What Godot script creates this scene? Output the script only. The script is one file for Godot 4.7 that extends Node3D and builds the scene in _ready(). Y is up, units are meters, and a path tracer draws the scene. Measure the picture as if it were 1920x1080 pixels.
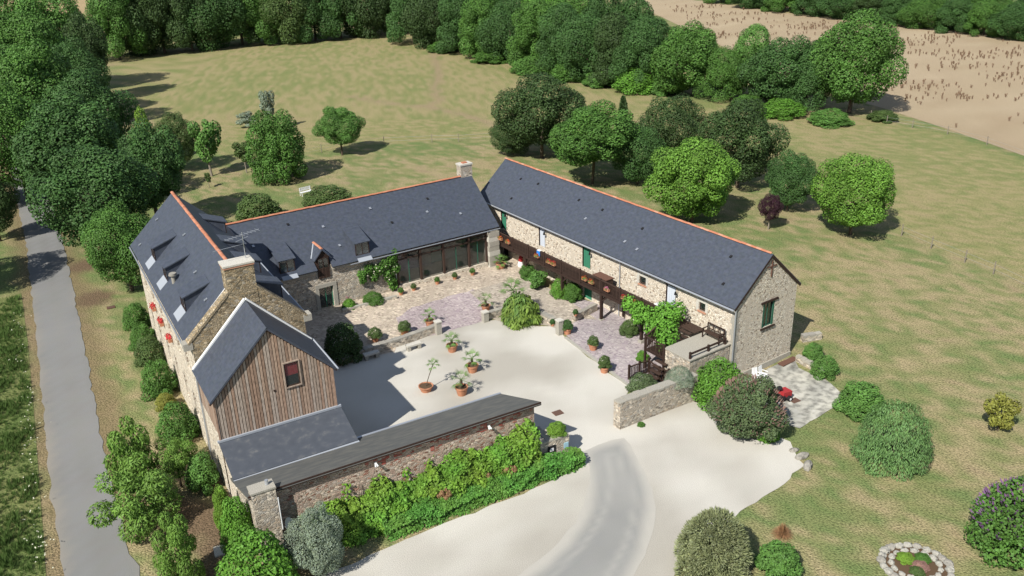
extends Node3D

var M := {}
var rng := RandomNumberGenerator.new()
var taken := {}
const PATIO := Vector2(18.8486, -51.7697)
const BC := Vector2(-12.8825, -70.0904)
const BA := -0.5588
const BY := 0.3685

# ---------------------------------------------------------------- mesh collector
class Mesher:
	var v := PackedVector3Array()
	var n := PackedVector3Array()
	var uv := PackedVector2Array()
	var c := PackedColorArray()
	var col := Color(1, 1, 1)

	func tri(a: Vector3, b: Vector3, d: Vector3, nn: Vector3, ua: Vector2, ub: Vector2, ud: Vector2) -> void:
		v.append(a); v.append(d); v.append(b)
		n.append(nn); n.append(nn); n.append(nn)
		uv.append(ua); uv.append(ud); uv.append(ub)
		c.append(col); c.append(col); c.append(col)

	# four corners, counter-clockwise seen from outside; texture in metres
	func quad(a: Vector3, b: Vector3, d: Vector3, e: Vector3) -> void:
		var nn := (b - a).cross(d - a)
		if nn.length_squared() < 1e-12:
			nn = (d - a).cross(e - a)
		nn = nn.normalized()
		var u := (b - a).normalized()
		if u.length_squared() < 0.5:
			u = (d - e).normalized()
		var w := nn.cross(u)
		var ua := Vector2(a.dot(u), -a.dot(w))
		var ub := Vector2(b.dot(u), -b.dot(w))
		var ud := Vector2(d.dot(u), -d.dot(w))
		var ue := Vector2(e.dot(u), -e.dot(w))
		tri(a, b, d, nn, ua, ub, ud)
		tri(a, d, e, nn, ua, ud, ue)

	# quad given a top face, pushed down by t along its normal: a slab
	func slab(a: Vector3, b: Vector3, d: Vector3, e: Vector3, t: float) -> void:
		var nn := (b - a).cross(d - a).normalized() * t
		quad(a, b, d, e)
		quad(e - nn, d - nn, b - nn, a - nn)
		quad(a - nn, b - nn, b, a)
		quad(b - nn, d - nn, d, b)
		quad(d - nn, e - nn, e, d)
		quad(e - nn, a - nn, a, e)

	func box(p: Vector3, s: Vector3, bs := Basis.IDENTITY) -> void:
		var h := s * 0.5
		var x := bs.x * h.x
		var y := bs.y * h.y
		var z := bs.z * h.z
		quad(p - x - y + z, p + x - y + z, p + x + y + z, p - x + y + z)
		quad(p + x - y - z, p - x - y - z, p - x + y - z, p + x + y - z)
		quad(p + x - y + z, p + x - y - z, p + x + y - z, p + x + y + z)
		quad(p - x - y - z, p - x - y + z, p - x + y + z, p - x + y - z)
		quad(p - x + y + z, p + x + y + z, p + x + y - z, p - x + y - z)
		quad(p - x - y - z, p + x - y - z, p + x - y + z, p - x - y + z)

	func bar(a: Vector3, b: Vector3, w: float, h: float) -> void:
		var x := (b - a)
		var l := x.length()
		x = x / l
		var up := Vector3.UP if absf(x.y) < 0.95 else Vector3.RIGHT
		var z := x.cross(up).normalized()
		var y := z.cross(x)
		box((a + b) * 0.5, Vector3(l, h, w), Basis(x, y, z))

	func tube(a: Vector3, b: Vector3, r0: float, r1: float, seg := 8, caps := true) -> void:
		var x := (b - a).normalized()
		var up := Vector3.UP if absf(x.y) < 0.9 else Vector3.RIGHT
		var e1 := x.cross(up).normalized()
		var e2 := x.cross(e1)
		var l := a.distance_to(b)
		for i in seg:
			var t0 := TAU * i / seg
			var t1 := TAU * (i + 1) / seg
			var d0 := e1 * cos(t0) + e2 * sin(t0)
			var d1 := e1 * cos(t1) + e2 * sin(t1)
			var p0 := a + d0 * r0
			var p1 := a + d1 * r0
			var q0 := b + d0 * r1
			var q1 := b + d1 * r1
			var u0 := float(i) / seg
			var u1 := float(i + 1) / seg
			for k in [[p0, p1, q1, d0, d1, d1, Vector2(u0, 0), Vector2(u1, 0), Vector2(u1, l)], [p0, q1, q0, d0, d1, d0, Vector2(u0, 0), Vector2(u1, l), Vector2(u0, l)]]:
				v.append(k[0]); v.append(k[2]); v.append(k[1])
				n.append(k[3]); n.append(k[5]); n.append(k[4])
				uv.append(k[6]); uv.append(k[8]); uv.append(k[7])
				c.append(col); c.append(col); c.append(col)
			if caps:
				tri(b, q0, q1, x, Vector2.ZERO, Vector2(1, 0), Vector2(0, 1))
				tri(a, p1, p0, -x, Vector2.ZERO, Vector2(1, 0), Vector2(0, 1))

	# profile of (radius, height) pairs turned about the y axis at p
	func lathe(p: Vector3, prof: Array, seg := 14) -> void:
		for j in prof.size() - 1:
			var a: Vector2 = prof[j]
			var b: Vector2 = prof[j + 1]
			var sl := Vector2(b.y - a.y, a.x - b.x).normalized()
			for i in seg:
				var t0 := TAU * i / seg
				var t1 := TAU * (i + 1) / seg
				var d0 := Vector3(cos(t0), 0, -sin(t0))
				var d1 := Vector3(cos(t1), 0, -sin(t1))
				var n0 := d0 * sl.x + Vector3(0, sl.y, 0)
				var n1 := d1 * sl.x + Vector3(0, sl.y, 0)
				var p0 := p + d0 * a.x + Vector3(0, a.y, 0)
				var p1 := p + d1 * a.x + Vector3(0, a.y, 0)
				var q0 := p + d0 * b.x + Vector3(0, b.y, 0)
				var q1 := p + d1 * b.x + Vector3(0, b.y, 0)
				for k in [[p0, p1, q1, n0, n1, n1], [p0, q1, q0, n0, n1, n0]]:
					v.append(k[0]); v.append(k[2]); v.append(k[1])
					n.append(k[3]); n.append(k[5]); n.append(k[4])
					for w in 3:
						uv.append(Vector2(t0, a.y)); c.append(col)

	# wall seen from outside: o bottom left corner, u to the right; holes are [x0, y0, x1, y1] with reveals of depth dp
	func wall(o: Vector3, u: Vector3, w: float, h: float, holes: Array, dp := 0.22) -> void:
		var up := Vector3.UP
		var nn := u.cross(up)
		var xs := [0.0, w]
		var ys := [0.0, h]
		for r in holes:
			xs.append(r[0]); xs.append(r[2]); ys.append(r[1]); ys.append(r[3])
		xs.sort(); ys.sort()
		for i in xs.size() - 1:
			for j in ys.size() - 1:
				if xs[i + 1] - xs[i] < 1e-4 or ys[j + 1] - ys[j] < 1e-4:
					continue
				var cx: float = (xs[i] + xs[i + 1]) / 2
				var cy: float = (ys[j] + ys[j + 1]) / 2
				var open := false
				for r in holes:
					if cx > r[0] and cx < r[2] and cy > r[1] and cy < r[3]:
						open = true
				if not open:
					quad(o + u * xs[i] + up * ys[j], o + u * xs[i + 1] + up * ys[j], o + u * xs[i + 1] + up * ys[j + 1], o + u * xs[i] + up * ys[j + 1])
		for r in holes:
			var a: Vector3 = o + u * r[0] + up * r[1]
			var b: Vector3 = o + u * r[2] + up * r[1]
			var d: Vector3 = o + u * r[2] + up * r[3]
			var e: Vector3 = o + u * r[0] + up * r[3]
			var k := nn * dp
			quad(a, b, b - k, a - k)
			quad(b, d, d - k, b - k)
			quad(d, e, e - k, d - k)
			quad(e, a, a - k, e - k)

	func leaf(p: Vector3, dir: Vector3, nn: Vector3, l: float, w: float) -> void:
		var s := dir.cross(nn).normalized() * (w * 0.5)
		var tip := p + dir * l
		var mid := p + dir * (l * 0.45)
		tri(p, mid + s, tip, nn, Vector2.ZERO, Vector2.ZERO, Vector2.ZERO)
		tri(p, tip, mid - s, nn, Vector2.ZERO, Vector2.ZERO, Vector2.ZERO)

	func mesh() -> ArrayMesh:
		var arr := []
		arr.resize(Mesh.ARRAY_MAX)
		arr[Mesh.ARRAY_VERTEX] = v
		arr[Mesh.ARRAY_NORMAL] = n
		arr[Mesh.ARRAY_TEX_UV] = uv
		arr[Mesh.ARRAY_COLOR] = c
		var m := ArrayMesh.new()
		m.add_surface_from_arrays(Mesh.PRIMITIVE_TRIANGLES, arr)
		return m

# ---------------------------------------------------------------- scene helpers
func numbered(called: String) -> String:
	if not taken.has(called):
		taken[called] = 0
		return called
	taken[called] += 1
	return "%s_%03d" % [called, taken[called]]

func put(called: String, m, mat: Material, parent: Node3D = null, label := "") -> MeshInstance3D:
	var o := MeshInstance3D.new()
	o.mesh = m.mesh() if m is Mesher else m
	o.material_override = mat
	if parent == null:
		o.name = numbered(called)
		add_child(o)
	else:
		o.name = called
		parent.add_child(o, true)
	if label != "":
		o.set_meta("label", label)
	return o

func thing(called: String, label: String, category: String, at := Vector3.ZERO, turn := 0.0, group := "") -> Node3D:
	var o := Node3D.new()
	o.name = numbered(called)
	add_child(o)
	o.position = at
	o.rotation.y = turn
	tag(o, label, category, group)
	return o

func tag(o: Node3D, label: String, category: String, group := "") -> Node3D:
	o.set_meta("label", label)
	o.set_meta("category", category)
	if group != "":
		o.set_meta("group", group)
	return o

func struct(called: String, m, mat: Material, label := "") -> MeshInstance3D:
	var o := put(called, m, mat)
	o.set_meta("kind", "structure")
	if label != "":
		o.set_meta("label", label)
	return o

func boxmesh(s: Vector3) -> ArrayMesh:
	var m := Mesher.new()
	m.box(Vector3.ZERO, s)
	return m.mesh()

func part(called: String, msh: Mesh, mat: Material, parent: Node3D, xf: Transform3D) -> MeshInstance3D:
	var o := put(called, msh, mat, parent)
	o.transform = xf
	return o

func hgt(x: float, z: float) -> float:
	var r2 := (Vector2(x, z) - PATIO).length_squared() / 81.0
	var q := Vector2(x, z) - BC
	var qx := q.x * cos(BA) + q.y * sin(BA)
	var qz := -q.x * sin(BA) + q.y * cos(BA)
	return -exp(-r2) + BY * exp(-pow((qz - 1.5) / 7.5, 4)) * exp(-pow((qx - 1.0) / 15.0, 4))

func on(p: Vector2, dy := 0.0) -> Vector3:
	return Vector3(p.x, hgt(p.x, p.y) + dy, p.y)

# a sheet that lies on the terrain inside a polygon
func drape(poly: PackedVector2Array, step: float, yoff: float, tint: Callable) -> Mesher:
	var m := Mesher.new()
	if Geometry2D.is_polygon_clockwise(poly):
		poly.reverse()
	var lo := poly[0]
	var hi := poly[0]
	for p in poly:
		lo = lo.min(p)
		hi = hi.max(p)
	var nx := int((hi.x - lo.x) / step) + 1
	var nz := int((hi.y - lo.y) / step) + 1
	for i in nx:
		for j in nz:
			var a := lo + Vector2(i, j) * step
			var cell := PackedVector2Array([a, a + Vector2(step, 0), a + Vector2(step, step), a + Vector2(0, step)])
			for piece in Geometry2D.intersect_polygons(cell, poly):
				var idx := Geometry2D.triangulate_polygon(piece)
				for k in range(0, idx.size(), 3):
					var t := [piece[idx[k]], piece[idx[k + 1]], piece[idx[k + 2]]]
					if (t[1] - t[0]).cross(t[2] - t[0]) > 0:
						t = [t[0], t[2], t[1]]
					for q in [t[0], t[2], t[1]]:
						m.v.append(Vector3(q.x, hgt(q.x, q.y) + yoff, q.y))
						m.n.append(Vector3.UP)
						m.uv.append(q)
						m.c.append(tint.call(q))
	return m

# ---------------------------------------------------------------- textures
func noise(freq: float, sd: int, oct := 4, kind := FastNoiseLite.TYPE_SIMPLEX_SMOOTH) -> FastNoiseLite:
	var f := FastNoiseLite.new()
	f.noise_type = kind
	f.frequency = freq
	f.seed = sd
	f.fractal_type = FastNoiseLite.FRACTAL_FBM if oct > 1 else FastNoiseLite.FRACTAL_NONE
	f.fractal_octaves = oct
	return f

func grey(f: FastNoiseLite, size: int) -> PackedByteArray:
	var im := f.get_seamless_image(size, size, false, false, 0.12, true)
	im.convert(Image.FORMAT_L8)
	return im.get_data()

# colour ramp over a noise: stops are [at, Color(sRGB)]
func ramp_tex(f: FastNoiseLite, size: int, stops: Array) -> ImageTexture:
	var g := grey(f, size)
	var lut := []
	for i in 256:
		var t := i / 255.0
		var a = stops[0]
		var b = stops[stops.size() - 1]
		for k in stops.size() - 1:
			if t >= stops[k][0] and t <= stops[k + 1][0]:
				a = stops[k]
				b = stops[k + 1]
		var w: float = clampf((t - a[0]) / maxf(b[0] - a[0], 1e-5), 0, 1)
		lut.append(a[1].lerp(b[1], w))
	var out := PackedByteArray()
	out.resize(size * size * 3)
	for i in g.size():
		var q: Color = lut[g[i]]
		out[i * 3] = q.r8
		out[i * 3 + 1] = q.g8
		out[i * 3 + 2] = q.b8
	return ImageTexture.create_from_image(Image.create_from_data(size, size, false, Image.FORMAT_RGB8, out))

# rubble: cells with a colour each and mortar between; returns [colour, height]
func stone_tex(size: int, freq: float, sd: int, tones: Array, mortar: Color, joint: float, spotty: float) -> Array:
	var fv := noise(freq, sd, 1, FastNoiseLite.TYPE_CELLULAR)
	fv.cellular_return_type = FastNoiseLite.RETURN_CELL_VALUE
	var fd := noise(freq, sd, 1, FastNoiseLite.TYPE_CELLULAR)
	fd.cellular_return_type = FastNoiseLite.RETURN_DISTANCE2_SUB
	var v := grey(fv, size)
	var e := grey(fd, size)
	var g := grey(noise(freq * 3.0, sd + 5, 3), size)
	var out := PackedByteArray()
	out.resize(size * size * 3)
	var hh := PackedByteArray()
	hh.resize(size * size)
	for i in v.size():
		var k := int(v[i] * 7919) % tones.size()
		var q: Color = tones[k]
		var br := 1.0 + (((v[i] * 31) % 97) / 97.0 - 0.5) * spotty + (g[i] - 128) / 128.0 * 0.22
		var w := smoothstep(joint * 0.5, joint * 1.4, e[i] / 255.0)
		var r := lerpf(mortar.r * (1.0 + (g[i] - 128) / 128.0 * 0.12), q.r * br, w)
		var gg := lerpf(mortar.g * (1.0 + (g[i] - 128) / 128.0 * 0.12), q.g * br, w)
		var b := lerpf(mortar.b * (1.0 + (g[i] - 128) / 128.0 * 0.12), q.b * br, w)
		out[i * 3] = int(clampf(r, 0, 1) * 255)
		out[i * 3 + 1] = int(clampf(gg, 0, 1) * 255)
		out[i * 3 + 2] = int(clampf(b, 0, 1) * 255)
		hh[i] = int(clampf(w * (0.65 + 0.35 * g[i] / 255.0), 0, 1) * 255)
	return [ImageTexture.create_from_image(Image.create_from_data(size, size, false, Image.FORMAT_RGB8, out)), ImageTexture.create_from_image(Image.create_from_data(size, size, false, Image.FORMAT_L8, hh))]

func slate_tex(size: int, rows: int, cols: int, sd: int) -> Array:
	rng.seed = sd
	var im := Image.create(size, size, false, Image.FORMAT_RGB8)
	var hm := Image.create(size, size, false, Image.FORMAT_L8)
	var rh := float(size) / rows
	var cw := float(size) / cols
	for r in rows:
		for k in range(-1, cols + 1):
			var x0 := int((k + (0.5 if r % 2 else 0.0)) * cw)
			var t := rng.randf_range(0.97, 1.03)
			var bl := rng.randf_range(0.98, 1.03)
			var q := Color(0.292 * t, 0.314 * t, 0.362 * t * bl)
			if rng.randf() < 0.004:
				q = Color(0.40 * t, 0.42 * t, 0.44 * t)
			im.fill_rect(Rect2i(x0, int(r * rh), int(cw) + 1, int(rh) + 1), q)
			for y in int(rh):
				var hv := 0.35 + 0.6 * y / rh
				hm.fill_rect(Rect2i(x0, int(r * rh) + y, int(cw), 1), Color(hv, hv, hv))
			im.fill_rect(Rect2i(x0, int(r * rh), 1, int(rh)), Color(0.272, 0.292, 0.338))
			im.fill_rect(Rect2i(x0, int(r * rh), int(cw) + 1, 1), Color(0.265, 0.285, 0.330))
	return [ImageTexture.create_from_image(im), ImageTexture.create_from_image(hm)]

func mat(col: Color, rough := 0.9, tex: Texture2D = null, sc := Vector2(1, 1), vc := false) -> StandardMaterial3D:
	var m := StandardMaterial3D.new()
	m.albedo_color = col
	m.roughness = rough
	m.metallic_specular = 0.3
	if tex:
		m.albedo_texture = tex
		m.uv1_scale = Vector3(sc.x, sc.y, 1)
	m.vertex_color_use_as_albedo = vc
	return m

func relief(m: StandardMaterial3D, tex: Texture2D, cm: float) -> StandardMaterial3D:
	m.heightmap_enabled = true
	m.heightmap_texture = tex
	m.heightmap_scale = cm
	return m

func lin(r: float, g: float, b: float) -> Color:
	return Color(r, g, b).linear_to_srgb()

func _ready() -> void:
	var cam := Camera3D.new()
	cam.name = "camera"
	cam.fov = 35.9264
	cam.near = 0.5
	cam.far = 2500.0
	cam.transform = Transform3D(Basis(Vector3(0.99957, -0.02676, 0.01185), Vector3(0.02926, 0.91399, -0.40469), Vector3(-0.00000, 0.40486, 0.91438)), Vector3(0, 30, 0))
	add_child(cam)
	cam.current = true
	var env := Environment.new()
	env.background_mode = Environment.BG_SKY
	var sm := ProceduralSkyMaterial.new()
	sm.sky_top_color = Color(0.47, 0.53, 0.63)
	sm.sky_horizon_color = Color(0.76, 0.80, 0.84)
	sm.ground_horizon_color = Color(0.62, 0.66, 0.66)
	sm.ground_bottom_color = Color(0.30, 0.30, 0.24)
	sm.sky_curve = 0.18
	sm.energy_multiplier = 0.66
	var sky := Sky.new()
	sky.sky_material = sm
	env.sky = sky
	env.tonemap_mode = Environment.TONE_MAPPER_LINEAR
	env.tonemap_exposure = 1.6
	env.sdfgi_enabled = true
	env.ssao_enabled = true
	env.ssil_enabled = true
	var we := WorldEnvironment.new()
	we.name = "environment"
	we.environment = env
	add_child(we)
	var sun := DirectionalLight3D.new()
	sun.name = "sun"
	sun.light_energy = 1.3
	sun.light_color = Color(1.0, 0.975, 0.93)
	sun.light_angular_distance = 0.5
	sun.shadow_enabled = true
	add_child(sun)
	var az := deg_to_rad(-56.5)
	var el := deg_to_rad(44.1970)
	sun.look_at_from_position(Vector3(0, 60, 0), Vector3(0, 60, 0) + Vector3(cos(az) * cos(el), -sin(el), sin(az) * cos(el)))
	make_materials()
	make_protos()
	build_ground()
	build_barn()
	build_middle_house()
	build_long_house()
	build_wing()
	build_front_range()
	build_balcony()
	build_walls()
	build_courtyard()
	build_shrubs()
	build_trees()
	build_field_things()

func leafmat(r: float, g: float, b: float) -> StandardMaterial3D:
	# green leaves lean a little to the cool side
	if g > r * 1.25 and b < r * 0.6:
		r *= 0.86
		g *= 1.04
		b *= 1.25
	var m := mat(lin(r, g, b), 0.62, null, Vector2.ONE, true)
	m.metallic_specular = 0.35
	m.backlight_enabled = true
	m.backlight = lin(r * 0.55, g * 0.6, b * 0.4)
	return m

func make_materials() -> void:
	var fine := ramp_tex(noise(0.045, 3, 4), 512, [[0.0, Color(0.60, 0.60, 0.58)], [0.35, Color(0.86, 0.86, 0.84)], [0.6, Color(0.96, 0.96, 0.95)], [1.0, Color(1, 1, 1)]])
	var fineh := ramp_tex(noise(0.08, 9, 4), 512, [[0.0, Color.BLACK], [1.0, Color.WHITE]])
	M.fine = fine
	var turf := ramp_tex(noise(0.06, 13, 5), 512, [[0.0, Color(0.52, 0.54, 0.50)], [0.3, Color(0.76, 0.77, 0.74)], [0.55, Color(0.92, 0.92, 0.90)], [1.0, Color(1, 1, 1)]])
	M.grass = relief(mat(Color(1, 1, 1), 0.95, turf, Vector2(0.17, 0.21), true), fineh, 6.0)
	M.stubble = relief(mat(Color(1, 1, 1), 0.95, fine, Vector2(0.23, 0.35), true), fineh, 5.0)
	M.gravel = relief(mat(Color(1, 1, 1), 0.95, ramp_tex(noise(0.09, 21, 4), 512, [[0.0, Color(0.84, 0.84, 0.83)], [0.5, Color(0.95, 0.95, 0.945)], [1.0, Color(1, 1, 1)]]), Vector2(0.35, 0.35), true), fineh, 1.2)
	M.asphalt = relief(mat(Color(1, 1, 1), 0.92, ramp_tex(noise(0.12, 25, 3), 512, [[0.0, Color(0.82, 0.82, 0.82)], [0.5, Color(0.93, 0.93, 0.93)], [1.0, Color(1, 1, 1)]]), Vector2(0.5, 0.5), true), fineh, 0.6)
	M.concrete = relief(mat(Color(1, 1, 1), 0.95, ramp_tex(noise(0.016, 29, 6), 512, [[0.0, Color(0.60, 0.60, 0.59)], [0.4, Color(0.82, 0.82, 0.81)], [0.6, Color(0.94, 0.94, 0.92)], [1.0, Color(1, 1, 1)]]), Vector2(0.16, 0.16), true), fineh, 0.8)
	# masonry
	var s := stone_tex(512, 0.05, 11, [Color(0.81, 0.77, 0.71), Color(0.86, 0.83, 0.77), Color(0.83, 0.79, 0.72), Color(0.78, 0.73, 0.66), Color(0.62, 0.56, 0.50), Color(0.86, 0.83, 0.78), Color(0.82, 0.77, 0.70), Color(0.84, 0.81, 0.76)], Color(0.87, 0.84, 0.78), 0.12, 0.16)
	M.stone_gable = relief(mat(Color(1, 1, 1), 0.95, s[0], Vector2(0.24, 0.36)), s[1], 9.0)
	M.stone_pale = relief(mat(Color(1, 1, 1), 0.95, s[0], Vector2(0.24, 0.36)), s[1], 4.0)
	s = stone_tex(512, 0.036, 17, [Color(0.73, 0.69, 0.63), Color(0.63, 0.59, 0.54), Color(0.79, 0.75, 0.69), Color(0.55, 0.52, 0.48), Color(0.69, 0.63, 0.56), Color(0.68, 0.66, 0.63)], Color(0.75, 0.72, 0.67), 0.12, 0.30)
	M.stone_mid = relief(mat(Color(1, 1, 1), 0.95, s[0], Vector2(0.25, 0.42)), s[1], 5.0)
	s = stone_tex(512, 0.036, 27, [Color(0.64, 0.58, 0.48), Color(0.53, 0.47, 0.38), Color(0.70, 0.64, 0.54), Color(0.45, 0.41, 0.34), Color(0.60, 0.53, 0.42), Color(0.58, 0.55, 0.50)], Color(0.60, 0.56, 0.48), 0.12, 0.32)
	M.stone_dark = relief(mat(Color(1, 1, 1), 0.95, s[0], Vector2(0.25, 0.44)), s[1], 5.0)
	s = stone_tex(512, 0.034, 37, [Color(0.68, 0.60, 0.55), Color(0.57, 0.42, 0.37), Color(0.74, 0.67, 0.61), Color(0.62, 0.53, 0.48), Color(0.72, 0.67, 0.63)], Color(0.70, 0.65, 0.59), 0.12, 0.3)
	M.stone_red = relief(mat(Color(1, 1, 1), 0.95, s[0], Vector2(0.25, 0.44)), s[1], 5.0)
	s = stone_tex(512, 0.045, 41, [Color(0.76, 0.72, 0.67), Color(0.68, 0.64, 0.59), Color(0.80, 0.76, 0.70), Color(0.72, 0.67, 0.63), Color(0.66, 0.62, 0.58)], Color(0.76, 0.72, 0.66), 0.10, 0.25)
	M.pave_tan = relief(mat(Color(1, 1, 1), 0.95, s[0], Vector2(0.22, 0.3), true), s[1], 1.5)
	s = stone_tex(512, 0.05, 43, [Color(0.66, 0.61, 0.64), Color(0.71, 0.67, 0.69), Color(0.61, 0.56, 0.60), Color(0.74, 0.70, 0.71), Color(0.68, 0.64, 0.66)], Color(0.72, 0.69, 0.69), 0.09, 0.2)
	M.pave_purple = relief(mat(Color(1, 1, 1), 0.95, s[0], Vector2(0.24, 0.34), true), s[1], 1.5)
	s = slate_tex(512, 20, 18, 5)
	M.slate = relief(mat(Color(1, 1, 1), 0.5, s[0], Vector2(0.25, 0.25)), s[1], 0.4)
	M.slate.metallic_specular = 0.4
	M.slate.detail_enabled = true
	M.slate.detail_blend_mode = BaseMaterial3D.BLEND_MODE_MUL
	M.slate.detail_albedo = ramp_tex(noise(0.02, 55, 5), 512, [[0.0, Color(0.84, 0.86, 0.86)], [0.5, Color(0.93, 0.94, 0.94)], [1.0, Color(1, 1, 1)]])
	M.slate.detail_uv_layer = BaseMaterial3D.DETAIL_UV_1
	M.slate_low = mat(Color(1, 1, 1), 0.55, ramp_tex(noise(0.015, 71, 5), 512, [[0.0, Color(0.27, 0.29, 0.325)], [0.6, Color(0.295, 0.315, 0.35)], [0.78, Color(0.33, 0.345, 0.37)], [0.92, Color(0.39, 0.395, 0.41)], [1.0, Color(0.41, 0.415, 0.43)]]), Vector2(0.16, 0.2))
	M.slate_felt = mat(Color(1, 1, 1), 0.75, ramp_tex(noise(0.012, 73, 4), 512, [[0.0, Color(0.33, 0.34, 0.34)], [0.5, Color(0.37, 0.375, 0.37)], [1.0, Color(0.42, 0.42, 0.40)]]), Vector2(0.12, 0.3))
	M.tile = mat(lin(0.42, 0.175, 0.105), 0.85)
	M.tile_b = mat(lin(0.47, 0.21, 0.13), 0.85)
	M.tile_c = mat(lin(0.47, 0.25, 0.17), 0.88)
	M.tile_d = mat(lin(0.60, 0.38, 0.28), 0.88)
	M.brick = mat(lin(0.30, 0.09, 0.07), 0.95)
	M.brick_b = mat(lin(0.36, 0.14, 0.11), 0.95)
	M.zinc = mat(lin(0.50, 0.53, 0.58), 0.35)
	M.zinc.metallic = 0.6
	M.zinc_dull = mat(lin(0.42, 0.45, 0.50), 0.55)
	M.gutter_grey = mat(lin(0.20, 0.22, 0.25), 0.5)
	M.lead = mat(lin(0.31, 0.34, 0.39), 0.5)
	M.render = relief(mat(lin(0.45, 0.43, 0.39), 0.95, fine, Vector2(0.5, 0.5)), fineh, 0.5)
	M.coping = mat(lin(0.62, 0.60, 0.56), 0.9, fine, Vector2(0.7, 0.7))
	M.granite = relief(mat(lin(0.44, 0.42, 0.38), 0.9, fine, Vector2(0.8, 0.8)), fineh, 1.0)
	M.green_paint = mat(lin(0.045, 0.20, 0.125), 0.55)
	M.green_dark = mat(lin(0.03, 0.11, 0.075), 0.5)
	M.white_paint = mat(lin(0.72, 0.74, 0.76), 0.5)
	M.grey_paint = mat(lin(0.55, 0.60, 0.68), 0.5)
	var grain := ramp_tex(noise(0.03, 61, 4), 256, [[0.0, Color(0.62, 0.62, 0.62)], [0.5, Color(0.88, 0.88, 0.88)], [1.0, Color(1, 1, 1)]])
	M.grain = grain
	M.dark_wood = mat(lin(0.055, 0.034, 0.028), 0.7, grain, Vector2(0.6, 3.0))
	M.dark_wood_b = mat(lin(0.075, 0.048, 0.038), 0.72, grain, Vector2(0.6, 3.0))
	M.cladding = []
	for t in [[0.46, 0.315, 0.235], [0.41, 0.295, 0.23], [0.52, 0.38, 0.29], [0.45, 0.36, 0.295], [0.52, 0.435, 0.37], [0.37, 0.255, 0.19]]:
		M.cladding.append(mat(lin(t[0], t[1], t[2]), 0.85, grain, Vector2(2.5, 0.35)))
	M.clad_gap = mat(lin(0.10, 0.06, 0.04), 0.9)
	M.terracotta = mat(lin(0.52, 0.245, 0.15), 0.85, fine, Vector2(1.2, 1.2))
	M.soil = mat(lin(0.10, 0.065, 0.04), 0.95)
	M.black = mat(lin(0.02, 0.02, 0.022), 0.6)
	M.iron = mat(lin(0.13, 0.09, 0.075), 0.8)
	M.rust = mat(lin(0.16, 0.085, 0.065), 0.85, fine, Vector2(2, 2))
	M.red = mat(lin(0.38, 0.035, 0.04), 0.45)
	M.blue = mat(lin(0.03, 0.20, 0.62), 0.45)
	M.curtain_red = mat(lin(0.30, 0.035, 0.045), 0.8)
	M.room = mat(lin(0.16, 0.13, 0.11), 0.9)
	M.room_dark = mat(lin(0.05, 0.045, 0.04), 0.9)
	var gl := mat(Color(0.30, 0.36, 0.35, 0.12), 0.04)
	gl.transparency = BaseMaterial3D.TRANSPARENCY_ALPHA
	gl.metallic_specular = 0.5
	M.glass = gl
	M.pebble = mat(lin(0.35, 0.335, 0.31), 0.95, fine, Vector2(1, 1))
	M.pebble_b = mat(lin(0.43, 0.42, 0.39), 0.95, fine, Vector2(1, 1))
	M.bark = relief(mat(lin(0.15, 0.12, 0.09), 0.95, grain, Vector2(2, 0.5)), fineh, 2.0)
	M.bark_pale = relief(mat(lin(0.34, 0.30, 0.25), 0.95, grain, Vector2(2, 0.5)), fineh, 1.0)
	# foliage
	M.leaf_bright = leafmat(0.165, 0.335, 0.042)
	M.leaf_round = leafmat(0.195, 0.345, 0.048)
	M.leaf_lime = leafmat(0.26, 0.40, 0.05)
	M.leaf_mid = leafmat(0.115, 0.225, 0.040)
	M.leaf_fresh = leafmat(0.15, 0.285, 0.058)
	M.leaf_dark = leafmat(0.078, 0.155, 0.038)
	M.leaf_deep = leafmat(0.058, 0.115, 0.038)
	M.leaf_olive = leafmat(0.115, 0.165, 0.045)
	M.leaf_grey = leafmat(0.30, 0.355, 0.21)
	M.leaf_willow = leafmat(0.19, 0.31, 0.10)
	M.flower_dusky = leafmat(0.42, 0.26, 0.25)
	M.leaf_silver = leafmat(0.29, 0.38, 0.32)
	M.leaf_hedge = leafmat(0.15, 0.31, 0.05)
	M.leaf_conifer = leafmat(0.20, 0.32, 0.055)
	M.leaf_vine = leafmat(0.22, 0.36, 0.045)
	M.leaf_yellow = leafmat(0.29, 0.32, 0.075)
	M.leaf_purple = leafmat(0.055, 0.022, 0.040)
	M.leaf_brown = leafmat(0.42, 0.26, 0.16)
	M.leaf_buddleia = leafmat(0.15, 0.19, 0.08)
	M.flower_purple = leafmat(0.24, 0.13, 0.29)
	M.flower_dry = leafmat(0.30, 0.20, 0.17)
	M.flower_red = leafmat(0.70, 0.06, 0.07)
	M.flower_orange = leafmat(0.75, 0.14, 0.05)
	M.flower_pink = leafmat(0.62, 0.22, 0.36)
	M.flower_white = leafmat(0.75, 0.75, 0.60)
	M.flower_yellow = leafmat(0.60, 0.50, 0.06)
	M.palm_green = leafmat(0.16, 0.25, 0.055)
	M.palm_lime = leafmat(0.23, 0.31, 0.055)

# ---------------------------------------------------------------- crowns
var crowns := {}

func rand_dir() -> Vector3:
	var y := rng.randf_range(-1, 1)
	var a := rng.randf() * TAU
	var r := sqrt(1.0 - y * y)
	return Vector3(r * cos(a), y, r * sin(a))

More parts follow.
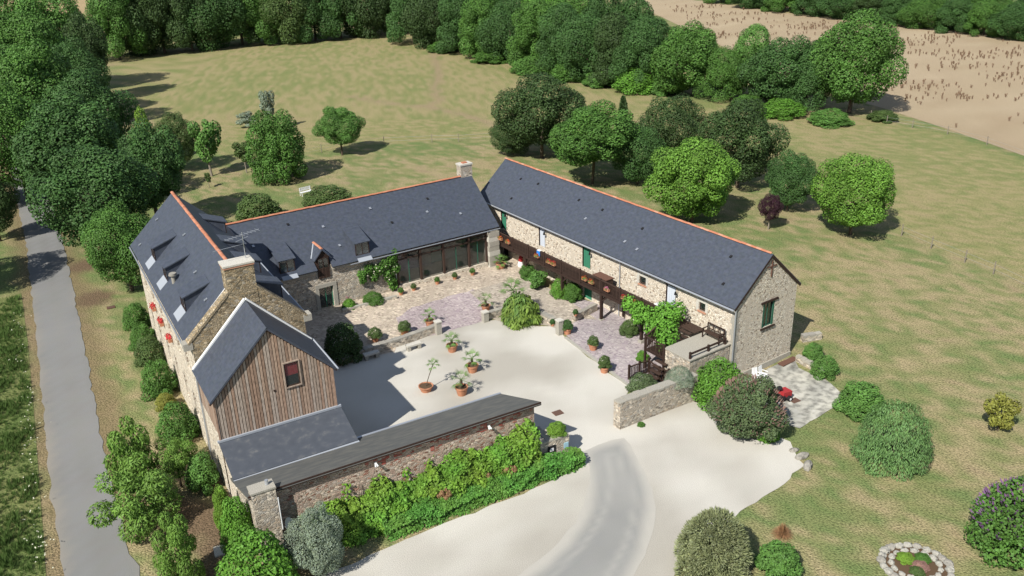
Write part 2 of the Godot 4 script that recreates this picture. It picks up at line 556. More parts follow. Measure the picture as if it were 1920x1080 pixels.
# a crown of leaf-sized faces in the unit box (x, z from -0.5 to 0.5, y from 0 to 1)
func crown(sd: int, lobes: int, leaves: int, size: float, shape: String, droop := 0.0) -> ArrayMesh:
	rng.seed = sd
	var m := Mesher.new()
	var cs := []
	for i in lobes:
		var t := (i + 0.5) / lobes
		var a := i * 2.39996 + rng.randf_range(-0.3, 0.3)
		var p := Vector3.ZERO
		var r := 0.0
		if shape == "cone":
			var y := t * 0.86 + 0.06
			var rad := 0.36 * pow(1.0 - y, 0.75) + 0.03
			r = 0.17 * (1.0 - y) + 0.075
			p = Vector3(cos(a) * rad * rng.randf_range(0.4, 1.0), y, sin(a) * rad * rng.randf_range(0.4, 1.0))
		elif shape == "egg":
			var y := t * 0.84 + 0.05
			var rad := 0.36 * sqrt(maxf(sin(PI * clampf(0.22 + 0.74 * y, 0, 1)), 0.0))
			r = 0.10 + 0.05 * rng.randf()
			p = Vector3(cos(a) * rad * rng.randf_range(0.75, 1.05), y, sin(a) * rad * rng.randf_range(0.75, 1.05))
		elif shape == "bulk":
			var y := 1.0 - t * t
			var rad := sqrt(1.0 - pow(y, 2.4))
			r = rng.randf_range(0.09, 0.17)
			p = Vector3(cos(a) * rad * 0.40 * rng.randf_range(0.7, 1.1), 0.04 + y * 0.84 * rng.randf_range(0.85, 1.02), sin(a) * rad * 0.40 * rng.randf_range(0.7, 1.1))
		elif shape == "dome":
			var y := t
			var rad := sqrt(1.0 - y * y)
			r = rng.randf_range(0.13, 0.19)
			p = Vector3(cos(a) * rad * 0.34, 0.05 + y * 0.78, sin(a) * rad * 0.34)
		else:
			var y := 1.0 - 2.0 * t
			var rad := sqrt(1.0 - y * y)
			var k := rng.randf_range(0.55, 1.14) if shape == "lumpy" else rng.randf_range(0.70, 1.12)
			r = rng.randf_range(0.085, 0.175) if shape == "lumpy" else rng.randf_range(0.08, 0.165)
			p = Vector3(cos(a) * rad * 0.35 * k, 0.5 + y * 0.36 * k, sin(a) * rad * 0.35 * k)
		cs.append([p, r, rng.randf_range(0.70, 1.0)])
	cs.append([Vector3(0, 0.45, 0), 0.12 if shape == "cone" else (0.36 if shape == "dome" else 0.25), 0.85])
	var total := 0.0
	for q in cs:
		total += q[1] * q[1]
	for q in cs:
		var cnt := int(leaves * q[1] * q[1] / total)
		var ctr: Vector3 = q[0]
		var rr: float = q[1]
		for i in cnt:
			var d := rand_dir()
			var p := ctr + d * rr * (1.0 - 0.35 * pow(rng.randf(), 2.0) + 0.10 * rng.randf())
			var inside := false
			for o in cs:
				if o != q and p.distance_squared_to(o[0]) < o[1] * o[1] * 0.55:
					inside = true
					break
			if inside or p.y < 0.0:
				continue
			var nn := (d + rand_dir() * 0.75 + Vector3(0, 0.35, 0)).normalized()
			var along := nn.cross(rand_dir()).normalized()
			if droop < 0.0:
				along = (d + rand_dir() * 0.35 + Vector3(0, 0.15, 0)).normalized()
				nn = along.cross(rand_dir()).normalized()
			if droop > 0.0:
				along = (along * (1.0 - droop) + Vector3(0, -1, 0) * droop + d * 0.25).normalized()
				nn = along.cross(nn.cross(along)).normalized()
			var t: float = q[2] * rng.randf_range(0.62, 1.0)
			var y := rng.randf_range(0.0, 0.16)
			m.col = Color(minf(t + y * 0.35, 1.0), t, t * rng.randf_range(0.75, 1.0))
			var sz := size * rng.randf_range(0.7, 1.35)
			m.leaf(p - along * sz * 0.5, along, nn, sz * (1.0 + absf(droop) * 1.4), sz * (0.5 if droop < 0.0 else 0.72 - droop * 0.42))
	return m.mesh()

# irregular conifer: layered sprays that hang at the ends
func conifer(sd: int, sprays: int, size: float) -> ArrayMesh:
	rng.seed = sd
	var m := Mesher.new()
	for i in sprays:
		var y := pow(rng.randf(), 0.85)
		var a := rng.randf() * TAU
		var reach := 0.48 * (1.0 - y * 0.85) * rng.randf_range(0.45, 1.0) * (0.75 + 0.25 * sin(a * 3.0 + sd))
		var t := rng.randf_range(0.6, 1.0)
		for k in 9:
			var f := (k + 1) / 9.0
			var p := Vector3(cos(a) * reach * f, y + 0.05 * f - 0.16 * f * f, sin(a) * reach * f)
			p += rand_dir() * 0.02
			if p.y < 0:
				continue
			for w in 3:
				var dir := (Vector3(cos(a), -0.55, sin(a)) + rand_dir() * 0.8).normalized()
				var nn := dir.cross(rand_dir()).normalized()
				if nn.y < 0:
					nn = -nn
				var s := t * rng.randf_range(0.65, 1.0)
				m.col = Color(s, s, s * 0.9)
				m.leaf(p, dir, nn, size * rng.randf_range(0.8, 1.5), size * 0.5)
	return m.mesh()

# long arching blades from the base: grasses and phormium-like clumps
func blades(sd: int, count: int, wid: float, arch: float) -> ArrayMesh:
	rng.seed = sd
	var m := Mesher.new()
	for i in count:
		var a := rng.randf() * TAU
		var out := pow(rng.randf(), 0.6)
		var h := (1.0 - out * arch) * rng.randf_range(0.7, 1.0)
		var d := Vector3(cos(a), 0, sin(a))
		var side := Vector3(-sin(a), 0, cos(a)) * wid * rng.randf_range(0.6, 1.2)
		var t := rng.randf_range(0.55, 1.0)
		m.col = Color(minf(1.0, t * rng.randf_range(0.95, 1.2)), t, t * 0.85)
		var p0 := d * 0.06 * rng.randf()
		var prev := p0
		var ps := side
		for k in 3:
			var f := (k + 1) / 3.0
			var p := p0 + d * 0.5 * out * (f * 0.65 + f * f * 0.35) + Vector3(0, h * (1.6 * f - 0.75 * f * f * (0.6 + out)) / 1.0, 0)
			p.y = maxf(p.y, 0.0)
			var s2 := side * (1.0 - f * 0.92)
			m.quad(prev - ps, prev + ps, p + s2, p - s2)
			prev = p
			ps = s2
	return m.mesh()

# a fan palm head: fans on stalks, centre at the origin, radius about 1
func palm_head(sd: int, fans: int, fingers: int) -> ArrayMesh:
	rng.seed = sd
	var m := Mesher.new()
	for i in fans:
		var a := i * 2.39996 + rng.randf_range(-0.2, 0.2)
		var up := lerpf(1.15, -0.55, float(i) / fans) + rng.randf_range(-0.15, 0.15)
		var d := Vector3(cos(a) * cos(up), sin(up), sin(a) * cos(up))
		var t := rng.randf_range(0.65, 1.0)
		m.col = Color(t, t, t * 0.9)
		var hub := d * 0.5 + Vector3(0, -0.04, 0)
		m.bar(Vector3.ZERO, hub, 0.022, 0.022)
		var side := d.cross(Vector3.UP).normalized()
		var nn := side.cross(d).normalized()
		for k in fingers:
			var s := (k + 0.5) / fingers * 2.0 - 1.0
			var dir := (d * cos(s * 1.2) + side * sin(s * 1.2) + Vector3(0, -0.18 - 0.12 * absf(s), 0)).normalized()
			var l := 0.52 * (1.0 - 0.35 * s * s) * rng.randf_range(0.85, 1.1)
			var q := hub + dir * l
			var w := dir.cross(nn).normalized() * 0.017
			var mid := hub.lerp(q, 0.5)
			m.quad(hub, hub + w * 0.2, mid + w, mid - w)
			var e := q + Vector3(0, -0.07, 0)
			m.tri(mid - w, mid + w, e, nn, Vector2.ZERO, Vector2.ZERO, Vector2.ZERO)
	return m.mesh()

func make_protos() -> void:
	crowns.lumpy = [crown(101, 46, 62000, 0.0195, "lumpy"), crown(102, 54, 62000, 0.019, "lumpy"), crown(103, 38, 58000, 0.020, "lumpy")]
	crowns.bulk = [crown(201, 44, 50000, 0.0215, "bulk"), crown(202, 52, 50000, 0.021, "bulk"), crown(203, 36, 48000, 0.022, "bulk")]
	crowns.egg = [crown(205, 54, 36000, 0.025, "egg")]
	crowns.cedar = [crown(207, 15, 9000, 0.030, "lumpy", 0.5), crown(208, 14, 8000, 0.034, "egg", 0.5)]
	crowns.frond = [crown(211, 14, 2300, 0.10, "dome", 0.62)]
	crowns.round = [crown(111, 48, 58000, 0.020, "round"), crown(112, 56, 58000, 0.020, "round")]
	crowns.cone = [crown(121, 46, 19000, 0.034, "cone")]
	crowns.dome = [crown(131, 22, 14000, 0.040, "dome"), crown(132, 18, 12000, 0.044, "dome"), crown(133, 26, 14000, 0.038, "dome")]
	crowns.weep = [crown(141, 34, 34000, 0.021, "dome", 0.7)]
	crowns.fur = [crown(151, 44, 52000, 0.022, "dome", -1.0)]
	crowns.loose = [crown(161, 13, 3400, 0.060, "lumpy"), crown(162, 11, 2600, 0.065, "lumpy")]
	crowns.conifer = [conifer(171, 520, 0.05), conifer(172, 430, 0.055)]
	crowns.blades = [blades(181, 700, 0.011, 0.62), blades(182, 900, 0.008, 0.55)]
	crowns.palm = [palm_head(191, 16, 13), palm_head(192, 13, 13), palm_head(193, 11, 11)]

func trunk(h: float, r: float, limbs: int, sd: int, spread: float) -> Mesher:
	rng.seed = sd
	var m := Mesher.new()
	var top := Vector3(rng.randf_range(-0.06, 0.06) * h, h, rng.randf_range(-0.06, 0.06) * h)
	var mid := top * 0.45 + Vector3(rng.randf_range(-0.03, 0.03) * h, 0, rng.randf_range(-0.03, 0.03) * h)
	m.tube(Vector3(0, -0.3, 0), mid, r, r * 0.75, 7, false)
	m.tube(mid, top, r * 0.75, r * 0.3, 7)
	for i in limbs:
		var a := i * 2.4 + rng.randf()
		var p := mid.lerp(top, rng.randf_range(0.0, 0.6))
		var e := p + Vector3(cos(a) * spread, h * rng.randf_range(0.22, 0.42), sin(a) * spread)
		m.tube(p, p.lerp(e, 0.5) + Vector3(0, h * 0.04, 0), r * 0.45, r * 0.32, 6, false)
		m.tube(p.lerp(e, 0.5) + Vector3(0, h * 0.04, 0), e, r * 0.32, r * 0.1, 6)
	return m

# a tree or shrub: stem and crown as parts
func tree(called: String, label: String, category: String, spec: Array, proto: String, which: int, leaf: Material, low := 0.18, group := "", bark: Material = null, sink := 0.0) -> Node3D:
	var x: float = spec[0]
	var z: float = spec[1]
	var h: float = spec[2]
	var w: float = spec[3]
	var sd := int(absf(x) * 131 + absf(z) * 17) + 7
	var t := thing(called, label, category, Vector3(x, hgt(x, z) - sink, z), fmod(sd * 0.37, TAU), group)
	var c: Array = crowns[proto]
	var o := part("crown", c[which % c.size()], leaf, t, Transform3D(Basis.from_scale(Vector3(w, h * (1.0 - low), w)), Vector3(0, h * low, 0)))
	o.name = "crown" if h > 2.6 else "foliage"
	put("trunk" if h > 2.6 else "stem", trunk(h * (0.62 if low > 0.05 else 0.5), clampf(h * 0.022, 0.02, 0.32), 5 if h > 2.6 else 3, sd, w * 0.26), bark if bark else M.bark, t)
	return t

var nz := []
var tracks := []

func seg_dist(p: Vector2, a: Vector2, b: Vector2) -> float:
	return p.distance_to(Geometry2D.get_closest_point_to_segment(p, a, b))

func line_dist(p: Vector2, l: PackedVector2Array) -> float:
	var best := 1e9
	for i in l.size() - 1:
		best = minf(best, seg_dist(p, l[i], l[i + 1]))
	return best

func mixc(a: Color, b: Color, t: float) -> Color:
	return a.lerp(b, clampf(t, 0, 1))

# grass of the garden and meadow: dry straw, olive and green patches, trodden tracks
func grass_tint(q: Vector2) -> Color:
	var n1: float = nz[0].get_noise_2d(q.x, q.y)
	var n2: float = nz[1].get_noise_2d(q.x, q.y)
	var n3: float = nz[2].get_noise_2d(q.x, q.y)
	# mowing direction on the garden side runs with the barn
	var u := q.x * 0.57 + q.y * 0.82
	var w := -q.x * 0.82 + q.y * 0.57
	var n4: float = nz[1].get_noise_2d(u * 0.25 + 300.0, w * 2.6)
	var green := Color(0.190, 0.255, 0.098)
	var olive := Color(0.272, 0.285, 0.128)
	var straw := Color(0.430, 0.360, 0.215)
	var bare := Color(0.385, 0.305, 0.195)
	var meadow := Geometry2D.is_point_in_polygon(q, tracks[0])
	var dry := 0.48 + n1 * 0.75 + n2 * 0.45 + n3 * 0.85
	if meadow:
		dry = 0.60 + n1 * 0.40 + n2 * 0.36 + n3 * 0.85
	else:
		dry += n4 * 0.42
	var c := mixc(green, olive, dry * 2.0)
	c = mixc(c, straw, dry * 2.0 - 0.85)
	c = mixc(c, bare, (dry - 1.02) * 2.2)
	if meadow:
		c = mixc(c, Color(0.36, 0.335, 0.145), 0.30)
		for k in [1, 2, 3]:
			var dd := line_dist(q, tracks[k])
			c = mixc(c, bare, (1.0 - dd / (1.5 + n3 * 1.2)) * 1.1)
	# verge of the lane
	var dr := line_dist(q, tracks[4])
	if dr < 9.0 and q.x < -20.0:
		var e := clampf(1.0 - (dr - 2.0) / 1.4 + n2 * 0.6, 0, 1)
		c = mixc(c, Color(0.27, 0.20, 0.125), e * 0.8)
	# bare earth under the trees in front
	for b in tracks[5]:
		var k: float = 1.0 - (q.distance_to(Vector2(b.x, b.y)) / b.z) + n2 * 0.5 + n3 * 0.3
		c = mixc(c, Color(0.20, 0.145, 0.095), k * 2.2)
	return c

# the same outline with an uneven edge
func ragged(poly: PackedVector2Array, amp: float) -> PackedVector2Array:
	var out := PackedVector2Array()
	var f := noise(0.45, 606, 3)
	for i in poly.size():
		var a := poly[i]
		var b := poly[(i + 1) % poly.size()]
		var n := clampi(int(a.distance_to(b) / 0.6), 1, 60)
		for k in n:
			var p := a.lerp(b, float(k) / n)
			out.append(p + Vector2(f.get_noise_2d(p.x, p.y), f.get_noise_2d(p.x + 70.0, p.y)) * amp)
	return out

func lines(stops: Array) -> PackedFloat32Array:
	var out := PackedFloat32Array()
	for s in stops:
		var x: float = s[0]
		while x < s[1] - 0.001:
			out.append(x)
			x += s[2]
	out.append(stops[stops.size() - 1][1])
	return out

func build_ground() -> void:
	nz = [noise(0.028, 201, 3), noise(0.17, 202, 4), noise(0.62, 203, 2), noise(0.06, 204, 4)]
	tracks = [
		PackedVector2Array([Vector2(-84.03, -195.78), Vector2(-56.98, -209.20), Vector2(-26.08, -217.25), Vector2(-13.50, -197.26), Vector2(5.09, -165.75), Vector2(23.55, -139.75), Vector2(37.97, -133.89), Vector2(51.08, -121.77), Vector2(57.37, -112.91), Vector2(60.27, -100.41), Vector2(67.09, -77.72), Vector2(42.46, -62.63), Vector2(41.41, -66.94), Vector2(36.48, -77.42), Vector2(32.82, -88.96), Vector2(27.07, -97.30), Vector2(16.82, -115.43), Vector2(-1.57, -118.15), Vector2(-17.90, -116.08), Vector2(-26.95, -111.78), Vector2(-34.88, -110.62), Vector2(-47.49, -125.97), Vector2(-68.11, -159.31)]),
		PackedVector2Array([Vector2(-15.87, -201.43), Vector2(-12.42, -165.86), Vector2(-11.96, -148.95), Vector2(-10.63, -143.29), Vector2(-12.52, -138.81), Vector2(-6.44, -132.49), Vector2(-1.22, -124.15)]),
		PackedVector2Array([Vector2(-25.60, -147.87), Vector2(-17.83, -141.47), Vector2(-12.52, -138.81)]),
		PackedVector2Array([Vector2(39.52, -133.68), Vector2(45.00, -125.84), Vector2(51.44, -122.70)]),
		PackedVector2Array([Vector2(-65.13, -116.47), Vector2(-45.34, -81.30), Vector2(-31.43, -55.17), Vector2(-23.25, -39.87), Vector2(-18.22, -30.17), Vector2(-14.24, -22.36)]),
		[Vector3(-16.55, -38.00, 3.20), Vector3(-18.50, -39.19, 2.00), Vector3(-15.01, -36.05, 2.40), Vector3(-19.50, -48.29, 1.20), Vector3(-16.84, -42.49, 1.00), Vector3(-39.37, -75.41, 2.00), Vector3(-34.85, -68.07, 1.80)],
	]
	var xs := lines([[-700.0, -130.0, 24.0], [-130.0, -62.0, 3.0], [-62.0, 62.0, 0.7], [62.0, 170.0, 3.0], [170.0, 700.0, 26.0]])
	var zs := lines([[-900.0, -300.0, 25.0], [-300.0, -130.0, 2.2], [-130.0, -16.0, 0.7], [-16.0, 120.0, 9.0]])
	var v := PackedVector3Array()
	var uv := PackedVector2Array()
	var cc := PackedColorArray()
	var nn := PackedVector3Array()
	for z in zs:
		for x in xs:
			v.append(Vector3(x, hgt(x, z), z))
			uv.append(Vector2(x, z))
			cc.append(grass_tint(Vector2(x, z)))
			nn.append(Vector3.UP)
	var idx := PackedInt32Array()
	var nx := xs.size()
	for j in zs.size() - 1:
		for i in nx - 1:
			var a := j * nx + i
			idx.append_array(PackedInt32Array([a, a + 1, a + nx + 1, a, a + nx + 1, a + nx]))
	var arr := []
	arr.resize(Mesh.ARRAY_MAX)
	arr[Mesh.ARRAY_VERTEX] = v
	arr[Mesh.ARRAY_NORMAL] = nn
	arr[Mesh.ARRAY_TEX_UV] = uv
	arr[Mesh.ARRAY_COLOR] = cc
	arr[Mesh.ARRAY_INDEX] = idx
	var am := ArrayMesh.new()
	am.add_surface_from_arrays(Mesh.PRIMITIVE_TRIANGLES, arr)
	struct("ground", am, M.grass, "dry grass of the garden and the meadow")

	var fld := func(q: Vector2) -> Color:
		var t: float = 0.5 + nz[1].get_noise_2d(q.x * 0.5, q.y * 1.8) * 0.6 + nz[0].get_noise_2d(q.x, q.y) * 0.5
		return mixc(Color(0.42, 0.33, 0.225), Color(0.52, 0.425, 0.305), t)
	struct("stubble_field", drape(PackedVector2Array([Vector2(40.61, -281.73), Vector2(39.36, -252.15), Vector2(44.38, -197.53), Vector2(48.40, -146.75), Vector2(54.91, -128.69), Vector2(58.21, -116.27), Vector2(61.22, -102.17), Vector2(66.07, -76.35), Vector2(120.47, -93.96), Vector2(131.71, -164.13), Vector2(106.42, -186.11), Vector2(92.55, -210.27), Vector2(70.79, -242.08), Vector2(59.52, -267.92), Vector2(51.17, -281.87)]), 4.0, 0.02, fld), M.stubble, "pale stubble field with rows of dried weeds")
	var far := func(q: Vector2) -> Color:
		var t: float = 0.5 + nz[1].get_noise_2d(q.x * 0.7, q.y * 0.7) * 0.8
		return mixc(Color(0.40, 0.30, 0.17), Color(0.52, 0.40, 0.24), t)
	struct("far_field", drape(PackedVector2Array([Vector2(-260, -420), Vector2(60, -420), Vector2(40, -292), Vector2(-20, -262), Vector2(-60, -258), Vector2(-110, -236), Vector2(-230, -230)]), 12.0, 0.02, far), M.stubble, "straw field glimpsed beyond the hedge")
	var rough := func(q: Vector2) -> Color:
		var t: float = 0.5 + nz[1].get_noise_2d(q.x * 1.6, q.y * 0.6) * 0.9 + nz[2].get_noise_2d(q.x, q.y) * 0.4
		return mixc(Color(0.13, 0.19, 0.06), Color(0.25, 0.26, 0.11), t)
	struct("rough_field", drape(PackedVector2Array([Vector2(-63.48, -71.77), Vector2(-43.19, -68.66), Vector2(-41.89, -69.66), Vector2(-36.84, -60.42), Vector2(-30.45, -48.25), Vector2(-25.92, -39.54), Vector2(-21.14, -30.28), Vector2(-31.11, -27.73)]), 0.7, 0.02, rough), M.grass, "lush green field edge beside the lane")
	var road := func(q: Vector2) -> Color:
		var dd := line_dist(q, tracks[4])
		var t: float = nz[1].get_noise_2d(q.x, q.y) * 0.5 + nz[0].get_noise_2d(q.x, q.y) * 0.5
		var wear := exp(-pow((dd - 0.75) / 0.35, 2.0)) * 0.8
		var c := mixc(Color(0.205, 0.208, 0.205), Color(0.265, 0.265, 0.258), 0.5 + t)
		c = mixc(c, Color(0.245, 0.250, 0.255), wear)
		return mixc(c, Color(0.33, 0.30, 0.25), (dd - 1.45) * 1.2 + t * 0.5)
	struct("road", drape(ragged(PackedVector2Array([Vector2(-79.04, -138.20), Vector2(-66.94, -116.67), Vector2(-57.31, -99.42), Vector2(-47.18, -81.45), Vector2(-39.26, -66.28), Vector2(-33.44, -55.29), Vector2(-28.28, -45.20), Vector2(-24.76, -38.59), Vector2(-22.46, -34.43), Vector2(-18.52, -27.28), Vector2(-12.45, -27.06), Vector2(-18.63, -34.27), Vector2(-20.68, -37.54), Vector2(-25.65, -46.79), Vector2(-31.59, -58.37), Vector2(-36.69, -68.20), Vector2(-43.85, -81.90), Vector2(-53.17, -99.02), Vector2(-62.72, -116.20), Vector2(-75.49, -137.75)]), 0.2), 0.6, 0.03, road), M.asphalt, "narrow grey country lane")
	var gr := func(q: Vector2) -> Color:
		var t: float = nz[3].get_noise_2d(q.x, q.y) * 1.3 + nz[1].get_noise_2d(q.x * 0.9, q.y * 0.9) * 0.8
		return mixc(Color(0.43, 0.41, 0.37), Color(0.605, 0.59, 0.55), 0.5 + t)
	struct("gravel_courtyard", drape(ragged(PackedVector2Array([Vector2(-15.14, -54.95), Vector2(-10.51, -56.73), Vector2(-7.96, -58.15), Vector2(-5.92, -59.84), Vector2(-2.33, -61.53), Vector2(-1.10, -61.73), Vector2(0.72, -60.51), Vector2(3.23, -60.37), Vector2(3.83, -58.41), Vector2(5.80, -54.52), Vector2(7.71, -51.21), Vector2(6.79, -49.53), Vector2(6.24, -46.45), Vector2(5.58, -44.39), Vector2(3.81, -44.05), Vector2(0.91, -42.14), Vector2(-2.11, -41.02), Vector2(-9.96, -41.65)]), 0.22), 0.7, 0.02, gr), M.gravel, "pale sandy gravel of the courtyard")
	struct("gravel_drive", drape(ragged(PackedVector2Array([Vector2(3.81, -44.05), Vector2(5.58, -44.39), Vector2(6.24, -46.45), Vector2(11.60, -49.83), Vector2(14.48, -47.44), Vector2(16.36, -44.79), Vector2(16.34, -42.20), Vector2(15.11, -40.68), Vector2(11.75, -37.95), Vector2(8.56, -34.64), Vector2(7.13, -32.83), Vector2(5.40, -26.43), Vector2(-12.90, -27.08), Vector2(-9.96, -33.72), Vector2(-6.33, -35.99), Vector2(-3.44, -37.84), Vector2(0.25, -39.94), Vector2(2.70, -41.55), Vector2(3.74, -42.43)]), 0.22), 0.7, 0.024, gr), M.gravel, "pale gravel drive before the gateway")
	var lane_edge := PackedVector2Array([Vector2(3.97, -43.71), Vector2(4.79, -44.36), Vector2(5.80, -44.90), Vector2(6.47, -45.13), Vector2(6.91, -43.63), Vector2(7.20, -41.79), Vector2(7.34, -39.98), Vector2(7.29, -38.39), Vector2(6.93, -36.65), Vector2(6.39, -35.12), Vector2(5.83, -33.99), Vector2(5.31, -32.98), Vector2(3.29, -29.35), Vector2(-4.22, -29.63), Vector2(-0.36, -33.21), Vector2(0.92, -34.50), Vector2(2.05, -35.87), Vector2(2.92, -37.34), Vector2(3.55, -38.82), Vector2(3.96, -40.50), Vector2(4.08, -42.11)])
	var lane := func(q: Vector2) -> Color:
		var t: float = nz[1].get_noise_2d(q.x * 0.8, q.y * 0.8) * 0.7
		var e := 1e9
		for i in lane_edge.size():
			e = minf(e, seg_dist(q, lane_edge[i], lane_edge[(i + 1) % lane_edge.size()]))
		var c := mixc(Color(0.285, 0.29, 0.285), Color(0.375, 0.375, 0.36), 0.5 + t)
		# gravel dragged over the edges and pale wheel tracks
		c = mixc(c, Color(0.44, 0.435, 0.41), exp(-pow((e - 1.15) / 0.16, 2.0)) * 0.55)
		return mixc(Color(0.50, 0.485, 0.445), c, e * 1.5 + t * 0.9 - 0.1)
	struct("drive_lane", drape(ragged(lane_edge, 0.14), 0.35, 0.034, lane), M.asphalt, "curved grey lane swept into the gravel drive")
	var pv := func(q: Vector2) -> Color:
		var t: float = 0.5 + nz[1].get_noise_2d(q.x, q.y) * 0.7
		return mixc(Color(0.72, 0.70, 0.68), Color(1.0, 0.98, 0.95), t)
	var pg := func(q: Vector2) -> Color:
		var t: float = 0.5 + nz[1].get_noise_2d(q.x, q.y) * 0.7
		return mixc(Color(0.64, 0.66, 0.66), Color(0.86, 0.86, 0.86), t)
	var pb := func(q: Vector2) -> Color:
		var t: float = 0.5 + nz[1].get_noise_2d(q.x, q.y) * 0.7
		return mixc(Color(0.72, 0.74, 0.72), Color(0.96, 0.97, 0.95), t)
	struct("terrace", drape(PackedVector2Array([Vector2(-20.57, -60.69), Vector2(0.63, -73.94), Vector2(4.18, -70.15), Vector2(2.28, -69.04), Vector2(-2.62, -65.55), Vector2(-8.33, -61.98), Vector2(-8.61, -56.94), Vector2(-10.62, -56.10), Vector2(-12.24, -55.56), Vector2(-14.98, -54.19)]), 0.8, 0.028, pv), M.pave_tan, "tan stone paving along the middle house")
	struct("terrace_purple", drape(ragged(PackedVector2Array([Vector2(-8.96, -62.14), Vector2(-8.08, -63.87), Vector2(-5.64, -65.51), Vector2(-3.09, -67.14), Vector2(-1.97, -65.56), Vector2(-1.52, -62.70), Vector2(-2.33, -61.44), Vector2(-5.32, -59.98), Vector2(-5.89, -59.49), Vector2(-6.85, -58.94), Vector2(-8.33, -59.87)]), 0.35), 0.8, 0.034, pv), M.pave_purple, "mauve schist setts in the terrace")
	struct("terrace_grey", drape(PackedVector2Array([Vector2(-3.52, -66.66), Vector2(0.02, -68.99), Vector2(1.84, -69.34), Vector2(4.29, -65.33), Vector2(6.48, -61.32), Vector2(5.07, -61.57), Vector2(3.82, -59.45), Vector2(2.75, -60.40), Vector2(0.94, -61.05), Vector2(-0.90, -61.35), Vector2(-1.93, -62.16), Vector2(-2.39, -64.62)]), 0.8, 0.040, pg), M.pave_tan, "grey stone setts round the big palm clump")
	struct("terrace_barn", drape(PackedVector2Array([Vector2(3.93, -58.75), Vector2(3.68, -62.39), Vector2(5.36, -65.26), Vector2(7.56, -63.64), Vector2(9.40, -60.20), Vector2(11.37, -56.42), Vector2(11.97, -53.54), Vector2(9.47, -51.74), Vector2(8.25, -50.75), Vector2(7.76, -51.35), Vector2(5.82, -54.67)]), 0.8, 0.036, pb), M.pave_purple, "pinkish grey stone setts before the barn")
	var pt := func(q: Vector2) -> Color:
		var t: float = 0.5 + nz[1].get_noise_2d(q.x * 1.6, q.y * 1.6) * 1.5 + nz[2].get_noise_2d(q.x, q.y) * 0.7
		return mixc(Color(0.38, 0.38, 0.36), Color(0.56, 0.55, 0.51), t)
	struct("patio", drape(ragged(PackedVector2Array([Vector2(13.87, -50.55), Vector2(14.70, -52.25), Vector2(19.99, -56.00), Vector2(20.03, -54.47), Vector2(21.16, -52.80), Vector2(21.75, -50.86), Vector2(21.35, -49.92), Vector2(17.58, -46.60), Vector2(16.36, -47.52), Vector2(14.85, -48.86)]), 0.2), 0.6, 0.03, pt), M.concrete, "weathered concrete yard at the barn gable")
	# kerb along the courtyard edge of the barn terrace, one stone after another
	var ka := Vector2(3.83, -58.41)
	var kb := Vector2(7.74, -51.21)
	var kc := Vector2(10.07, -53.22)
	var kerb := thing("stone_kerb", "pale stone kerb between courtyard gravel and barn terrace", "kerb", on(ka))
	var n := 14
	for i in n:
		var a := ka.lerp(kb, i / float(n))
		var b := ka.lerp(kb, (i + 1) / float(n)) - (kb - ka).normalized() * 0.015
		var m := Mesher.new()
		var h0 := kerb.position
		m.bar(on(a, 0.04) - h0, on(b, 0.04) - h0, 0.22, 0.14)
		put("kerb_stone", m, M.pebble_b, kerb)

var ridge_tile: ArrayMesh

func ridge(parent: Node3D, a: Vector3, b: Vector3, mats: Array) -> void:
	if ridge_tile == null:
		var m := Mesher.new()
		for i in 6:
			var t0 := PI * (0.02 + 0.96 * i / 6.0)
			var t1 := PI * (0.02 + 0.96 * (i + 1) / 6.0)
			var p0 := Vector3(0, sin(t0) * 0.085 - 0.02, -cos(t0) * 0.115)
			var p1 := Vector3(0, sin(t1) * 0.085 - 0.02, -cos(t1) * 0.115)
			var l := Vector3(0.225, 0, 0)
			m.quad(p1 - l, p1 + l * 0.98, p0 + l * 0.98, p0 - l)
			m.quad(p0 - l, Vector3(-0.225, -0.02, 0), p1 - l, p1 - l)
		ridge_tile = m.mesh()
	var n := int(a.distance_to(b) / 0.42)
	var x := (b - a).normalized()
	var z := x.cross(Vector3.UP).normalized()
	rng.seed = int(a.x * 37 + b.y * 11) + 3
	for i in n:
		var p := a.lerp(b, (i + 0.5) / n) + Vector3(0, rng.randf_range(-0.008, 0.012), rng.randf_range(-0.01, 0.01))
		part("ridge_tile", ridge_tile, mats[rng.randi() % mats.size()], parent, Transform3D(Basis(x, z.cross(x), z), p))

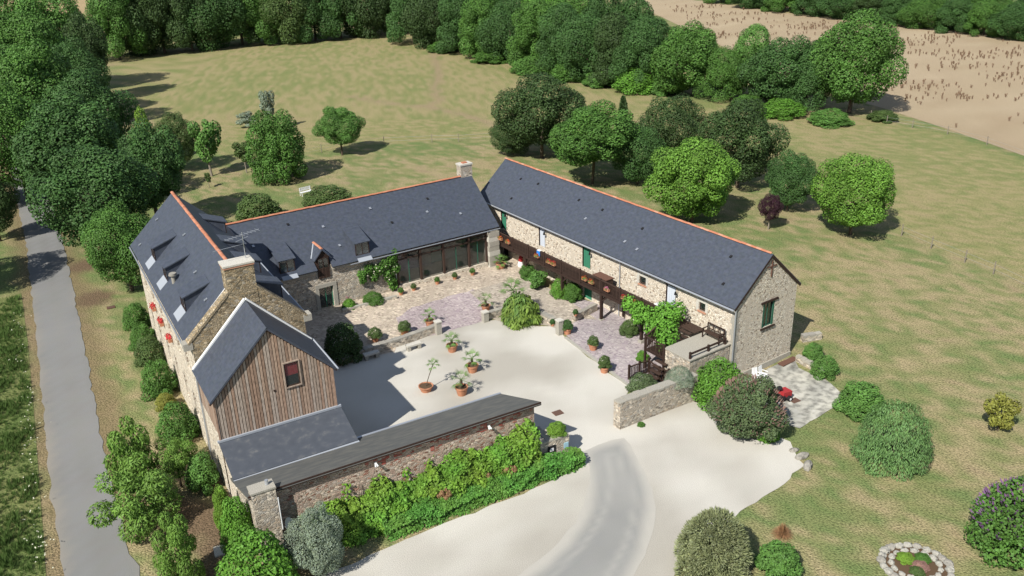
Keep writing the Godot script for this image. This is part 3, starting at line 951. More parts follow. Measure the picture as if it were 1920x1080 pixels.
# o: bottom left of the opening on the outer face; xf.x right, xf.y up, xf.z outward
func window(parent: Node3D, called: String, xf: Transform3D, w: float, h: float, frame: Material, nx: int, ny: int, dp := 0.14, room: Material = null) -> Node3D:
	var m := Mesher.new()
	var f := 0.06
	m.box(Vector3(w / 2, f / 2, -dp), Vector3(w, f, 0.06))
	m.box(Vector3(w / 2, h - f / 2, -dp), Vector3(w, f, 0.06))
	m.box(Vector3(f / 2, h / 2, -dp), Vector3(f, h - 2 * f, 0.06))
	m.box(Vector3(w - f / 2, h / 2, -dp), Vector3(f, h - 2 * f, 0.06))
	for i in range(1, nx):
		m.box(Vector3(w * i / nx, h / 2, -dp), Vector3(0.05, h - 2 * f, 0.05))
	for j in range(1, ny):
		m.box(Vector3(w / 2, h * j / ny, -dp), Vector3(w - 2 * f, 0.035, 0.045))
	var o := put(called, m, frame, parent)
	o.transform = xf
	for i in nx:
		var g := Mesher.new()
		g.box(Vector3(w * (i + 0.5) / nx, h / 2, -dp - 0.005), Vector3(w / nx - 0.07, h - 2 * f, 0.012))
		# in a dormer the panes are the dormer's own pieces
		if parent.get_parent() == self:
			put("pane", g, M.glass, o)
		else:
			put("pane", g, M.glass, parent).transform = xf
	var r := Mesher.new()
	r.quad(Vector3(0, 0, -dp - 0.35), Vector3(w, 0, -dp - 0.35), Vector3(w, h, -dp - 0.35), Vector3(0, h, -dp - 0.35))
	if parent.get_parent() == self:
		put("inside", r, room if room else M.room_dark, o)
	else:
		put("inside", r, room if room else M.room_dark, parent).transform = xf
	return o

func lamp_arm(parent: Node3D, p: Vector3, out: Vector3) -> void:
	var m := Mesher.new()
	m.tube(p, p + out * 0.28 + Vector3(0, 0.06, 0), 0.02, 0.02, 6)
	m.tube(p + out * 0.28 + Vector3(0, 0.08, 0), p + out * 0.28 + Vector3(0, -0.14, 0), 0.06, 0.1, 8)
	put("wall_lantern", m, M.black, parent)

func vent(parent: Node3D, p: Vector3, nn: Vector3, mt: Material) -> void:
	var m := Mesher.new()
	var u := Vector3(1, 0, 0)
	var w := nn.cross(u)
	m.slab(p - u * 0.09 + w * 0.11 + nn * 0.03, p - u * 0.09 - w * 0.11 + nn * 0.09, p + u * 0.09 - w * 0.11 + nn * 0.09, p + u * 0.09 + w * 0.11 + nn * 0.03, 0.03)
	m.box(p + nn * 0.04, Vector3(0.14, 0.06, 0.08))
	put("roof_vent", m, mt, parent)

# a gabled roof over the axis x: two slabs
func gable_roof(parent: Node3D, x0: float, x1: float, hw: float, eave: float, top: float, mt: Material, over := 0.0, t := 0.13) -> void:
	var k := (top - eave) / hw
	for s in [1.0, -1.0]:
		var m := Mesher.new()
		var e := Vector3(0, eave - over * k, s * (hw + over))
		var r := Vector3(0, top, 0)
		var a := Vector3(x0, 0, 0)
		var b := Vector3(x1, 0, 0)
		if s > 0:
			m.slab(e + a, e + b, r + b, r + a, t)
		else:
			m.slab(e + b, e + a, r + a, r + b, t)
		put("roof", m, mt, parent)

func gable_end(m: Mesher, x: float, hw: float, y0: float, eave: float, top: float, face: float) -> void:
	# triangle above the eave plus nothing else
	if face > 0:
		m.quad(Vector3(x, eave, hw), Vector3(x, eave, -hw), Vector3(x, top, 0), Vector3(x, top, 0))
	else:
		m.quad(Vector3(x, eave, -hw), Vector3(x, eave, hw), Vector3(x, top, 0), Vector3(x, top, 0))

func build_barn() -> void:
	var L := 15.3475
	var W := 3.3376
	var E := 4.8475
	var R := 7.8402
	var t := thing("stone_barn", "long pale stone barn with slate roof and green shutters", "barn", Vector3(8.5370, 0, -66.9276), -0.9623)
	var wf := W - 0.25
	var hw := wf
	var top := R - 0.16
	var ev := R - 0.16 - (R - E) / W * wf
	var y0 := -1.6
	var fr := [[-11.9, 2.72, -11.07, 4.55], [-6.32, 2.72, -5.43, 4.47], [-0.58, 2.65, 0.43, 4.48], [6.0, 3.44, 6.71, 4.06], [8.76, 2.6, 9.76, 4.35], [11.97, 3.45, 12.56, 4.08], [-0.45, 0.0, 0.62, 1.95], [-11.75, 0.25, -10.9, 2.2]]
	var holes := []
	for q in fr:
		holes.append([q[0] + L - 0.12, q[1] - y0, q[2] + L - 0.12, q[3] - y0])
	var m := Mesher.new()
	m.wall(Vector3(-L + 0.12, y0, wf), Vector3(1, 0, 0), 2 * L - 0.24, ev - y0, holes)
	m.wall(Vector3(L - 0.12, y0, -wf), Vector3(-1, 0, 0), 2 * L - 0.24, ev - y0, [])
	put("wall", m, M.stone_pale, t)
	m = Mesher.new()
	var gx := L - 0.12
	m.wall(Vector3(gx, y0, wf), Vector3(0, 0, -1), 2 * wf, ev - y0, [[wf - 0.34, 2.4 - y0, wf + 0.86, 4.25 - y0]])
	gable_end(m, gx, wf, 0, ev, top, 1)
	put("gable_wall", m, M.stone_gable, t)
	m = Mesher.new()
	m.wall(Vector3(-gx, y0, -wf), Vector3(0, 0, 1), 2 * wf, ev - y0, [])
	gable_end(m, -gx, wf, 0, ev, top, -1)
	put("gable_wall", m, M.stone_mid, t)
	gable_roof(t, -L, L, W, E, R, M.slate, 0.06)
	ridge(t, Vector3(-L, R + 0.03, 0), Vector3(L - 0.1, R + 0.03, 0), [M.tile, M.tile_b, M.tile, M.tile_c])
	# dark verge boards, gutter, downpipes
	for s in [1.0, -1.0]:
		m = Mesher.new()
		m.bar(Vector3(L - 0.02, E - 0.17, s * W), Vector3(L - 0.02, R - 0.15, s * 0.02), 0.05, 0.16)
		put("verge_board", m, M.dark_wood, t)
	m = Mesher.new()
	m.tube(Vector3(-L, E - 0.13, W + 0.13), Vector3(L, E - 0.15, W + 0.13), 0.075, 0.075, 8)
	put("gutter", m, M.zinc, t)
	m = Mesher.new()
	m.tube(Vector3(L - 0.05, E - 0.15, wf + 0.10), Vector3(L - 0.05, -1.0, wf + 0.10), 0.05, 0.05, 8)
	put("downpipe", m, M.zinc, t)
	m = Mesher.new()
	m.tube(Vector3(3.95, E - 0.15, wf + 0.10), Vector3(3.95, -0.3, wf + 0.10), 0.04, 0.04, 8)
	put("downpipe", m, M.zinc, t)
	# concrete plinth of the gable and the quoins at the corner
	m = Mesher.new()
	m.box(Vector3(gx + 0.03, -1.0, 0), Vector3(0.1, 1.1, 2 * wf + 0.06))
	put("plinth", m, M.render, t)
	for i in 11:
		m = Mesher.new()
		var w := 0.42 if i % 2 else 0.28
		m.box(Vector3(gx - w / 2 + 0.02, -0.2 + i * 0.44, wf - (0.7 - w) / 2 + 0.02), Vector3(w, 0.42, 0.7 - w))
		put("quoin", m, M.granite, t)
	# doors and shutters of the upper floor
	for q in [[fr[0], M.green_paint], [fr[1], M.grey_paint], [fr[2], M.green_paint], [fr[4], M.grey_paint]]:
		var r: Array = q[0]
		var dr := Mesher.new()
		var n := 4
		for i in n:
			var w: float = (r[2] - r[0] - 0.12) / n
			dr.box(Vector3(r[0] + 0.06 + w * (i + 0.5), (r[1] + r[3]) / 2, wf - 0.12), Vector3(w - 0.012, r[3] - r[1] - 0.08, 0.05))
		put("door", dr, q[1], t)
		m = Mesher.new()
		m.box(Vector3(r[0] + 0.03, (r[1] + r[3]) / 2, wf - 0.08), Vector3(0.06, r[3] - r[1], 0.14))
		m.box(Vector3(r[2] - 0.03, (r[1] + r[3]) / 2, wf - 0.08), Vector3(0.06, r[3] - r[1], 0.14))
		m.box(Vector3((r[0] + r[2]) / 2, r[3] + 0.05, wf - 0.02), Vector3(r[2] - r[0] + 0.3, 0.13, 0.12))
		put("door_frame", m, M.dark_wood, t)
		lamp_arm(t, Vector3(r[2] + 0.22, r[3] - 0.25, wf), Vector3(0, 0, 1))
	for q in [fr[6], fr[7]]:
		m = Mesher.new()
		m.box(Vector3((q[0] + q[2]) / 2, (q[1] + q[3]) / 2, wf - 0.14), Vector3(q[2] - q[0], q[3] - q[1], 0.05))
		put("door", m, M.green_paint if q == fr[6] else M.dark_wood, t)
	for q in [fr[3], fr[5]]:
		window(t, "window", Transform3D(Basis.IDENTITY, Vector3(q[0], q[1], wf)), q[2] - q[0], q[3] - q[1], M.dark_wood, 1, 1, 0.12)
		m = Mesher.new()
		m.box(Vector3((q[0] + q[2]) / 2, q[1] - 0.06, wf), Vector3(q[2] - q[0] + 0.16, 0.12, 0.14))
		put("window_sill", m, M.tile_c, t)
		m = Mesher.new()
		m.box(Vector3((q[0] + q[2]) / 2, q[3] + 0.11, wf), Vector3(q[2] - q[0] + 0.4, 0.22, 0.06))
		m.box(Vector3(q[0] - 0.13, (q[1] + q[3]) / 2, wf), Vector3(0.24, q[3] - q[1], 0.06))
		m.box(Vector3(q[2] + 0.13, (q[1] + q[3]) / 2, wf), Vector3(0.24, q[3] - q[1], 0.06))
		put("stone_surround", m, M.coping, t)
	# gable window and cross
	var turn := Basis(Vector3(0, 0, -1), Vector3.UP, Vector3(1, 0, 0))
	window(t, "window", Transform3D(turn, Vector3(gx, 2.4, 0.34)), 1.2, 1.85, M.green_dark, 2, 1, 0.12)
	for s in [0.30, -0.82]:
		m = Mesher.new()
		m.box(Vector3(gx - 0.05, 3.32, s), Vector3(0.06, 1.83, 0.30 if s > 0 else 0.26))
		put("shutter", m, M.green_dark, t)
	m = Mesher.new()
	m.box(Vector3(gx, 4.33, -0.26), Vector3(0.16, 0.15, 1.7))
	put("lintel", m, M.dark_wood, t)
	m = Mesher.new()
	m.box(Vector3(gx + 0.02, 2.34, -0.26), Vector3(0.18, 0.1, 1.45))
	put("window_sill", m, M.dark_wood, t)
	m = Mesher.new()
	m.box(Vector3(gx + 0.05, 6.75, -0.12), Vector3(0.06, 1.15, 0.07))
	m.box(Vector3(gx + 0.055, 6.92, -0.12), Vector3(0.05, 0.07, 0.95))
	put("iron_cross", m, M.rust, t)
	# little vents and hooks on the courtyard slope
	var k := (R - E) / W
	var nn := Vector3(0, 1, k).normalized()
	for q in [[-11.6, 1.0], [-9.2, 0.9], [-3.6, 0.95], [-0.6, 1.0], [4.2, 1.2], [12.6, 0.9], [13.4, 2.4], [-11.0, 2.5]]:
		vent(t, Vector3(q[0], R - k * q[1], q[1]), nn, M.black)
	for q in [[-1.6, 1.9], [3.5, 2.3], [5.0, 2.45]]:
		vent(t, Vector3(q[0], R - k * q[1], q[1]), nn, M.zinc)
	var dg := t.transform * Vector3(gx + 0.55, 0, -2.3)
	m = Mesher.new()
	m.box(Vector3(gx + 0.55, hgt(dg.x, dg.z) + 0.06, -2.3), Vector3(0.5, 0.06, 1.7))
	put("drain_grate", m, M.rust, t)

func dormer(parent: Node3D, x: float, w: float, zf: float, y0: float, y1: float, side: float, pitch: float, R: float, k: float, cheek: Material, frame: Material, zinc: bool) -> void:
	# shed dormer in a roof y = R - k * |z|; front at |z| = zf; its roof rises back with the given pitch
	var zb := (R - y1 + pitch * zf) / (k + pitch) if absf(k - pitch) > 0.01 else 0.2
	# y1 + pitch * (zf - z) = R - k * z  ->  z = (R - y1 - pitch * zf) / (k - pitch)
	zb = maxf((R - y1 - pitch * zf) / (k - pitch), 0.05)
	var yb := R - k * zb
	var f := func(px: float, py: float, pz: float) -> Vector3:
		return Vector3(px, py, pz * side)
	var o := Node3D.new()
	o.name = "dormer"
	parent.add_child(o, true)
	var m := Mesher.new()
	var a: Vector3 = f.call(x - w / 2 - 0.1, y1, zf + 0.12)
	var b: Vector3 = f.call(x + w / 2 + 0.1, y1, zf + 0.12)
	var c: Vector3 = f.call(x + w / 2 + 0.1, yb + 0.03, zb)
	var d: Vector3 = f.call(x - w / 2 - 0.1, yb + 0.03, zb)
	if side > 0:
		m.slab(a, b, c, d, 0.07)
	else:
		m.slab(b, a, d, c, 0.07)
	put("roof", m, M.slate, o)
	m = Mesher.new()
	for s in [-1.0, 1.0]:
		var p: Vector3 = f.call(x + s * w / 2, y0, zf)
		var q: Vector3 = f.call(x + s * w / 2, y1 - 0.06, zf)
		var r: Vector3 = f.call(x + s * w / 2, yb - 0.06, zb)
		var u: Vector3 = f.call(x + s * w / 2, R - k * zf, zf)
		if s * side > 0:
			m.quad(u, r, q, q)
			m.quad(p, u, q, q)
		else:
			m.quad(u, q, r, r)
			m.quad(p, q, u, u)
	put("cheek", m, cheek, o)
	var basis := Basis.IDENTITY if side > 0 else Basis(Vector3(-1, 0, 0), Vector3.UP, Vector3(0, 0, -1))
	window(o, "window", Transform3D(basis, f.call(x - side * w / 2, y0, zf)), w, y1 - 0.05 - y0, frame, 2, 1, 0.03)
	if zinc:
		m = Mesher.new()
		var e: Vector3 = f.call(x - w / 2, y0 - 0.02, zf + 0.02)
		var g: Vector3 = f.call(x + w / 2, y0 - 0.02, zf + 0.02)
		var zz := zf + 0.55
		var h: Vector3 = f.call(x + w / 2, R - k * zz + 0.05, zz)
		var i: Vector3 = f.call(x - w / 2, R - k * zz + 0.05, zz)
		if side > 0:
			m.slab(i, h, g, e, 0.03)
		else:
			m.slab(h, i, e, g, 0.03)
		put("apron_flashing", m, M.lead, o)

func build_middle_house() -> void:
	var L := 11.2492
	var W := 4.4494
	var E := 3.9679
	var R := 7.4369
	var t := thing("farmhouse", "middle farmhouse with slate roof, dormers and glazed veranda front", "house", Vector3(-12.8825, 0, -70.0904), 0.5588)
	var wf := W - 0.25
	var k := (R - E) / W
	var top := R - 0.16
	var ev := top - k * wf
	var y0 := -0.4
	var m := Mesher.new()
	# courtyard wall: door, attic door, opening for the glazed part
	m.wall(Vector3(-L - 2.0, y0, wf), Vector3(1, 0, 0), 2 * L + 1.9, ev - y0, [[L + 2.0 - 5.26, 0.32 - y0, L + 2.0 - 4.1, 2.2 - y0], [L + 2.0 - 5.18, 3.0 - y0, L + 2.0 - 4.18, ev - y0], [L + 2.0 + 1.45, 0.75 - y0, L + 2.0 + 10.05, 3.55 - y0]], 0.3)
	put("wall", m, M.stone_mid, t)
	m = Mesher.new()
	m.wall(Vector3(L - 0.1, y0, -wf), Vector3(-1, 0, 0), 2 * L + 1.9, ev - y0, [])
	m.wall(Vector3(L - 0.1, y0, wf), Vector3(0, 0, -1), 2 * wf, ev - y0, [])
	gable_end(m, L - 0.1, wf, 0, ev, top, 1)
	put("wall", m, M.stone_mid, t)
	# the slope is cut for the attic door
	gable_roof(t, -L - 1.5, -5.3, W, E, R, M.slate, 0.12)
	gable_roof(t, -4.06, L, W, E, R, M.slate, 0.12)
	m = Mesher.new()
	m.slab(Vector3(-5.3, R - k * 3.3, 3.3), Vector3(-4.06, R - k * 3.3, 3.3), Vector3(-4.06, R, 0), Vector3(-5.3, R, 0), 0.13)
	m.slab(Vector3(-4.06, E - 0.1, -W - 0.1), Vector3(-5.3, E - 0.1, -W - 0.1), Vector3(-5.3, R, 0), Vector3(-4.06, R, 0), 0.13)
	put("roof", m, M.slate, t)
	ridge(t, Vector3(-L - 0.6, R + 0.03, 0), Vector3(L - 0.9, R + 0.03, 0), [M.tile, M.tile, M.tile_b])
	m = Mesher.new()
	m.bar(Vector3(-L + 3.0, E - 0.32, wf + 0.06), Vector3(-5.35, E - 0.32, wf + 0.06), 0.12, 0.2)
	put("cornice", m, M.granite, t)
	m = Mesher.new()
	m.bar(Vector3(-4.0, E - 0.32, wf + 0.06), Vector3(1.4, E - 0.32, wf + 0.06), 0.12, 0.2)
	put("cornice", m, M.granite, t)
	m = Mesher.new()
	m.tube(Vector3(-2.6, E - 0.24, W + 0.2), Vector3(L, E - 0.25, W + 0.2), 0.05, 0.05, 8)
	put("gutter", m, M.gutter_grey, t)
	m = Mesher.new()
	m.tube(Vector3(1.35, E - 0.25, wf + 0.09), Vector3(1.35, 0.4, wf + 0.09), 0.05, 0.05, 8)
	put("downpipe", m, M.zinc, t)
	# stone surround and glazed door
	m = Mesher.new()
	m.box(Vector3(-4.68, 2.36, wf), Vector3(1.75, 0.3, 0.12))
	m.box(Vector3(-5.42, 1.25, wf), Vector3(0.3, 1.9, 0.1))
	m.box(Vector3(-3.94, 1.25, wf), Vector3(0.3, 1.9, 0.1))
	put("stone_surround", m, M.granite, t)
	window(t, "door", Transform3D(Basis.IDENTITY, Vector3(-5.26, 0.32, wf)), 1.16, 1.88, M.green_paint, 2, 1, 0.22)
	m = Mesher.new()
	m.box(Vector3(-4.68, 0.30, wf + 0.3), Vector3(1.6, 0.14, 0.6))
	put("door_step", m, M.granite, t)
	# attic door with its gablet
	var o := Node3D.new()
	o.name = "gable_dormer"
	t.add_child(o, true)
	m = Mesher.new()
	var yt := 4.72
	var yp := 5.42
	m.slab(Vector3(-5.42, yt - 0.15, wf + 0.14), Vector3(-4.68, yp, wf + 0.14), Vector3(-4.68, yp, (R - yp) / k), Vector3(-5.42, yt - 0.15, (R - yt + 0.15) / k), 0.07)
	m.slab(Vector3(-4.68, yp, wf + 0.14), Vector3(-3.94, yt - 0.15, wf + 0.14), Vector3(-3.94, yt - 0.15, (R - yt + 0.15) / k), Vector3(-4.68, yp, (R - yp) / k), 0.07)
	put("roof", m, M.slate, o)
	ridge(o, Vector3(-4.68, yp + 0.03, wf + 0.1), Vector3(-4.68, yp + 0.03, (R - yp) / k - 0.05), [M.tile_b])
	for s in [-1.0, 1.0]:
		m = Mesher.new()
		m.bar(Vector3(-4.68 + s * 0.06, yp - 0.04, (R - yp) / k + 0.06), Vector3(-4.68 + s * 0.74, yt - 0.11, (R - yt + 0.15) / k + 0.06), 0.09, 0.05)
		put("valley_flashing", m, M.lead, o)
	m = Mesher.new()
	m.quad(Vector3(-5.2, 3.9, wf), Vector3(-4.16, 3.9, wf), Vector3(-4.16, yt, wf), Vector3(-5.2, yt, wf))
	m.quad(Vector3(-5.2, yt, wf), Vector3(-4.16, yt, wf), Vector3(-4.68, yp - 0.1, wf), Vector3(-4.68, yp - 0.1, wf))
	m.quad(Vector3(-4.16, 3.6, wf), Vector3(-4.16, 3.6, wf - 1.6), Vector3(-4.16, yt, wf - 1.2), Vector3(-4.16, yt, wf))
	m.quad(Vector3(-5.2, 3.6, wf - 1.6), Vector3(-5.2, 3.6, wf), Vector3(-5.2, yt, wf), Vector3(-5.2, yt, wf - 1.2))
	put("cheek", m, M.dark_wood, o)
	window(o, "window", Transform3D(Basis.IDENTITY, Vector3(-5.12, 3.75, wf + 0.07)), 0.88, 0.92, M.dark_wood, 2, 1, 0.03)
	for i in 7:
		m = Mesher.new()
		m.box(Vector3(-5.1 + i * 0.14, 3.42, wf + 0.06), Vector3(0.12, 0.86, 0.04))
		put("door_board", m, M.dark_wood if i % 2 else M.dark_wood_b, o)
	for q in [[-7.5, 1.22], [-1.32, 1.18]]:
		dormer(t, q[0], q[1], 4.2, 4.14, 5.22, 1.0, 0.28, R, k, M.slate, M.dark_wood, true)
	# glazed front: low stone wall, posts, beam and panes before a dim room
	m = Mesher.new()
	m.box(Vector3(5.75, 0.35, wf + 0.06), Vector3(8.6, 0.8, 0.3))
	put("sill_wall", m, M.stone_pale, t)
	var px := [1.5, 3.65, 5.82, 8.28, 10.05]
	for x in px:
		m = Mesher.new()
		m.box(Vector3(x, 2.05, wf + 0.06), Vector3(0.17, 2.95, 0.2))
		put("post", m, M.dark_wood_b, t)
	m = Mesher.new()
	m.box(Vector3(5.78, 3.5, wf + 0.04), Vector3(8.75, 0.2, 0.2))
	put("beam", m, M.dark_wood, t)
	m = Mesher.new()
	m.box(Vector3(5.78, 2.95, wf + 0.02), Vector3(8.6, 0.1, 0.1))
	put("transom", m, M.dark_wood_b, t)
	for i in 4:
		for j in 2:
			var a: float = px[i] + 0.09
			var b: float = px[i + 1] - 0.09
			var c := 0.78 if j == 0 else 3.0
			var e := 2.9 if j == 0 else 3.4
			m = Mesher.new()
			m.box(Vector3((a + b) / 2, (c + e) / 2, wf), Vector3(b - a, e - c, 0.012))
			put("pane", m, M.glass, t)
		if i != 1:
			m = Mesher.new()
			m.box(Vector3((px[i] + px[i + 1]) / 2, 1.84, wf + 0.01), Vector3(0.06, 2.12, 0.06))
			put("mullion", m, M.green_dark, t)
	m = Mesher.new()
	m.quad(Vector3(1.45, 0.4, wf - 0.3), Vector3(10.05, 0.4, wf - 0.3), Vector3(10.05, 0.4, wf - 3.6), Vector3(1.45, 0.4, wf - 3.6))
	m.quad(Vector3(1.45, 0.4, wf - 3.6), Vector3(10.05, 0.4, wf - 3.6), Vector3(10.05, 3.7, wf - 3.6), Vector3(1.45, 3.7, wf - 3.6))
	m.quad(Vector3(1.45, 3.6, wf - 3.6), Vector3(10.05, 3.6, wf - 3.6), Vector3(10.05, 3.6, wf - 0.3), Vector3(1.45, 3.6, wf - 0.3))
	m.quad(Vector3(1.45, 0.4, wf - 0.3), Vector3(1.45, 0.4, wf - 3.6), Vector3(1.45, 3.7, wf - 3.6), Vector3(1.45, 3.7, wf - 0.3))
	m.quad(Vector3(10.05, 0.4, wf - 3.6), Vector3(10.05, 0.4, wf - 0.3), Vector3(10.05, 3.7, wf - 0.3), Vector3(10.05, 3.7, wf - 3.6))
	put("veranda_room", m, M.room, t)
	for q in [[2.6, M.green_dark], [7.0, M.green_dark], [4.8, M.dark_wood]]:
		m = Mesher.new()
		m.box(Vector3(q[0], 1.45, wf - 3.5), Vector3(1.1, 2.1, 0.1))
		put("inner_door", m, q[1], t)
	# rafter ends under the eave
	for i in 15:
		m = Mesher.new()
		m.box(Vector3(1.7 + i * 0.6, E - 0.27, W - 0.02), Vector3(0.1, 0.14, 0.4))
		put("rafter_end", m, M.dark_wood, t)
	# buttress pillar of dressed stone
	var rr := 0
	for i in 8:
		m = Mesher.new()
		m.box(Vector3(10.6 + (0.02 if i % 2 else -0.015), 0.25 + i * 0.44, wf + 0.16), Vector3(1.05 - 0.04 * (i % 3), 0.425, 0.62 + 0.04 * (i % 2)))
		put("pillar_stone", m, M.granite if i % 3 else M.coping, t)
	# chimney at the far gable
	m = Mesher.new()
	m.box(Vector3(10.75, 7.55, -0.25), Vector3(1.15, 1.7, 0.75))
	put("chimney", m, M.stone_mid, t)
	m = Mesher.new()
	m.box(Vector3(10.75, 8.45, -0.25), Vector3(1.25, 0.14, 0.85))
	put("chimney_cap", m, M.coping, t)
	m = Mesher.new()
	m.box(Vector3(10.75, 8.55, -0.25), Vector3(0.45, 0.12, 0.35))
	put("chimney_flue", m, M.tile, t)
	var nn := Vector3(0, 1, k).normalized()
	for q in [[-9.2, 1.9, 1], [-6.0, 0.9, 0], [-3.4, 1.6, 1], [1.0, 1.0, 1], [6.2, 1.2, 0], [5.6, 2.2, 1], [2.2, 2.4, 0], [-2.8, 3.2, 1], [8.4, 2.9, 1]]:
		vent(t, Vector3(q[0], R - k * q[1], q[1]), nn, M.zinc if q[2] else M.black)

func build_long_house() -> void:
	var L := 9.5665
	var W := 3.4319
	var E := 7.5154
	var R := 10.7997
	var t := thing("long_house", "tall stone house with slate roof and chimney beside the lane", "house", Vector3(-19.8214, 0, -53.9915), -1.0530)
	var wf := W - 0.2
	var k := (R - E) / W
	var top := R - 0.16
	var ev := top - k * wf
	var y0 := -0.6
	var m := Mesher.new()
	var holes := []
	for x in [-7.2, -4.4, -1.6, 1.2, 4.0, 6.6]:
		holes.append([x + L - 0.5, 4.6 - y0, x + L + 0.5, 6.3 - y0])
		holes.append([x + L - 0.5, 1.4 - y0, x + L + 0.5, 3.2 - y0])
	m.wall(Vector3(-L, y0, wf), Vector3(1, 0, 0), 2 * L, ev - y0, holes)
	put("wall", m, M.stone_pale, t)
	m = Mesher.new()
	m.wall(Vector3(L, y0, -wf), Vector3(-1, 0, 0), 2 * L, ev - y0, [[L - 5.6, 1.0 - y0, L - 4.8, 2.6 - y0]])
	put("wall", m, M.stone_mid, t)
	m = Mesher.new()
	m.wall(Vector3(-L, y0, -wf), Vector3(0, 0, 1), 2 * wf, ev - y0, [])
	gable_end(m, -L, wf, 0, ev, top, -1)
	put("gable_wall", m, M.stone_mid, t)
	for h in holes:
		window(t, "window", Transform3D(Basis.IDENTITY, Vector3(h[0] - L, h[1] + y0, wf)), h[2] - h[0], h[3] - h[1], M.white_paint, 2, 1, 0.16)
	gable_roof(t, -L - 0.1, L - 0.5, W, E, R, M.slate, 0.1)
	ridge(t, Vector3(-L - 0.1, R + 0.03, 0), Vector3(L - 1.0, R + 0.03, 0), [M.tile, M.tile_b, M.tile])
	# parapet gable: stone wall rising above the slates, with a coping
	m = Mesher.new()
	var up := 0.32
	m.wall(Vector3(L, y0, wf), Vector3(0, 0, -1), 2 * wf, ev - y0, [])
	m.quad(Vector3(L, ev, wf + 0.15), Vector3(L, ev, -wf - 0.15), Vector3(L, top + up, 0), Vector3(L, top + up, 0))
	m.quad(Vector3(L - 0.55, ev, -wf - 0.15), Vector3(L - 0.55, ev, wf + 0.15), Vector3(L - 0.55, top + up, 0), Vector3(L - 0.55, top + up, 0))
	put("gable_wall", m, M.stone_dark, t)
	for s in [-1.0, 1.0]:
		for i in 9:
			m = Mesher.new()
			var f0 := i / 9.0
			var f1 := (i + 0.985) / 9.0
			var a := Vector3(0, ev + 0.15, s * (wf + 0.22)).lerp(Vector3(0, top + up + 0.05, 0), f0)
			var b := Vector3(0, ev + 0.15, s * (wf + 0.22)).lerp(Vector3(0, top + up + 0.05, 0), f1)
			var d := Vector3(L - 0.60, 0, 0)
			var e := Vector3(L + 0.04, 0, 0)
			if s > 0:
				m.slab(a + d, a + e, b + e, b + d, 0.12)
			else:
				m.slab(a + e, a + d, b + d, b + e, 0.12)
			put("coping_stone", m, M.stone_dark, t)
		m = Mesher.new()
		m.bar(Vector3(L - 0.66, E + 0.02, s * W), Vector3(L - 0.66, R + 0.05, s * 0.1), 0.14, 0.08)
		put("flashing", m, M.white_paint, t)
		m = Mesher.new()
		m.box(Vector3(L - 0.28, ev - 0.05, s * (wf + 0.2)), Vector3(0.62, 0.42, 0.5))
		put("kneeler_stone", m, M.granite, t)
	# chimney
	m = Mesher.new()
	m.box(Vector3(L - 0.45, 10.4, 0.02), Vector3(0.95, 2.3, 1.62))
	put("chimney", m, M.stone_dark, t)
	m = Mesher.new()
	m.box(Vector3(L - 0.45, 11.6, 0.02), Vector3(1.03, 0.12, 1.7))
	put("chimney_cap", m, M.tile_c, t)
	m = Mesher.new()
	m.box(Vector3(L - 0.45, 11.70, 0.02), Vector3(1.08, 0.10, 1.76))
	put("chimney_cap", m, M.coping, t)
	# aerial
	m = Mesher.new()
	m.tube(Vector3(L - 0.55, 11.6, -0.55), Vector3(L - 0.55, 13.3, -0.55), 0.025, 0.02, 6)
	m.tube(Vector3(L - 0.95, 13.15, -1.6), Vector3(L - 0.15, 13.15, 0.5), 0.015, 0.015, 5)
	for i in 9:
		var p := Vector3(L - 0.95, 13.15, -1.6).lerp(Vector3(L - 0.15, 13.15, 0.5), (i + 0.5) / 9.0)
		m.tube(p + Vector3(0.22, 0, -0.09), p - Vector3(0.22, 0, -0.09), 0.009, 0.009, 4)
	m.tube(Vector3(L - 0.6, 12.6, -0.7), Vector3(L - 0.3, 12.6, 1.2), 0.012, 0.012, 5)
	m.tube(Vector3(L - 0.8, 12.9, -0.9), Vector3(L - 0.3, 12.9, -0.1), 0.02, 0.02, 5)
	put("aerial", m, M.zinc, t)
	# gutters
	m = Mesher.new()
	m.tube(Vector3(-L, E - 0.2, W + 0.16), Vector3(L - 0.6, E - 0.2, W + 0.16), 0.055, 0.055, 8)
	put("gutter", m, M.gutter_grey, t)
	m = Mesher.new()
	m.tube(Vector3(-1.0, E - 0.18, -W - 0.16), Vector3(L - 0.6, E - 0.18, -W - 0.16), 0.075, 0.075, 8)
	put("gutter", m, M.lead, t)
	m = Mesher.new()
	m.tube(Vector3(L + 0.25, 6.2, wf + 0.12), Vector3(L + 0.25, -0.2, wf + 0.12), 0.05, 0.05, 8)
	put("downpipe", m, M.zinc, t)
	# dormers: three on the lane side, four on the courtyard side
	for x in [-3.9, 0.2, 5.6]:
		dormer(t, x, 1.3, 2.75, 8.2, 9.12, 1.0, 0.36, R, k, M.slate, M.dark_wood, true)
	for x in [-6.2, -1.0, 2.6, 7.2]:
		dormer(t, x, 1.2, 2.6, 8.34, 9.2, -1.0, 0.36, R, k, M.slate, M.dark_wood, false)
	m = Mesher.new()
	m.tube(Vector3(1.75, R - k * 2.5 - 0.1, 2.5), Vector3(1.75, R - k * 2.5 + 0.45, 2.5), 0.13, 0.13, 10)
	m.tube(Vector3(1.75, R - k * 2.5 + 0.47, 2.5), Vector3(1.75, R - k * 2.5 + 0.6, 2.5), 0.27, 0.22, 10)
	put("vent_cowl", m, M.pebble, t)
	var nn := Vector3(0, 1, k).normalized()
	for q in [[-8.4, 1.5], [-7.9, 3.0], [-2.0, 0.8], [3.6, 1.4], [7.5, 1.7]]:
		vent(t, Vector3(q[0], R - k * q[1], q[1]), nn, M.gutter_grey)
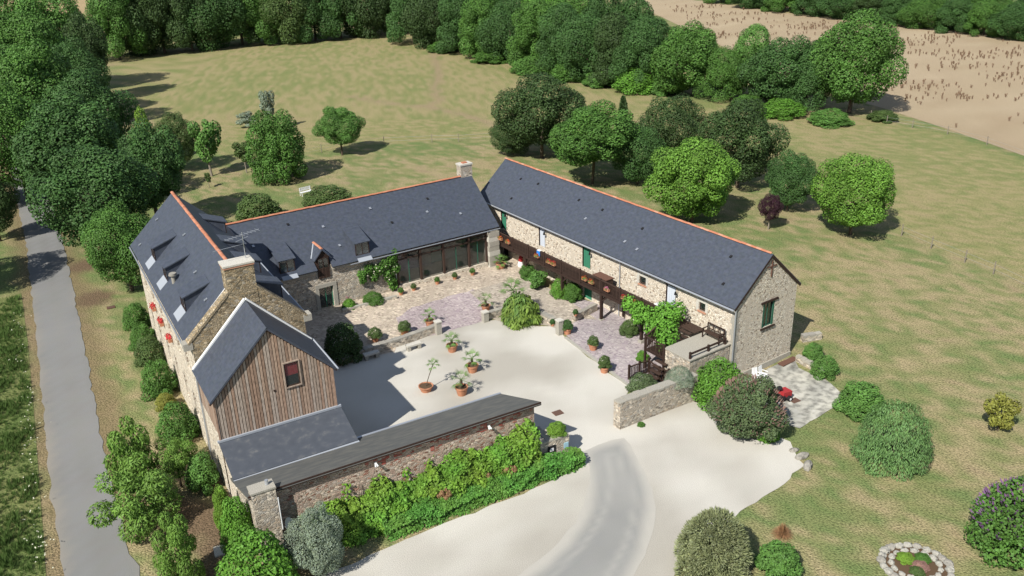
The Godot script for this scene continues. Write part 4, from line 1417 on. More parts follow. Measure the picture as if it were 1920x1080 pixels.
	# window boxes with red flowers hang on the lane wall
	for q in [[-4.4, "farthest"], [-1.6, "middle"], [1.2, "nearest"]]:
		var p := t.transform * Vector3(q[0], 4.55, wf + 0.02)
		var b := thing("flower_box", "window box of red geraniums on the lane wall, %s of three" % q[1], "flower box", p, t.rotation.y, "red window boxes on the long house")
		m = Mesher.new()
		m.box(Vector3(0, -0.12, 0.14), Vector3(0.9, 0.2, 0.24))
		put("box", m, M.terracotta, b)
		put("flowers", flower_mass(Vector3(0, 0.05, 0.16), Vector3(0.5, 0.22, 0.2), 140, 0.09, int(q[0] * 10) + 90), M.flower_red, b)

func flower_mass(c: Vector3, r: Vector3, count: int, s: float, sd: int) -> Mesher:
	rng.seed = sd
	var m := Mesher.new()
	for i in count:
		var d := rand_dir()
		var p := c + d * r * rng.randf_range(0.5, 1.0)
		var nn := (d + rand_dir() * 0.6).normalized()
		var t := rng.randf_range(0.6, 1.0)
		m.col = Color(t, t, t)
		m.leaf(p, nn.cross(rand_dir()).normalized(), nn, s * rng.randf_range(0.7, 1.3), s)
	return m

func build_wing() -> void:
	var L := 2.0345
	var W := 3.3744
	var E := 6.2235
	var R := 9.5894
	var YB := 3.5734
	var t := thing("timber_wing", "wing clad in weathered upright boards with a small slate roof", "house wing", Vector3(-14.0337, 0, -43.8230), -1.0530)
	var wf := W - 0.1
	var k := (R - E) / W
	var top := R - 0.12
	var ev := top - k * wf
	var y0 := -0.6
	var m := Mesher.new()
	# stone below, timber above
	m.wall(Vector3(-L, y0, wf), Vector3(1, 0, 0), 2 * L - 0.05, YB - y0 + 0.4, [])
	put("wall", m, M.stone_pale, t)
	m = Mesher.new()
	m.wall(Vector3(L - 0.05, y0, -wf), Vector3(-1, 0, 0), 2 * L - 0.05, YB - y0, [])
	put("wall", m, M.stone_pale, t)
	var back := Mesher.new()
	back.wall(Vector3(L - 0.06, 2.0, wf - 0.02), Vector3(0, 0, -1), 2 * wf - 0.04, ev - 2.0, [])
	back.quad(Vector3(L - 0.06, ev, wf - 0.02), Vector3(L - 0.06, ev, -wf + 0.02), Vector3(L - 0.06, top - 0.02, 0), Vector3(L - 0.06, top - 0.02, 0))
	back.wall(Vector3(-L, YB, wf - 0.04), Vector3(1, 0, 0), 2 * L - 0.06, ev - YB, [])
	back.wall(Vector3(L - 0.06, YB, -wf + 0.04), Vector3(-1, 0, 0), 2 * L - 0.06, ev - YB, [])
	put("batten_wall", back, M.clad_gap, t)
	rng.seed = 77
	var n := 40
	var bw := 2 * wf / n
	var winz := [-0.62, -1.42]
	for i in n:
		var z := wf - (i + 0.5) * bw
		var ytop := top - k * absf(z) - 0.12
		var spans := [[YB + 0.02, ytop]]
		if z < winz[0] + 0.04 and z > winz[1] - 0.04:
			spans = [[YB + 0.02, 5.68], [7.2, ytop]]
		for s in spans:
			if s[1] - s[0] < 0.1:
				continue
			m = Mesher.new()
			m.box(Vector3(L - 0.015 + rng.randf_range(-0.006, 0.006), (s[0] + s[1]) / 2, z), Vector3(0.05, s[1] - s[0], bw - 0.035))
			put("board", m, M.cladding[rng.randi() % 6], t)
	for side in [1.0, -1.0]:
		for i in 16:
			var x := -L + (i + 0.5) * (2 * L - 0.1) / 16
			m = Mesher.new()
			m.box(Vector3(x, (YB + 0.42 + ev) / 2, side * wf), Vector3((2 * L - 0.1) / 16 - 0.03, ev - YB - 0.45, 0.05))
			put("board", m, M.cladding[rng.randi() % 6], t)
	m = Mesher.new()
	m.box(Vector3(L + 0.0, (YB + ev) / 2, wf + 0.0), Vector3(0.09, ev - YB, 0.09))
	put("corner_post", m, M.cladding[0], t)
	m = Mesher.new()
	m.box(Vector3(L + 0.0, (YB + ev) / 2, -wf + 0.0), Vector3(0.09, ev - YB, 0.09))
	put("corner_post", m, M.cladding[0], t)
	var turn := Basis(Vector3(0, 0, -1), Vector3.UP, Vector3(1, 0, 0))
	var wdw := window(t, "window", Transform3D(turn, Vector3(L + 0.03, 5.72, winz[0])), 0.8, 1.44, M.dark_wood_b, 1, 1, 0.02)
	m = Mesher.new()
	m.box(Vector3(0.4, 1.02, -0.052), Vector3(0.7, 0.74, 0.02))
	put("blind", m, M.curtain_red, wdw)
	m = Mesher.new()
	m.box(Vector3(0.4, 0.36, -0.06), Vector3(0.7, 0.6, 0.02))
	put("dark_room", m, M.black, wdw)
	m = Mesher.new()
	for q in [[0.4, -0.03, 0.94, 0.06], [0.4, 1.47, 0.94, 0.06]]:
		m.box(Vector3(q[0], q[1], 0.02), Vector3(q[2], q[3], 0.1))
	m.box(Vector3(-0.04, 0.72, 0.02), Vector3(0.06, 1.44, 0.1))
	m.box(Vector3(0.84, 0.72, 0.02), Vector3(0.06, 1.44, 0.1))
	put("frame", m, M.cladding[3], wdw)
	m = Mesher.new()
	m.box(Vector3(L + 0.03, 5.72, 0.06), Vector3(0.06, 0.09, 0.09))
	put("air_brick", m, M.dark_wood, t)
	gable_roof(t, -L, L + 0.18, W, E, R, M.slate, 0.12, 0.1)
	for s in [-1.0, 1.0]:
		m = Mesher.new()
		m.bar(Vector3(L + 0.15, E - 0.25, s * (W + 0.12)), Vector3(L + 0.15, R - 0.13, s * 0.02), 0.05, 0.1)
		put("verge_board", m, M.dark_wood, t)
		# pale flashing where the roof meets the old gable
		m = Mesher.new()
		m.bar(Vector3(-L + 0.08, E - 0.04, s * (W + 0.06)), Vector3(-L + 0.08, R + 0.08, s * 0.03), 0.18, 0.1)
		put("flashing", m, M.white_paint, t)
	m = Mesher.new()
	m.tube(Vector3(-L, E - 0.14, -W - 0.18), Vector3(L + 0.2, E - 0.14, -W - 0.18), 0.055, 0.055, 8)
	put("gutter", m, M.lead, t)

func build_front_range() -> void:
	# lean-to below the timber gable
	var L := 2.0345
	var W := 3.3744
	var YB := 3.5734
	var t := thing("lean_to", "lean-to with lichen-patched slate roof under the timber gable", "outbuilding", Vector3(-14.0337, 0, -43.8230), -1.0530)
	var m := Mesher.new()
	m.slab(Vector3(L + 2.55, 2.70, W), Vector3(L + 2.55, 2.70, -W - 0.12), Vector3(L, YB, -W - 0.12), Vector3(L, YB, W), 0.12)
	put("roof", m, M.slate_low, t)
	m = Mesher.new()
	m.wall(Vector3(L - 0.06, -0.6, W - 0.15), Vector3(1, 0, 0), 2.5, 3.1, [])
	m.wall(Vector3(L + 2.44, -0.6, -W + 0.15), Vector3(-1, 0, 0), 2.5, 3.1, [])
	m.quad(Vector3(L, 2.5, W - 0.15), Vector3(L + 2.44, 2.5, W - 0.15), Vector3(L + 2.44, 2.55, W - 0.15), Vector3(L, YB - 0.1, W - 0.15))
	m.quad(Vector3(L + 2.44, 2.5, -W + 0.15), Vector3(L, 2.5, -W + 0.15), Vector3(L, YB - 0.1, -W + 0.15), Vector3(L + 2.44, 2.55, -W + 0.15))
	m.wall(Vector3(L + 2.44, -0.6, W - 0.15), Vector3(0, 0, -1), 2 * W - 0.3, 3.1, [])
	put("wall", m, M.stone_pale, t)
	m = Mesher.new()
	m.box(Vector3(L + 0.04, YB + 0.05, -0.04), Vector3(0.14, 0.12, 2 * W + 0.2))
	put("flashing", m, M.lead, t)
	m = Mesher.new()
	m.slab(Vector3(L + 2.95, 2.56, W), Vector3(L + 2.95, 2.56, -W - 0.15), Vector3(L + 2.5, 2.66, -W - 0.15), Vector3(L + 2.5, 2.66, W), 0.06)
	put("valley_gutter", m, M.lead, t)
	# long shed whose roof falls towards the courtyard; tall rubble wall to the drive
	var a := Vector3(-14.966, 0.000, -38.829)
	var ang := 0.5042
	var s := thing("shed_range", "long roadside shed with felted mono-pitch roof and rubble wall", "outbuilding", a, ang)
	var n := 16.2740
	var w := 4.3000
	var yb := 2.3000
	var yf := 4.0500
	m = Mesher.new()
	m.slab(Vector3(-0.1, yf, w + 0.15), Vector3(n, yf, w + 0.15), Vector3(n - 0.12, yb, -0.15), Vector3(-0.1, yb, -0.15), 0.14)
	put("roof", m, M.slate_felt, s)
	m = Mesher.new()
	m.wall(Vector3(0.1, -0.6, w - 0.12), Vector3(1, 0, 0), n - 0.4, yf - 0.25 + 0.6 - 0.04, [])
	put("wall", m, M.stone_red, s)
	# old red bricks left in the top of the wall
	rng.seed = 19
	var brick := boxmesh(Vector3(0.21, 0.065, 0.06))
	for i in 150:
		var bx := 15.1 - pow(rng.randf(), 1.4) * 9.0
		var by := yf - 0.32 - floorf(rng.randf() * rng.randf() * 11.0) * 0.075
		part("brick", brick, M.brick if i % 3 else M.brick_b, s, Transform3D(Basis.IDENTITY, Vector3(floorf(bx / 0.23) * 0.23 + rng.randf_range(-0.02, 0.02), by, w - 0.135 + rng.randf_range(0.0, 0.012))))
	m = Mesher.new()
	m.wall(Vector3(n - 0.3, -0.6, w - 0.12), Vector3(0, 0, -1), w, yb + 0.5, [])
	m.quad(Vector3(n - 0.3, yb - 0.1, w - 0.12), Vector3(n - 0.3, yb - 0.1, 0), Vector3(n - 0.3, yb - 0.1, 0), Vector3(n - 0.3, yf - 0.2, w - 0.12))
	m.wall(Vector3(0.1, -0.6, 0), Vector3(0, 0, 1), w - 0.12, yb + 0.5, [])
	m.quad(Vector3(0.1, yb - 0.1, 0), Vector3(0.1, yb - 0.1, w - 0.12), Vector3(0.1, yf - 0.2, w - 0.12), Vector3(0.1, yb - 0.1, 0))
	m.wall(Vector3(n - 0.3, -0.6, 0.1), Vector3(-1, 0, 0), n - 0.4, yb + 0.45, [])
	put("wall", m, M.stone_mid, s)
	m = Mesher.new()
	m.bar(Vector3(-0.1, yf - 0.1, w + 0.16), Vector3(n, yf - 0.1, w + 0.16), 0.05, 0.2)
	put("fascia_board", m, M.dark_wood, s)
	m = Mesher.new()
	m.bar(Vector3(6.8, yb + 0.02, -0.16), Vector3(n - 0.1, yb + 0.02, -0.16), 0.14, 0.08)
	put("gutter", m, M.zinc, s)
	# chimney on the corner
	m = Mesher.new()
	m.box(Vector3(0.62, 1.75, w - 0.0), Vector3(1.15, 4.9, 0.7))
	put("chimney", m, M.stone_mid, s)
	m = Mesher.new()
	m.box(Vector3(0.62, 4.24, w - 0.0), Vector3(1.22, 0.1, 0.78))
	put("chimney_cap", m, M.granite, s)
	m = Mesher.new()
	m.tube(Vector3(0.9, 4.2, w - 0.02), Vector3(0.9, 4.55, w - 0.02), 0.09, 0.09, 8)
	put("flue_pipe", m, M.zinc, s)
	m = Mesher.new()
	m.tube(Vector3(1.25, 3.6, w + 0.33), Vector3(1.25, 1.7, w + 0.33), 0.035, 0.035, 6)
	put("downpipe", m, M.white_paint, s)
	for x in [6.4, 13.0]:
		m = Mesher.new()
		m.box(Vector3(x, yf - 0.55, w + 0.06), Vector3(0.1, 0.1, 0.2))
		m.tube(Vector3(x - 0.05, yf - 0.58, w + 0.14), Vector3(x - 0.06, yf - 0.63, w + 0.24), 0.035, 0.05, 8)
		m.tube(Vector3(x + 0.05, yf - 0.58, w + 0.14), Vector3(x + 0.06, yf - 0.63, w + 0.24), 0.035, 0.05, 8)
		put("flood_lamp", m, M.white_paint, s)
	# satellite dish on the corner wall
	var dish := thing("satellite_dish", "white satellite dish on the wall below the corner chimney", "satellite dish", s.transform * Vector3(1.55, 1.75, w + 0.35), ang + 0.5)
	m = Mesher.new()
	var prof := []
	for i in 7:
		prof.append(Vector2(0.05 + i * 0.065, pow(i / 6.0, 2.0) * 0.09))
	m.lathe(Vector3.ZERO, prof, 16)
	var o := put("reflector", m, M.white_paint, dish)
	o.rotation = Vector3(1.1, 0.5, 0)
	m = Mesher.new()
	m.tube(Vector3(0, 0, 0), Vector3(-0.3, 0.0, -0.38), 0.025, 0.025, 6)
	m.tube(Vector3(0, 0, 0), Vector3(0.16, -0.12, 0.42), 0.014, 0.014, 6)
	put("bracket", m, M.zinc, dish)

func rail_panel(parent: Node3D, a: Vector3, b: Vector3, h: float, gap: float, slat: ArrayMesh, sh: float) -> void:
	# a and b at floor level
	var m := Mesher.new()
	m.bar(a + Vector3(0, h - 0.03, 0), b + Vector3(0, h - 0.03, 0), 0.1, 0.06)
	put("top_rail", m, M.dark_wood_b, parent)
	m = Mesher.new()
	m.bar(a + Vector3(0, 0.1, 0), b + Vector3(0, 0.1, 0), 0.06, 0.08)
	put("bottom_rail", m, M.dark_wood, parent)
	var n := int(a.distance_to(b) / gap)
	var x := (b - a)
	x.y = 0
	x = x.normalized()
	var bs := Basis(x, Vector3.UP, x.cross(Vector3.UP))
	for i in n:
		part("slat", slat, M.dark_wood if i % 3 else M.dark_wood_b, parent, Transform3D(bs, a.lerp(b, (i + 0.5) / n) + Vector3(0, sh / 2 + 0.1, 0)))

func build_balcony() -> void:
	var AT := Vector3(8.5370, 0, -66.9276)
	var turn := -0.9623
	var t := thing("wooden_balcony", "long dark timber balcony on posts along the barn front", "balcony", AT, turn)
	var z := 4.75
	var y := 2.35
	var h := 1.0
	var slat := boxmesh(Vector3(0.065, 0.80, 0.025))
	var m := Mesher.new()
	var x0 := -12.6
	var x1 := 10.7
	for i in 9:
		m = Mesher.new()
		m.box(Vector3((x0 + x1) / 2, y - 0.03, 3.2 + i * 0.18), Vector3(x1 - x0, 0.05, 0.165))
		put("deck_board", m, M.dark_wood_b if i % 2 else M.dark_wood, t)
	m = Mesher.new()
	m.box(Vector3((x0 + x1) / 2, y - 0.17, z - 0.06), Vector3(x1 - x0, 0.22, 0.1))
	put("edge_beam", m, M.dark_wood, t)
	for i in 16:
		m = Mesher.new()
		m.box(Vector3(x0 + 0.5 + i * 1.48, y - 0.14, 3.95), Vector3(0.1, 0.16, 1.6))
		put("joist", m, M.dark_wood, t)
	var posts := [-12.4, -10.0, -7.8, -5.6, -3.4, -1.2, 1.2, 3.6, 5.8, 8.05, 10.6]
	for i in posts.size():
		m = Mesher.new()
		m.box(Vector3(posts[i], y + h / 2 + 0.02, z), Vector3(0.11, h + 0.14, 0.11))
		put("rail_post", m, M.dark_wood, t)
		if i:
			rail_panel(t, Vector3(posts[i - 1] + 0.06, y, z), Vector3(posts[i] - 0.06, y, z), h, 0.135, slat, 0.80)
	for x in [-6.1, -1.2, 3.6, 8.05]:
		m = Mesher.new()
		m.box(Vector3(x, 0.95, z - 0.1), Vector3(0.2, 2.7, 0.2))
		put("post", m, M.dark_wood, t)
		m = Mesher.new()
		m.bar(Vector3(x, 1.5, z - 0.1), Vector3(x + 0.75, 2.2, z - 0.1), 0.1, 0.1)
		m.bar(Vector3(x, 1.4, z - 0.12), Vector3(x, 2.2, z - 0.9), 0.1, 0.1)
		put("brace", m, M.dark_wood, t)
		m = Mesher.new()
		m.box(Vector3(x, -0.15, z - 0.1), Vector3(0.36, 0.4, 0.36))
		put("post_base", m, M.granite, t)
	# wall bracket posts behind
	m = Mesher.new()
	m.bar(Vector3(4.6, 0.2, 3.3), Vector3(4.6, 2.2, 3.3), 0.14, 0.14)
	put("wall_post", m, M.dark_wood, t)
	# flower baskets on the rail
	var k := 0
	var names := ["first", "second", "third", "fourth", "fifth", "sixth", "seventh", "eighth", "ninth", "tenth"]
	for q in [[-9.4, "orange"], [-8.3, "orange"], [-4.2, "orange"], [-2.6, "red"], [-2.0, "red"], [1.9, "orange"], [2.7, "orange"], [4.5, "pink"], [6.4, "red"], [7.4, "red"]]:
		var p := t.transform * Vector3(q[0], y + 0.62, z + 0.16)
		var o := thing("geranium_basket", "basket of %s geraniums on the balcony rail, %s from the farmhouse end" % [q[1], names[k]], "flower basket", p, turn, "geranium baskets on the balcony rail")
		m = Mesher.new()
		m.box(Vector3(0, -0.1, 0.02), Vector3(0.5, 0.18, 0.2))
		put("basket", m, M.terracotta, o)
		put("flowers", flower_mass(Vector3(0, 0.06, 0.05), Vector3(0.28, 0.15, 0.16), 46, 0.08, 300 + k), M.flower_red if q[1] == "red" else (M.flower_pink if q[1] == "pink" else M.flower_orange), o)
		put("leaves", flower_mass(Vector3(0, -0.02, 0.05), Vector3(0.30, 0.16, 0.17), 60, 0.09, 340 + k), M.leaf_mid, o)
		k += 1
	# table and cloth on the balcony
	var tb := thing("balcony_table", "small round white table on the balcony by the white door", "table", t.transform * Vector3(9.2, y, 4.05), turn)
	m = Mesher.new()
	m.tube(Vector3(0, 0.70, 0), Vector3(0, 0.73, 0), 0.45, 0.45, 16)
	put("table_top", m, M.white_paint, tb)
	m = Mesher.new()
	m.tube(Vector3(0, 0, 0), Vector3(0, 0.7, 0), 0.04, 0.04, 8)
	m.tube(Vector3(0, 0, 0), Vector3(0, 0.03, 0), 0.22, 0.2, 10)
	put("leg", m, M.white_paint, tb)
	var cl := thing("beach_towel", "blue and white cloth hung over the balcony rail", "towel", t.transform * Vector3(-4.1, y + h, z), turn)
	m = Mesher.new()
	m.slab(Vector3(-0.22, -0.42, 0.10), Vector3(0.22, -0.42, 0.10), Vector3(0.2, 0.02, 0.08), Vector3(-0.2, 0.02, 0.08), 0.02)
	put("blue_fold", m, M.blue, cl)
	m = Mesher.new()
	m.slab(Vector3(-0.2, 0.025, 0.09), Vector3(0.2, 0.025, 0.09), Vector3(0.2, 0.05, -0.12), Vector3(-0.2, 0.05, -0.12), 0.02)
	put("white_fold", m, M.white_paint, cl)
	var cn := thing("deck_box", "low dark timber box on the balcony near the downpipe", "box", t.transform * Vector3(3.0, y, 4.0), turn)
	m = Mesher.new()
	m.box(Vector3(0, 0.42, 0), Vector3(1.5, 0.84, 0.7))
	put("body", m, M.dark_wood_b, cn)
	m = Mesher.new()
	m.box(Vector3(0, 0.87, 0), Vector3(1.6, 0.05, 0.8))
	put("lid", m, M.rust, cn)

	# raised stone terrace at the end of the balcony
	var s := thing("raised_terrace", "raised stone terrace beside the barn corner with a low rail", "terrace", AT, turn)
	m = Mesher.new()
	m.wall(Vector3(15.0, -1.4, 6.95), Vector3(0, 0, -1), 3.75, 3.4, [])
	m.wall(Vector3(12.75, -1.4, 6.95), Vector3(1, 0, 0), 2.25, 3.4, [])
	m.wall(Vector3(12.75, -1.4, 3.2), Vector3(0, 0, 1), 3.75, 3.4, [])
	put("retaining_wall", m, M.stone_mid, s)
	m = Mesher.new()
	m.box(Vector3(13.88, 2.03, 5.05), Vector3(2.35, 0.09, 3.9))
	put("paving", m, M.granite, s)
	for zz in [6.8, 5.1, 3.5]:
		m = Mesher.new()
		m.box(Vector3(14.85, 2.3, zz), Vector3(0.13, 0.5, 0.13))
		put("rail_post", m, M.dark_wood, s)
	m = Mesher.new()
	m.bar(Vector3(14.85, 2.42, 6.8), Vector3(14.85, 2.42, 3.5), 0.1, 0.1)
	put("rail", m, M.dark_wood, s)
	# bench on it
	var b := thing("garden_bench", "dark slatted garden bench on the raised terrace by the barn", "bench", s.transform * Vector3(13.9, 2.08, 3.65), turn)
	for i in 4:
		m = Mesher.new()
		m.box(Vector3(0, 0.43, -0.18 + i * 0.12), Vector3(1.5, 0.03, 0.1))
		put("seat_slat", m, M.dark_wood_b, b)
	m = Mesher.new()
	m.box(Vector3(0, 0.92, -0.3), Vector3(1.55, 0.08, 0.05))
	m.box(Vector3(0, 0.55, -0.27), Vector3(1.5, 0.06, 0.04))
	for i in 4:
		m.box(Vector3(-0.74 + i * 0.493, 0.73, -0.28), Vector3(0.07, 0.36, 0.04))
	put("backrest", m, M.dark_wood, b)
	for q in [[-0.72, -0.26, 0.9], [0.72, -0.26, 0.9], [-0.72, 0.24, 0.64], [0.72, 0.24, 0.64]]:
		m = Mesher.new()
		m.box(Vector3(q[0], q[2] / 2, q[1]), Vector3(0.07, q[2], 0.07))
		put("leg", m, M.dark_wood, b)
	for x in [-0.72, 0.72]:
		m = Mesher.new()
		m.box(Vector3(x, 0.66, 0.0), Vector3(0.08, 0.05, 0.56))
		put("armrest", m, M.dark_wood, b)
	# timber stair with slatted guards
	var st := thing("timber_stair", "dark timber stair and landing with slatted guards beside the terrace", "stairs", AT, turn)
	var sl := boxmesh(Vector3(0.07, 0.78, 0.025))
	for i in 6:
		m = Mesher.new()
		m.box(Vector3(11.8, 1.17, 5.72 + i * 0.24), Vector3(1.9, 0.06, 0.22))
		put("landing_board", m, M.dark_wood if i % 2 else M.dark_wood_b, st)
	for i in 5:
		m = Mesher.new()
		m.box(Vector3(11.8, 1.4 + i * 0.22, 5.5 - i * 0.24), Vector3(1.8, 0.05, 0.26))
		put("tread", m, M.dark_wood_b, st)
	for i in 4:
		m = Mesher.new()
		m.box(Vector3(11.75 + 0.0 * i, 2.28, 3.35 + i * 0.25), Vector3(2.0, 0.06, 0.23))
		put("landing_board", m, M.dark_wood_b, st)
	for i in 5:
		m = Mesher.new()
		m.box(Vector3(12.6 - i * 0.0, 0.93 - i * 0.27, 7.12 + i * 0.25), Vector3(0.95, 0.06, 0.27))
		put("tread", m, M.dark_wood_b, st)
	for q in [[10.9, 7.0, 2.3], [12.7, 7.0, 2.3], [10.9, 5.2, 3.1]]:
		m = Mesher.new()
		m.box(Vector3(q[0], (q[2] - 0.5) / 2, q[1]), Vector3(0.13, q[2] + 0.5, 0.13))
		put("post", m, M.dark_wood, st)
	rail_panel(st, Vector3(10.96, 1.2, 7.0), Vector3(12.64, 1.2, 7.0), 1.05, 0.13, sl, 0.82)
	rail_panel(st, Vector3(10.9, 1.25, 6.94), Vector3(10.9, 2.05, 5.25), 1.0, 0.13, sl, 0.78)
	var lo := [Vector3(11.5, -0.22, 9.0), Vector3(11.5, -0.25, 8.05), Vector3(11.5, -0.3, 7.15), Vector3(12.1, -0.32, 8.5), Vector3(13.2, -0.4, 8.6)]
	lo = [Vector3(11.5, -0.22, 9.0), Vector3(11.5, -0.25, 8.05), Vector3(11.5, -0.3, 7.2), Vector3(12.75, -0.35, 7.4), Vector3(13.3, -0.4, 7.1)]
	var fence := thing("timber_gate_fence", "low dark slatted fence and gate at the foot of the stair", "fence", AT, turn)
	for i in lo.size():
		m = Mesher.new()
		m.box(lo[i] + Vector3(0, 0.5, 0), Vector3(0.13, 1.3, 0.13))
		put("post", m, M.dark_wood, fence)
		if i:
			rail_panel(fence, lo[i - 1], lo[i], 1.0, 0.13, sl, 0.78)

func rubble_wall(called: String, label: String, pts: Array, h: float, th: float, mt: Material, cope: Material) -> Node3D:
	# a wall along pts (world xz), with a coping of single stones
	var a0: Vector2 = pts[0]
	var t := thing(called, label, "wall", on(a0))
	var org := t.position
	for i in pts.size() - 1:
		var a: Vector2 = pts[i]
		var b: Vector2 = pts[i + 1]
		var u := (b - a).normalized()
		var m := Mesher.new()
		var pa := on(a)
		var pb := on(b)
		var lo := minf(pa.y, pb.y) - 0.4
		var hi0 := pa.y + h
		var hi1 := pb.y + h
		var s := Vector3(-u.y, 0, u.x) * th / 2
		var A := Vector3(a.x, lo, a.y) - org
		var B := Vector3(b.x, lo, b.y) - org
		var At := Vector3(a.x, hi0, a.y) - org
		var Bt := Vector3(b.x, hi1, b.y) - org
		m.quad(A + s, B + s, Bt + s, At + s)
		m.quad(B - s, A - s, At - s, Bt - s)
		m.quad(B + s, B - s, Bt - s, Bt + s)
		m.quad(A - s, A + s, At + s, At - s)
		m.quad(At + s, Bt + s, Bt - s, At - s)
		put("wall_body", m, mt, t)
		var n := int(a.distance_to(b) / 0.55) + 1
		rng.seed = int(absf(a.x) * 100 + i)
		for k in n:
			m = Mesher.new()
			var f := (k + 0.5) / n
			var p := At.lerp(Bt, f) + Vector3(rng.randf_range(-0.02, 0.02), 0.0, rng.randf_range(-0.02, 0.02))
			var l := a.distance_to(b) / n
			var x3 := Vector3(u.x, (Bt.y - At.y) / a.distance_to(b), u.y).normalized()
			var z3 := x3.cross(Vector3.UP).normalized()
			m.box(p, Vector3(l - 0.03, 0.12 + rng.randf() * 0.06, th + rng.randf_range(-0.03, 0.06)), Basis(x3, z3.cross(x3), z3).rotated(Vector3.UP, rng.randf_range(-0.06, 0.06)))
			put("coping_stone", m, cope if rng.randf() < 0.7 else M.granite, t)
	return t

func build_walls() -> void:
	rubble_wall("stone_wall", "tall weathered rubble wall right of the gateway", [Vector2(6.16, -46.28), Vector2(11.68, -50.17)], 1.85, 0.6, M.stone_mid, M.granite)
	rubble_wall("low_wall", "low stone wall between courtyard and terrace with a stone seat", [Vector2(-11.12, -56.13), Vector2(-10.15, -56.87), Vector2(-7.97, -58.24), Vector2(-5.81, -60.01)], 0.55, 0.42, M.stone_mid, M.pebble)
	rubble_wall("low_wall", "short low stone wall left of the big palm clump", [Vector2(-2.21, -61.71), Vector2(-1.06, -62.49), Vector2(-0.39, -62.83)], 0.55, 0.4, M.stone_mid, M.pebble)
	rubble_wall("low_wall", "short low stone wall right of the big palm clump", [Vector2(2.07, -61.72), Vector2(2.77, -60.94), Vector2(3.15, -60.38)], 0.6, 0.4, M.stone_mid, M.pebble)
	rubble_wall("low_wall", "low stone wall of the planted bed under the balcony", [Vector2(4.66, -61.12), Vector2(5.65, -62.10), Vector2(6.52, -63.01)], 0.55, 0.35, M.stone_mid, M.pebble)
	rubble_wall("low_wall", "low stone edging of the flower bed along the farmhouse", [Vector2(-13.38, -63.21), Vector2(-11.51, -64.26), Vector2(-9.35, -65.54)], 0.22, 0.22, M.stone_pale, M.pebble_b)
	rubble_wall("retaining_wall", "low lichen-grey wall beside the concrete yard", [Vector2(20.09, -55.43), Vector2(20.75, -54.39), Vector2(21.33, -53.19)], 0.4, 0.35, M.stone_mid, M.granite)
	rubble_wall("retaining_wall", "short stone wall behind the barn corner", [Vector2(21.17, -57.87), Vector2(22.62, -58.13)], 0.45, 0.4, M.stone_mid, M.pebble)
	rubble_wall("low_wall", "low stone edging of the dark shrub by the timber wing", [Vector2(-13.40, -54.85), Vector2(-12.19, -55.25), Vector2(-11.43, -55.67)], 0.5, 0.35, M.stone_dark, M.pebble)
	# dressed stone pillars of the terrace
	for q in [[Vector3(-5.62, 0.00, -59.65), 1.0, "left end of the low courtyard wall's terrace opening"], [Vector3(-2.13, 0.00, -61.52), 0.8, "right of the mauve paving"], [Vector3(3.43, -0.03, -59.03), 1.15, "at the corner of the barn terrace"]]:
		var pl := thing("stone_pillar", "small square granite pillar, %s" % q[2], "pillar", q[0], 0.55, "granite terrace pillars")
		var m := Mesher.new()
		m.box(Vector3(0, q[1] * 0.5 - 0.1, 0), Vector3(0.42, q[1] + 0.2, 0.42))
		put("shaft", m, M.granite, pl)
		m = Mesher.new()
		m.box(Vector3(0, q[1] + 0.04, 0), Vector3(0.5, 0.09, 0.5))
		put("cap", m, M.coping, pl)
	# stone seats against the low wall
	for q in [[Vector3(-7.25, 0.00, -57.27), "pale stone seat against the sunlit low courtyard wall"], [Vector3(-10.16, 0.00, -56.07), "stone seat in the shade at the end of the low wall"]]:
		var b := thing("stone_bench", q[1], "bench", q[0], 0.52, "stone seats of the courtyard")
		var m := Mesher.new()
		m.box(Vector3(0, 0.42, 0), Vector3(1.15, 0.13, 0.42))
		put("seat", m, M.coping, b)
		for x in [-0.4, 0.4]:
			m = Mesher.new()
			m.box(Vector3(x, 0.18, 0), Vector3(0.24, 0.36, 0.36))
			put("leg", m, M.granite, b)
	# gate block left of the gateway
	var f := -0.5042
	var gp := thing("gate_pillar", "squat grey stone gate block with a framed plaque", "gate pillar", Vector3(2.16, -0.01, -42.71), -f)
	var m := Mesher.new()
	m.box(Vector3(0, 0.6, -0.55), Vector3(2.0, 1.9, 1.1))
	put("block", m, M.stone_mid, gp)
	for i in 4:
		m = Mesher.new()
		m.box(Vector3(-0.75 + i * 0.5, 1.58, -0.55), Vector3(0.47, 0.12, 1.16 - 0.05 * (i % 2)))
		put("coping_stone", m, M.granite, gp)
	m = Mesher.new()
	m.box(Vector3(-0.2, 1.0, 0.02), Vector3(0.5, 0.5, 0.05))
	put("plaque_frame", m, M.black, gp)
	m = Mesher.new()
	m.box(Vector3(-0.2, 1.0, 0.035), Vector3(0.24, 0.2, 0.05))
	put("plaque", m, M.white_paint, gp)
	m = Mesher.new()
	m.box(Vector3(-0.05, 0.62, 0.03), Vector3(0.62, 0.05, 0.09))
	put("ledge", m, M.granite, gp)
	m = Mesher.new()
	m.box(Vector3(0.78, 0.95, 0.015), Vector3(0.3, 0.36, 0.04))
	put("blue_notice", m, mat(lin(0.35, 0.55, 0.66), 0.5), gp)
	rubble_wall("low_wall", "short rubble wall joining shed end and gate block", [Vector2(1.09, -44.50), Vector2(1.47, -43.71)], 1.25, 0.5, M.stone_dark, M.pebble)
